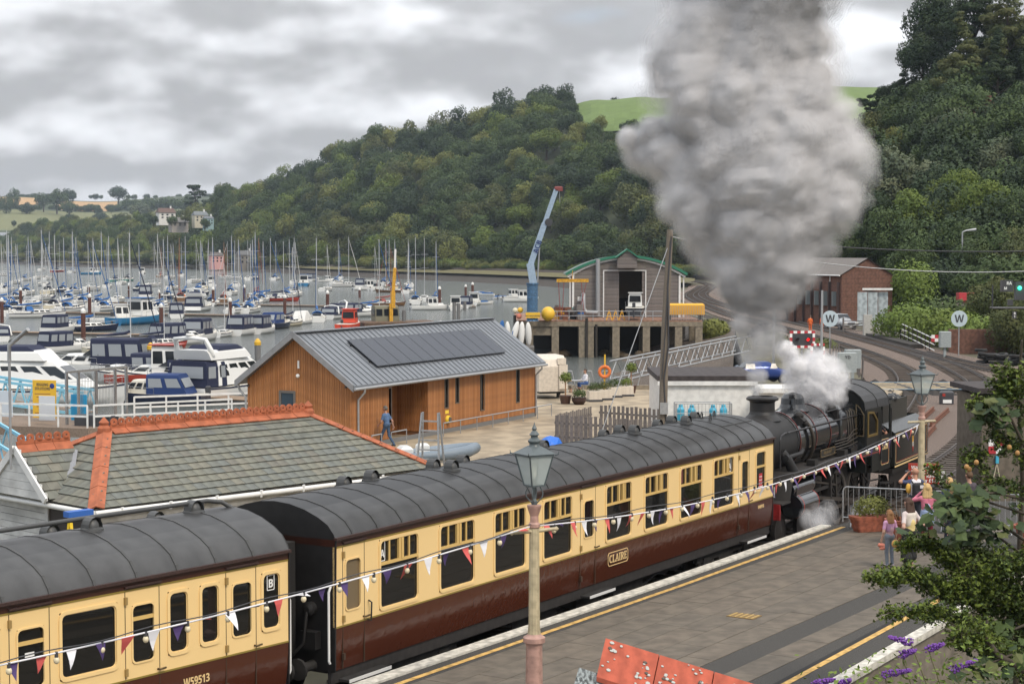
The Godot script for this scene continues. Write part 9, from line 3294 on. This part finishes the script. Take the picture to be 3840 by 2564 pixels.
	for q in[[35.6,-143.7,0.9,1.6,"grey relay cabinet on a post below the right whistle board"],[23.6,-121.0,1.1,1.4,"grey trackside cabinet left of the crossing, rear"],[22.2,-115.8,1.2,1.5,"grey trackside cabinet lettered YD by the crossing"]]:
		b=MB.new()
		b.rbox(Vector3(q[0],q[3]-0.3,q[1]),Vector3(q[2],1.3,0.6),0.04)
		b.box(Vector3(q[0],0.2,q[1]),Vector3(0.2,1.0,0.2))
		var cb=single("relay_cabinet",q[4],"cabinet",mat("cabinet grey",0.30,0.33,0.33,0.6,"soft",1.0),b)
		if q[2]>1.15:
			lettering("lettering","YD",0.3,mats["dark plastic"],cb,Transform3D(Basis(),Vector3(q[0],1.55,q[1]+0.32)))
	for i in 14:
		b=MB.new()
		var x=24.2+i*0.2+rng.randf()*0.2
		var z=-121.0-i*2.1
		b.tube([Vector3(x,-0.4,z),Vector3(x+0.06,0.7+rng.randf()*0.5,z)],0.07,6)
		single("fence_post","grey timber fence post left of the tracks, %s from the crossing"%["first","second","third","fourth","fifth","sixth","seventh","eighth","ninth","tenth","eleventh","twelfth","thirteenth","fourteenth"][i],"post",mats["grey board 2"],b,"fence posts left of the tracks")
	for q in[[19.6,2.6,-118.0,1.75,1.15,"larger red and white bordered road signal, one red lamp lit"],[20.5,1.75,-117.2,1.0,1.25,"smaller red and white bordered road signal in front, unlit"]]:
		var F=base("road_signal",q[5],"signal",Vector3(q[0],0,q[2]),0.1)
		rods(F,"post",galv,[[0,-0.3,-0.08,0,q[1],-0.08,0.07]])
		blocks(F,"backboard",mats["dark plastic"],[[0,q[1],0,q[3]-0.3,q[4]-0.3,0.05]])
		var nx=7 if q[3]>1.5 else 5
		for k in nx:
			for s:float in[-1,1]:
				blocks(F,"border",mats["notice red"]if k%2==0 else mats["sign white"],[[lerpf(-q[3]/2+0.13,q[3]/2-0.13,k/(nx-1.0)),q[1]+s*(q[4]/2-0.08),0.01,(q[3]-0.02)/nx,0.17,0.06]])
		for k in 3:
			for s:float in[-1,1]:
				blocks(F,"border",mats["notice red"]if k%2 else mats["sign white"],[[s*(q[3]/2-0.09),q[1]+(k-1)*0.27,0.01,0.17,0.26,0.06]])
		for s:float in[-1,1]:
			b=MB.new()
			b.lathe(Vector3(s*q[3]*0.22,q[1],0.03),[[0.14,0.0],[0.15,0.22],[0.13,0.22],[0.12,0.02],[0.0,0.02]],14,Basis(Vector3.RIGHT,Vector3(0,0,1),Vector3(0,-1,0)),true,PI,PI)
			part("hood",b,mats["dark plastic"],F)
			b=MB.new()
			b.ball(Vector3(s*q[3]*0.22,q[1],0.03),Vector3(0.1,0.1,0.05),12,6)
			var lit:bool=s>0 and q[3]>1.5
			var lm=mat("lit red lamp" if lit else "unlit lamp",0.5 if lit else 0.05,0.02,0.02,0.3)
			if lit:
				lm.emission_enabled=true
				lm.emission=Color(1,0.05,0.04)
				lm.emission_energy_multiplier=1.5
				var ol=OmniLight3D.new()
				ol.name="signal_glow"
				ol.light_color=Color(1,0.06,0.05)
				ol.light_energy=0.04
				ol.light_size=0.1
				ol.omni_range=6.0
				ol.shadow_enabled=true
				F.add_child(ol)
				ol.position=Vector3(s*q[3]*0.22,q[1],0.14)
			part("signal_lamp",b,lm,F)
	var C=base("colour_light_signal","black colour light signal showing green with an RA indicator box","signal",Vector3(20.2,0,-70))
	rods(C,"post",mats["dark plastic"],[[0.6,-0.3,-0.2,0.6,7.6,-0.2,0.09],[-1.0,6.3,0.1,0.8,6.3,0.1,0.04],[-1.0,6.3,-0.3,0.8,6.3,-0.3,0.04],[-0.9,6.3,-0.3,-0.9,7.2,-0.3,0.03]])
	blocks(C,"indicator_box",mats["dark plastic"],[[-0.42,7.18,0,0.46,0.46,0.25],[0.1,6.98,0.05,0.42,0.72,0.2],[-0.3,6.52,0.1,0.2,0.24,0.1],[-0.12,6.02,0.1,0.16,0.28,0.05]])
	lettering("lettering","RA",0.17,mats["sign white"],C,Transform3D(Basis(),Vector3(-0.36,7.29,0.13)))
	lettering("lettering","M",0.15,mats["sign white"],C,Transform3D(Basis(),Vector3(-0.5,7.09,0.13)))
	lettering("lettering","B",0.13,mats["sign white"],C,Transform3D(Basis(),Vector3(-0.12,6.09,0.13)))
	lettering("lettering","1",0.13,mats["sign white"],C,Transform3D(Basis(),Vector3(-0.12,5.96,0.13)))
	b=MB.new()
	b.ball(Vector3(0.06,7.1,0.15),Vector3(0.09,0.09,0.04),12,6)
	var gm=mat("lit green lamp",0.1,0.5,0.4,0.3)
	gm.emission_enabled=true
	gm.emission=Color(0.15,0.85,0.65)
	gm.emission_energy_multiplier=1.2
	part("signal_lamp",b,gm,C)
	var gl=OmniLight3D.new()
	gl.name="signal_glow"
	gl.light_color=Color(0.2,1.0,0.75)
	gl.light_energy=0.03
	gl.light_size=0.09
	gl.omni_range=6.0
	gl.shadow_enabled=true
	C.add_child(gl)
	gl.position=Vector3(0.06,7.1,0.26)
	b=MB.new()
	b.rbox(Vector3(24.9,0.2,-100),Vector3(0.8,0.75,0.4),0.1)
	var ds=single("ground_signal","small black ground signal in the ballast before the crossing","signal",mats["dark plastic"],b)
	blocks(ds,"plate",mats["sign white"],[[24.9,-0.02,-99.78,0.5,0.2,0.02]])
	blocks(ds,"lens",mats["red lining"],[[24.7,0.35,-99.78,0.16,0.16,0.03]])
	for q in[[59.6,-232.0,11.0,"grey street light standing before the bright trees"],[70.5,-250.0,16.2,"bare timber pole high on the right slope"]]:
		b=MB.new()
		b.tube([Vector3(q[0],-0.3,q[1]),Vector3(q[0],q[2],q[1])],[0.14,0.1],8)
		if q[2]<12:
			b.tube([Vector3(q[0],q[2],q[1]),Vector3(q[0]+0.5,q[2]+0.2,q[1]),Vector3(q[0]+1.8,q[2]+0.35,q[1])],[0.08,0.12,0.2],8)
		single("street_light" if q[2]<12 else "timber_pole",q[3],"lamp post" if q[2]<12 else "pole",galv if q[2]<12 else mats["pole timber"],b)
	var M=base("red_machine","red farm machinery on the bank above the brick wall","machine",Vector3(53.5,2.0,-205))
	blocks(M,"hopper",mats["notice red"],[[0,1.2,0,2.6,0.9,1.5],[0.8,0.6,0,2.8,0.5,1.2]])
	blocks(M,"bed",mats["grey board 1"],[[-2.5,0.3,0,7,0.3,2]])
	rng.seed=8
	var tb=MB.new()
	tb.lathe(Vector3.ZERO,[[0.25,-0.12],[0.45,-0.12],[0.5,-0.06],[0.5,0.06],[0.45,0.12],[0.25,0.12],[0.25,-0.12]],14)
	var tm=tb.mesh()
	for i in 34:
		var t=put("tyre",tm,mat("tyre rubber",0.022,0.021,0.02,0.7,"fine",0.4),null,Vector3(36.6+(i%11)*0.62+rng.randf()*0.3,-0.1+int(i/11.0)*0.3,-137+(i%11)*0.75+rng.randf()),Basis(Vector3(rng.randf(),0.3,rng.randf()).normalized(),rng.randf_range(-0.5,0.5)))
		tag(t,"old black tyre in the %s layer of the pile by the siding"%["bottom","second","third","top"][int(i/11.0)],"tyre","old tyres piled by the siding")
	b=MB.new()
	b.box(Vector3(40.5,0.6,-151),Vector3(5.5,2.4,0.5))
	single("brick_wall","short red brown brick wall under the hanging brambles","wall",brick,b)
	var K=base("concrete_hut","grey brown concrete hut with a red and white chequered sign","hut",Vector3(17.4,-0.2,-60),0.05)
	b=MB.new()
	b.box(Vector3(0,1.9,-1.4),Vector3(2.5,3.8,2.8))
	part("wall",b,mat("hut concrete",0.155,0.13,0.10,0.9,"blotch3",1.8,0.8),K)
	blocks(K,"roof",mats["felt roof"],[[0.1,4.0,-1.4,3.1,0.18,3.3]],0.0)
	for q in[[-0.13,0.13,0],[0.13,-0.13,0],[0.13,0.13,1],[-0.13,-0.13,1]]:
		blocks(K,"chequer",mats["notice red"]if q[2]else mats["sign white"],[[-0.75+q[0],2.08+q[1],0.02,0.26,0.26,0.02]])
	rods(K,"hose",mats["cream hull"],[[-0.72,1.5,0.05,-0.85,0.9,0.05,0.015],[-0.72,1.5,0.05,-0.6,0.9,0.05,0.015]])
	blocks(K,"tap_box",mats["gas blue"],[[-0.72,1.62,0.06,0.1,0.25,0.1]])
	for q in[[-227,29.0,-1150,11,4.2,0.62,0.60,0.56,0.16,0.10,0.08,"white villa among the trees on the distant hillside"],[-214,24.0,-1125,11,2.6,0.30,0.27,0.24,0.2,0.19,0.18,"low flat grey house below the white villa"],[-201,27.0,-1130,9,4.2,0.50,0.46,0.36,0.22,0.24,0.25,"cream gabled house right of the white villa"],[-194,25.0,-1120,6,3.8,0.25,0.36,0.37,0.2,0.22,0.24,"blue green gabled house at the right of the group"],[-169,1.6,-1000,7.5,3.9,0.55,0.30,0.28,0.16,0.14,0.13,"pink house by the far shore behind the masts"],[-150,1.0,-985,9,5,0.2,0.18,0.155,0.17,0.17,0.17,"grey stone house by the far shore"],[-11.4,71.0,-975,7,6,0.66,0.65,0.62,0.2,0.2,0.21,"white house near the top of the wooded ridge"],[76.5,27.9,-290,6.5,3.0,0.25,0.16,0.13,0.17,0.075,0.05,"red tiled house among the trees high on the right"]]:
		var Hh=base("house",q[11],"house",Vector3(q[0],q[1],q[2]),0.5 if q[0]<0 else-0.5,"houses on the hills")
		var w:float=q[3]
		var h:float=q[4]
		blocks(Hh,"wall",mat("wall %.2f"%(q[5]+q[6]),q[5],q[6],q[7],0.9),[[0,h/2-2,0,w,h+4,w*0.65]])
		b=MB.new()
		for s:float in[-1,1]:
			b.quad(Vector3(-w*0.55,h,s*w*0.38),Vector3(w*0.55,h,s*w*0.38),Vector3(w*0.45,h+w*0.28,0),Vector3(-w*0.45,h+w*0.28,0),Vector3(0,1,s))
			b.flat(Vector3(s*w*0.55,h,-w*0.38),Vector3(s*w*0.55,h,w*0.38),Vector3(s*w*0.45,h+w*0.28,0),Vector3(s,1,0))
		var rf=part("roof",b,mat("roof %.2f"%(q[8]+q[9]),q[8],q[9],q[10],0.9,"fine",3.0),Hh)
		blocks(rf,"chimney",mats["brown brick"]if q[0]>0 else mats["white render"],[[w*0.3,h+w*0.3,0,0.9,2.2,0.9]])
		for k in 3:
			blocks(Hh,"window",mats["boat glass"],[[w*(k-1)*0.3,h*0.68,w*0.33,w*0.12,h*0.24,0.1],[w*(k-1)*0.3,h*0.25,w*0.33,w*0.12,h*0.24,0.1]])
var bush_sprays=[
	[[Vector3(8.27,2.75,-27.50),Vector3(7.37,3.12,-27.25),Vector3(6.62,3.41,-27.00),Vector3(6.08,3.64,-26.75),Vector3(5.48,3.60,-26.50)],0.17,1500],
	[[Vector3(7.50,3.03,-27.50),Vector3(6.97,3.69,-27.33),Vector3(6.51,4.06,-27.17),Vector3(6.10,4.04,-27.00)],0.13,1100],
	[[Vector3(7.86,2.31,-27.00),Vector3(7.01,2.93,-26.67),Vector3(6.33,3.13,-26.33),Vector3(5.63,3.17,-26.00)],0.15,900],
	[[Vector3(8.27,2.54,-27.50),Vector3(7.75,3.28,-27.67),Vector3(7.44,3.74,-27.83),Vector3(7.00,3.68,-28.00)],0.25,1400],
	[[Vector3(8.34,2.96,-27.50),Vector3(7.73,3.27,-27.33),Vector3(7.21,3.24,-27.17),Vector3(6.69,3.34,-27.00)],0.30,2200],
	[[Vector3(8.39,3.59,-27.50),Vector3(7.93,3.69,-27.33),Vector3(7.47,3.65,-27.17),Vector3(7.02,3.54,-27.00)],0.30,1500],
	[[Vector3(8.34,1.90,-27.00),Vector3(7.76,2.25,-26.67),Vector3(7.20,2.60,-26.33),Vector3(6.71,2.94,-26.00)],0.30,1300],
	[[Vector3(8.57,2.08,-28.00),Vector3(7.97,2.58,-27.67),Vector3(7.46,2.72,-27.33),Vector3(6.97,2.58,-27.00)],0.22,900],
	[[Vector3(8.45,5.19,-28.00),Vector3(7.88,5.55,-28.00),Vector3(7.53,5.97,-28.00),Vector3(7.61,6.21,-28.00)],0.20,700],
	[[Vector3(8.44,5.90,-28.00),Vector3(8.01,6.32,-28.00),Vector3(7.87,6.46,-28.00),Vector3(8.08,6.67,-28.00)],0.25,800],
	[[Vector3(8.46,4.70,-28.00),Vector3(7.90,4.77,-28.00),Vector3(7.40,5.19,-28.00),Vector3(7.47,5.37,-28.00)],0.18,500],
	[[Vector3(8.32,4.35,-28.00),Vector3(7.11,4.75,-27.67),Vector3(6.54,5.14,-27.33),Vector3(6.73,5.32,-27.00)],0.10,160],
]
var bush_limbs=[
	[[Vector3(8.40,3.85,-28.00),Vector3(7.62,4.35,-27.50),Vector3(7.01,4.60,-27.00),Vector3(6.58,4.41,-26.50)],0.30,85],
	[[Vector3(8.39,4.56,-28.00),Vector3(7.73,4.75,-27.67),Vector3(7.16,4.79,-27.33),Vector3(6.84,4.70,-27.00)],0.30,60],
	[[Vector3(8.41,3.57,-28.00),Vector3(7.79,4.02,-27.83),Vector3(7.26,4.12,-27.67),Vector3(7.01,4.04,-27.50)],0.28,55],
	[[Vector3(8.38,5.19,-28.00),Vector3(7.97,5.91,-27.83),Vector3(7.64,6.21,-27.67),Vector3(7.46,5.95,-27.50)],0.22,40],
	[[Vector3(8.19,2.86,-27.00),Vector3(7.85,2.72,-27.00),Vector3(7.37,2.65,-27.00),Vector3(7.17,2.52,-27.00)],0.25,30],
	[[Vector3(7.90,2.34,-26.00),Vector3(7.50,2.54,-26.00),Vector3(7.17,2.41,-26.00),Vector3(6.91,2.28,-26.00)],0.22,25],
]
var bush_trunks=[
	[Vector3(8.45,0.81,-29.00),Vector3(8.38,3.00,-28.75),Vector3(8.36,4.85,-28.50),Vector3(8.19,6.30,-28.25),Vector3(8.17,7.16,-28.00)],
	[Vector3(8.17,3.14,-28.00),Vector3(7.85,3.21,-28.00),Vector3(7.07,3.57,-28.00)],
	[Vector3(8.25,2.08,-28.00),Vector3(7.36,2.98,-27.75),Vector3(6.74,3.28,-27.50)],
	[Vector3(7.96,2.15,-26.00),Vector3(7.30,2.54,-26.00),Vector3(7.10,2.81,-26.00),Vector3(7.13,3.07,-26.00)],
]
var buddleia_heads=[[Vector3(5.18,3.52,-22.50),Vector3(4.88,3.61,-22.40)],[Vector3(5.07,3.36,-22.50),Vector3(5.22,3.44,-22.40)],[Vector3(5.41,3.43,-22.50),Vector3(5.58,3.52,-22.40)],[Vector3(4.85,3.10,-22.50),Vector3(5.17,3.18,-22.40)],[Vector3(5.73,3.16,-22.50),Vector3(6.01,3.31,-22.40)],[Vector3(3.94,2.97,-22.50),Vector3(4.18,3.06,-22.40)],[Vector3(4.28,2.97,-22.50),Vector3(4.38,3.05,-22.40)]]
func along(p:Array,t:float)->Vector3:
	var f=t*(p.size()-1)
	var i=mini(int(f),p.size()-2)
	return p[i].lerp(p[i+1],f-i)
func build_foreground():
	rng.seed=41
	var B=base("fig_and_thorn_bush","dark leafy bush with big and small leaves at the right edge","bush",Vector3(8.6,-0.3,-28))
	var o=B.position
	var bark=mat("twig bark",0.06,0.048,0.035,0.9)
	for p in bush_trunks:
		var q=[]
		var r=[]
		for k in p.size():
			q.append(p[k]-o)
			r.append(lerpf(0.06,0.02,k/(p.size()-1.0)))
		var b=MB.new()
		b.tube(q,r,7)
		part("stem",b,bark,B)
	var sm=MB.new()
	var lt=MB.new()
	var tw=MB.new()
	for s in bush_sprays:
		var q=[]
		for p in s[0]:q.append(p-o)
		tw.tube(q,[0.022,0.016,0.012,0.007,0.004].slice(0,q.size()),5)
		for i in int(s[2]*0.15):
			var t=rng.randf()
			var a=along(q,t)
			var d=Vector3(rng.randfn(),rng.randfn()*0.6,rng.randfn()).normalized()*s[1]*1.25
			tw.tube([a,a+d*0.5+Vector3.UP*0.02,a+d],[0.006,0.005,0.002],4)
			for k in 18:
				var c=a+d*sqrt(rng.randf())+Vector3(rng.randfn(),rng.randfn(),rng.randfn())*0.035
				var v=rng.randf_range(0.6,1.5)
				var w=lt if rng.randf()<0.25+0.5*t*t else sm
				w.col=Color(v,v,v*0.8)
				leaf(w,c,Vector3(rng.randfn()*0.4,1,rng.randfn()*0.4).normalized(),rng.randf_range(0.026,0.05))
	tag(part("small_leaves",sm,leaf_mat("mid"),B),"","","","stuff")
	tag(part("young_leaves",lt,leaf_mat("bright"),B),"","","","stuff")
	tag(part("twigs",tw,bark,B),"","","","stuff")
	var ms=[]
	for v in 4:
		var b=MB.new()
		var n=14
		for k in n:
			var a0=TAU*k/n
			var a1=TAU*(k+1)/n
			var r0=0.62+0.3*cos(a0)+0.16*cos(a0*5+v)
			var r1=0.62+0.3*cos(a1)+0.16*cos(a1*5+v)
			var f=func_leaf(a0,r0)
			var g=func_leaf(a1,r1)
			b.col=Color(1,1,1)*(0.9+0.2*(k%2))
			b.flat(Vector3(0,0.02,0),f,g,Vector3.UP)
		ms.append(b.mesh())
	var tones=["dark","dark","mid","dark","mid","olive"]
	for s in bush_limbs:
		var q=[]
		for p in s[0]:q.append(p-o)
		var b=MB.new()
		b.tube(q,[0.03,0.022,0.014,0.006],6)
		part("stem",b,bark,B)
		for i in s[2]:
			var a=along(q,sqrt(rng.randf()))
			var c=a+Vector3(rng.randfn(),rng.randfn()*0.7-0.2,rng.randfn())*s[1]*0.6
			var n=Vector3(rng.randfn()*0.6,0.9,0.5+rng.randfn()*0.4).normalized()
			var x=n.cross(Vector3(rng.randfn(),rng.randfn(),rng.randfn())).normalized()
			put("leaf",ms[i%4],leaf_mat(tones[(i*5)%6]),B,c,Basis(x,n,x.cross(n)).scaled(Vector3.ONE*rng.randf_range(0.11,0.2)))
	for k in 5:
		var b=MB.new()
		b.ball(Vector3.ZERO,Vector3(0.04,0.045,0.04),8,6)
		put("fruit",b.mesh(),mat("fig fruit",0.36,0.19,0.06,0.6),B,[Vector3(7.05,5.25,-27),Vector3(7.12,5.2,-27.1),Vector3(7.2,5.32,-27),Vector3(7.85,5.5,-27.5),Vector3(7.95,5.42,-27.4)][k]-o)
	var U=base("buddleia","buddleia bush with purple flower spikes below the platform edge","bush",Vector3(5.0,0,-22.6))
	var lv=MB.new()
	for h in buddleia_heads:
		var b=MB.new()
		var d:Vector3=h[1]-h[0]
		for i in 130:
			var t=rng.randf()
			var rr=0.055*(1.0-t*0.75)
			var c:Vector3=h[0]+d*t+Vector3(rng.randfn(),rng.randfn(),rng.randfn()).normalized()*rr-U.position
			b.ball(c,Vector3.ONE*rng.randf_range(0.011,0.018),5,3)
		part("flower_spike",b,mat("buddleia purple",0.16,0.055,0.30,0.8),U)
		b=MB.new()
		var foot=Vector3(h[0].x+rng.randf_range(0.0,0.6),1.3,h[0].z-0.2)
		b.tube([foot-U.position,(foot+h[0])*0.5-U.position+Vector3(0.1,0.2,0),h[0]-U.position],[0.02,0.014,0.008],6)
		part("stem",b,mat("buddleia stem",0.16,0.15,0.08,0.8),U)
	for i in 520:
		var f=rng.randf()
		var c=Vector3(lerpf(4.0,6.3,f)+rng.randfn()*0.25,lerpf(2.75,3.25,f)+rng.randfn()*0.22,-22.5+rng.randfn()*0.3)-U.position
		var x=Vector3(rng.randfn(),rng.randfn()*0.5,rng.randfn()).normalized()*rng.randf_range(0.07,0.13)
		var y=x.cross(Vector3(rng.randfn(),1.0,rng.randfn())).normalized()*0.02
		var n=x.cross(y).normalized()
		if n.y<0:n=-n
		var v=rng.randf_range(0.7,1.4)
		lv.col=Color(v,v,v*0.9)
		lv.tri(c,c+x*0.5+y,c+x,n,n,n)
		lv.tri(c,c+x*0.5-y,c+x,n,n,n)
	tag(part("leaves",lv,leaf_mat("ivy"),U),"","","","stuff")
	for k in 7:
		var V=base("scrub","scrub growing on the ground right of the platform wall, %s from the camera"%["first","second","third","fourth","fifth","sixth","seventh"][k],"shrub",Vector3(6.6+k*1.9,-0.3,-26.5-k*2.6))
		shrub(V,"foliage",Vector3(0,0.7,0),Vector3(1.3,1.1,1.3),1500,0.05,["mid","dark","olive"][k%3],200+k)
	var R=base("lichened_ridge","orange ridge tiles spotted with grey lichen on a roof end below","roof")
	var p=Vector3(0.79,5.30,-14.6)
	var d=Vector3(1.13,-0.30,0.25).normalized()
	var side=Vector3(-0.25,-0.62,0.75).normalized()
	var tm=mat("lichened tile",0.46,0.10,0.055,0.85,"mottle",0.5,0.8)
	for i in 3:
		var b=MB.new()
		var s=p+d*(0.0+i*0.475)
		var sec=[]
		for e:float in[0.0,0.465]:
			var row=PackedVector3Array()
			for q in[[0.36,0.0],[0.2,0.02],[0.05,0.035],[0.0,0.04],[-0.05,0.035],[-0.36,-0.02],[-0.36,-0.05],[0.0,0.0],[0.36,-0.04]]:
				var sd:Vector3=side if q[0]>=0 else Vector3(0.25,0.62,0.75).normalized()*Vector3(1,1,1)
				var w:Vector3=s+d*e+Vector3.UP*q[1]
				w+=side*q[0]if q[0]>=0 else Vector3(0.2,-0.62,-0.75).normalized()*-q[0]
				row.append(w)
			sec.append(row)
		b.loft(sec,true,true,false)
		var t=part("ridge_tile",b,tm,R)
		for k in 60:
			var l=MB.new()
			var u=rng.randf_range(0.02,0.45)
			var v=pow(rng.randf(),0.6)*0.34
			if hill_noise.get_noise_2d(u*300+i*99,v*300)<-0.05:continue
			l.lathe(Vector3.ZERO,[[0.0,0.004],[0.6,0.005],[0.9,0.003],[1.0,0.0]],7)
			var nn=d.cross(side).normalized()
			if nn.y<0:nn=-nn
			var lr=rng.randf_range(0.006,0.022)
			put("lichen",l.mesh(),mat("lichen grey",0.42,0.43,0.40,0.95)if k%5 else mat("lichen dark",0.10,0.08,0.065,0.95),t,s+d*u+side*v+Vector3.UP*0.045*(1-v/0.36)+nn*0.004,Basis(d*lr,nn,side*lr*rng.randf_range(0.6,1.0)))
	for i in 3:
		var b=MB.new()
		var c=p+d*(0.05+i*0.47)+side*0.5-Vector3.UP*0.07
		var nn=d.cross(side).normalized()
		if nn.y<0:nn=-nn
		b.box(c,Vector3(0.46,0.02,0.5),Basis(d,nn,-side))
		part("roof_slate",b,mat("lichened slate",0.27,0.30,0.30,0.8,"blotch",0.3),R)
func func_leaf(a:float,r:float)->Vector3:
	return Vector3(cos(a)*r,-0.12*absf(sin(a))*r+0.05*cos(a*2),sin(a)*r*0.85)
func build_smoke():
	var upper:Array=[]
	for s in[[1745,640,62],[1712,668,40],[1790,650,46],[1690,625,52],[1740,590,95],[1668,575,62],[1815,585,60],[1745,530,110],[1640,515,70],[1845,520,72],[1590,470,62],[1750,470,140],[1640,430,90],[1870,455,88],[1925,430,52],[1955,455,26],[1760,400,150],[1575,400,66],[1530,358,54],[1480,338,46],[1440,318,24],[1500,300,34],[1895,365,84],[1925,320,34],[1640,335,105],
			[1760,310,140],[1870,290,76],[1590,275,62],[1700,235,125],[1600,195,92],[1540,165,52],[1835,200,82],[1880,170,36],[1720,130,140],[1600,100,86],[1850,100,58],[1730,40,140],[1630,15,84],[1830,20,66],[1750,-60,150],[1780,-150,165],[1850,-240,180]]:
		upper.append(puff(s,50.1))
	var low:Array=[]
	for s in[[1733,892,16],[1736,860,24],[1728,820,30],[1745,790,36],[1722,760,42],[1760,745,34],[1740,710,52],[1700,700,40],[1780,700,40],[1735,660,70],[1672,668,36],[1822,640,36],[1690,742,26],[1785,770,24],[1810,690,24]]:
		low.append(puff(s,50.1))
	var o:=cloud("smoke_plume","tall grey smoke plume billowing up from the steam locomotive chimney","smoke",upper,0.145,21,0.62,15,-0.46,0.17,Color(0.93,0.925,0.93),0.03,0.24)
	shells(o,low,0.11,33,0.95,7,-0.42,0.02,Color(0.8,0.8,0.81),0.05,0.15)
	var steam:Array=[]
	for s in[[1868,935,22],[1866,905,42],[1880,875,50],[1845,865,38],[1872,845,34],[1835,840,22],[1800,800,18],[1905,900,26],[1820,815,20],[1905,860,22]]:
		steam.append(puff(s,55.0))
	cloud("steam_puff","small white steam puff rising from the boiler top before the cab","steam",steam,0.06,44,0.6,9,-0.45,0.12,Color(0.95,0.95,0.96),0.06,0.28)
	steam=[]
	for s in[[1985,1165,20],[1975,1185,26],[1900,1190,30],[1870,1195,24],[1850,1185,18]]:
		steam.append(puff(s,49.6))
	cloud("drain_steam","thin wisps of steam low beside the locomotive wheels","steam",steam,0.07,45,0.7,4,-0.4,0.0,Color(0.95,0.95,0.96),0.05,0.1)
func puff(s:Array,away:float)->Array:
	var k:=away*0.000249
	var up:float=8.6+(573.0-s[1])*k
	return[Vector3((s[0]-1174.5)*k,up,-away-(up-4.4)*0.06+0.5*sin(s[0]*0.7)),s[2]*k*1.3]
func cloud(called:String,label:String,cat:String,blobs:Array,h:float,seed_:int,rough:float,count:int,first:float,last:float,white:Color,thin:float,thick:float)->Node3D:
	var o:=base(called,label,cat)
	shells(o,blobs,h,seed_,rough,count,first,last,white,thin,thick)
	return o
func shells(o:Node3D,blobs:Array,h:float,seed_:int,rough:float,count:int,first:float,last:float,white:Color,thin:float,thick:float):
	var lo:=Vector3.INF
	var hi:=-Vector3.INF
	for q in blobs:
		lo=lo.min(q[0]-Vector3.ONE*(q[1]*1.5+h*2))
		hi=hi.max(q[0]+Vector3.ONE*(q[1]*1.5+h*2))
	var nx:=int((hi.x-lo.x)/h)+2
	var ny:=int((hi.y-lo.y)/h)+2
	var nz:=int((hi.z-lo.z)/h)+2
	var f:=FastNoiseLite.new()
	f.seed=seed_
	f.noise_type=FastNoiseLite.TYPE_SIMPLEX_SMOOTH
	f.frequency=0.42*0.145/h
	f.fractal_octaves=5
	f.fractal_gain=0.55
	f.fractal_type=FastNoiseLite.FRACTAL_RIDGED
	var val:=PackedFloat32Array()
	val.resize(nx*ny*nz)
	val.fill(-1.0)
	for q in blobs:
		var c:Vector3=q[0]
		var r:float=q[1]*1.5
		var a:=((c-Vector3.ONE*r-lo)/h).floor()
		var e:=((c+Vector3.ONE*r-lo)/h).ceil()
		for z in range(maxi(int(a.z),0),mini(int(e.z),nz)):
			for y in range(maxi(int(a.y),0),mini(int(e.y),ny)):
				for x in range(maxi(int(a.x),0),mini(int(e.x),nx)):
					var d:=1.0-(lo+Vector3(x,y,z)*h).distance_to(c)/float(q[1])
					d=minf(d,0.6)
					var i:=(z*ny+y)*nx+x
					if d>val[i]:
						val[i]=d
	for z in nz:
		for y in ny:
			for x in nx:
				var i:=(z*ny+y)*nx+x
				if val[i]>-0.55:
					var p:=lo+Vector3(x,y,z)*h
					val[i]-=(0.5+0.5*f.get_noise_3d(p.x,p.y,p.z))*rough-0.06
	for k in count:
		var b:=MB.new()
		nets(val,nx,ny,nz,lo,h,lerpf(first,last,k/(count-1.0)),b)
		var m:=StandardMaterial3D.new()
		m.resource_name="smoke"
		m.albedo_color=white
		m.roughness=1.0
		m.metallic_specular=0.0
		m.backlight_enabled=true
		m.backlight=Color(0.8,0.8,0.8)
		if k<count-1 or thick<0.2:
			m.transparency=BaseMaterial3D.TRANSPARENCY_ALPHA
			m.albedo_color.a=lerpf(thin,thick,k/(count-1.0))
		part("billow",b,m,o)
var clock=0
func lap(what:String):
	print(what," ",Time.get_ticks_msec()-clock)
	clock=Time.get_ticks_msec()
func _ready():
	rng.seed=7
	clock=Time.get_ticks_msec()
	build_camera_and_light()
	build_textures()
	lap("sky")
	build_land()
	build_tracks()
	lap("land")
	build_station()
	build_marina_hall()
	lap("buildings")
	build_coaches()
	build_loco()
	build_platform()
	build_platform_things()
	build_barriers_and_pots()
	lap("train")
	build_people()
	lap("people")
	build_boats()
	build_walkway()
	build_pier()
	build_quay_things()
	build_right_side()
	build_foreground()
	lap("boats")
	build_trees()
	lap("trees")
	build_smoke()
	lap("smoke")
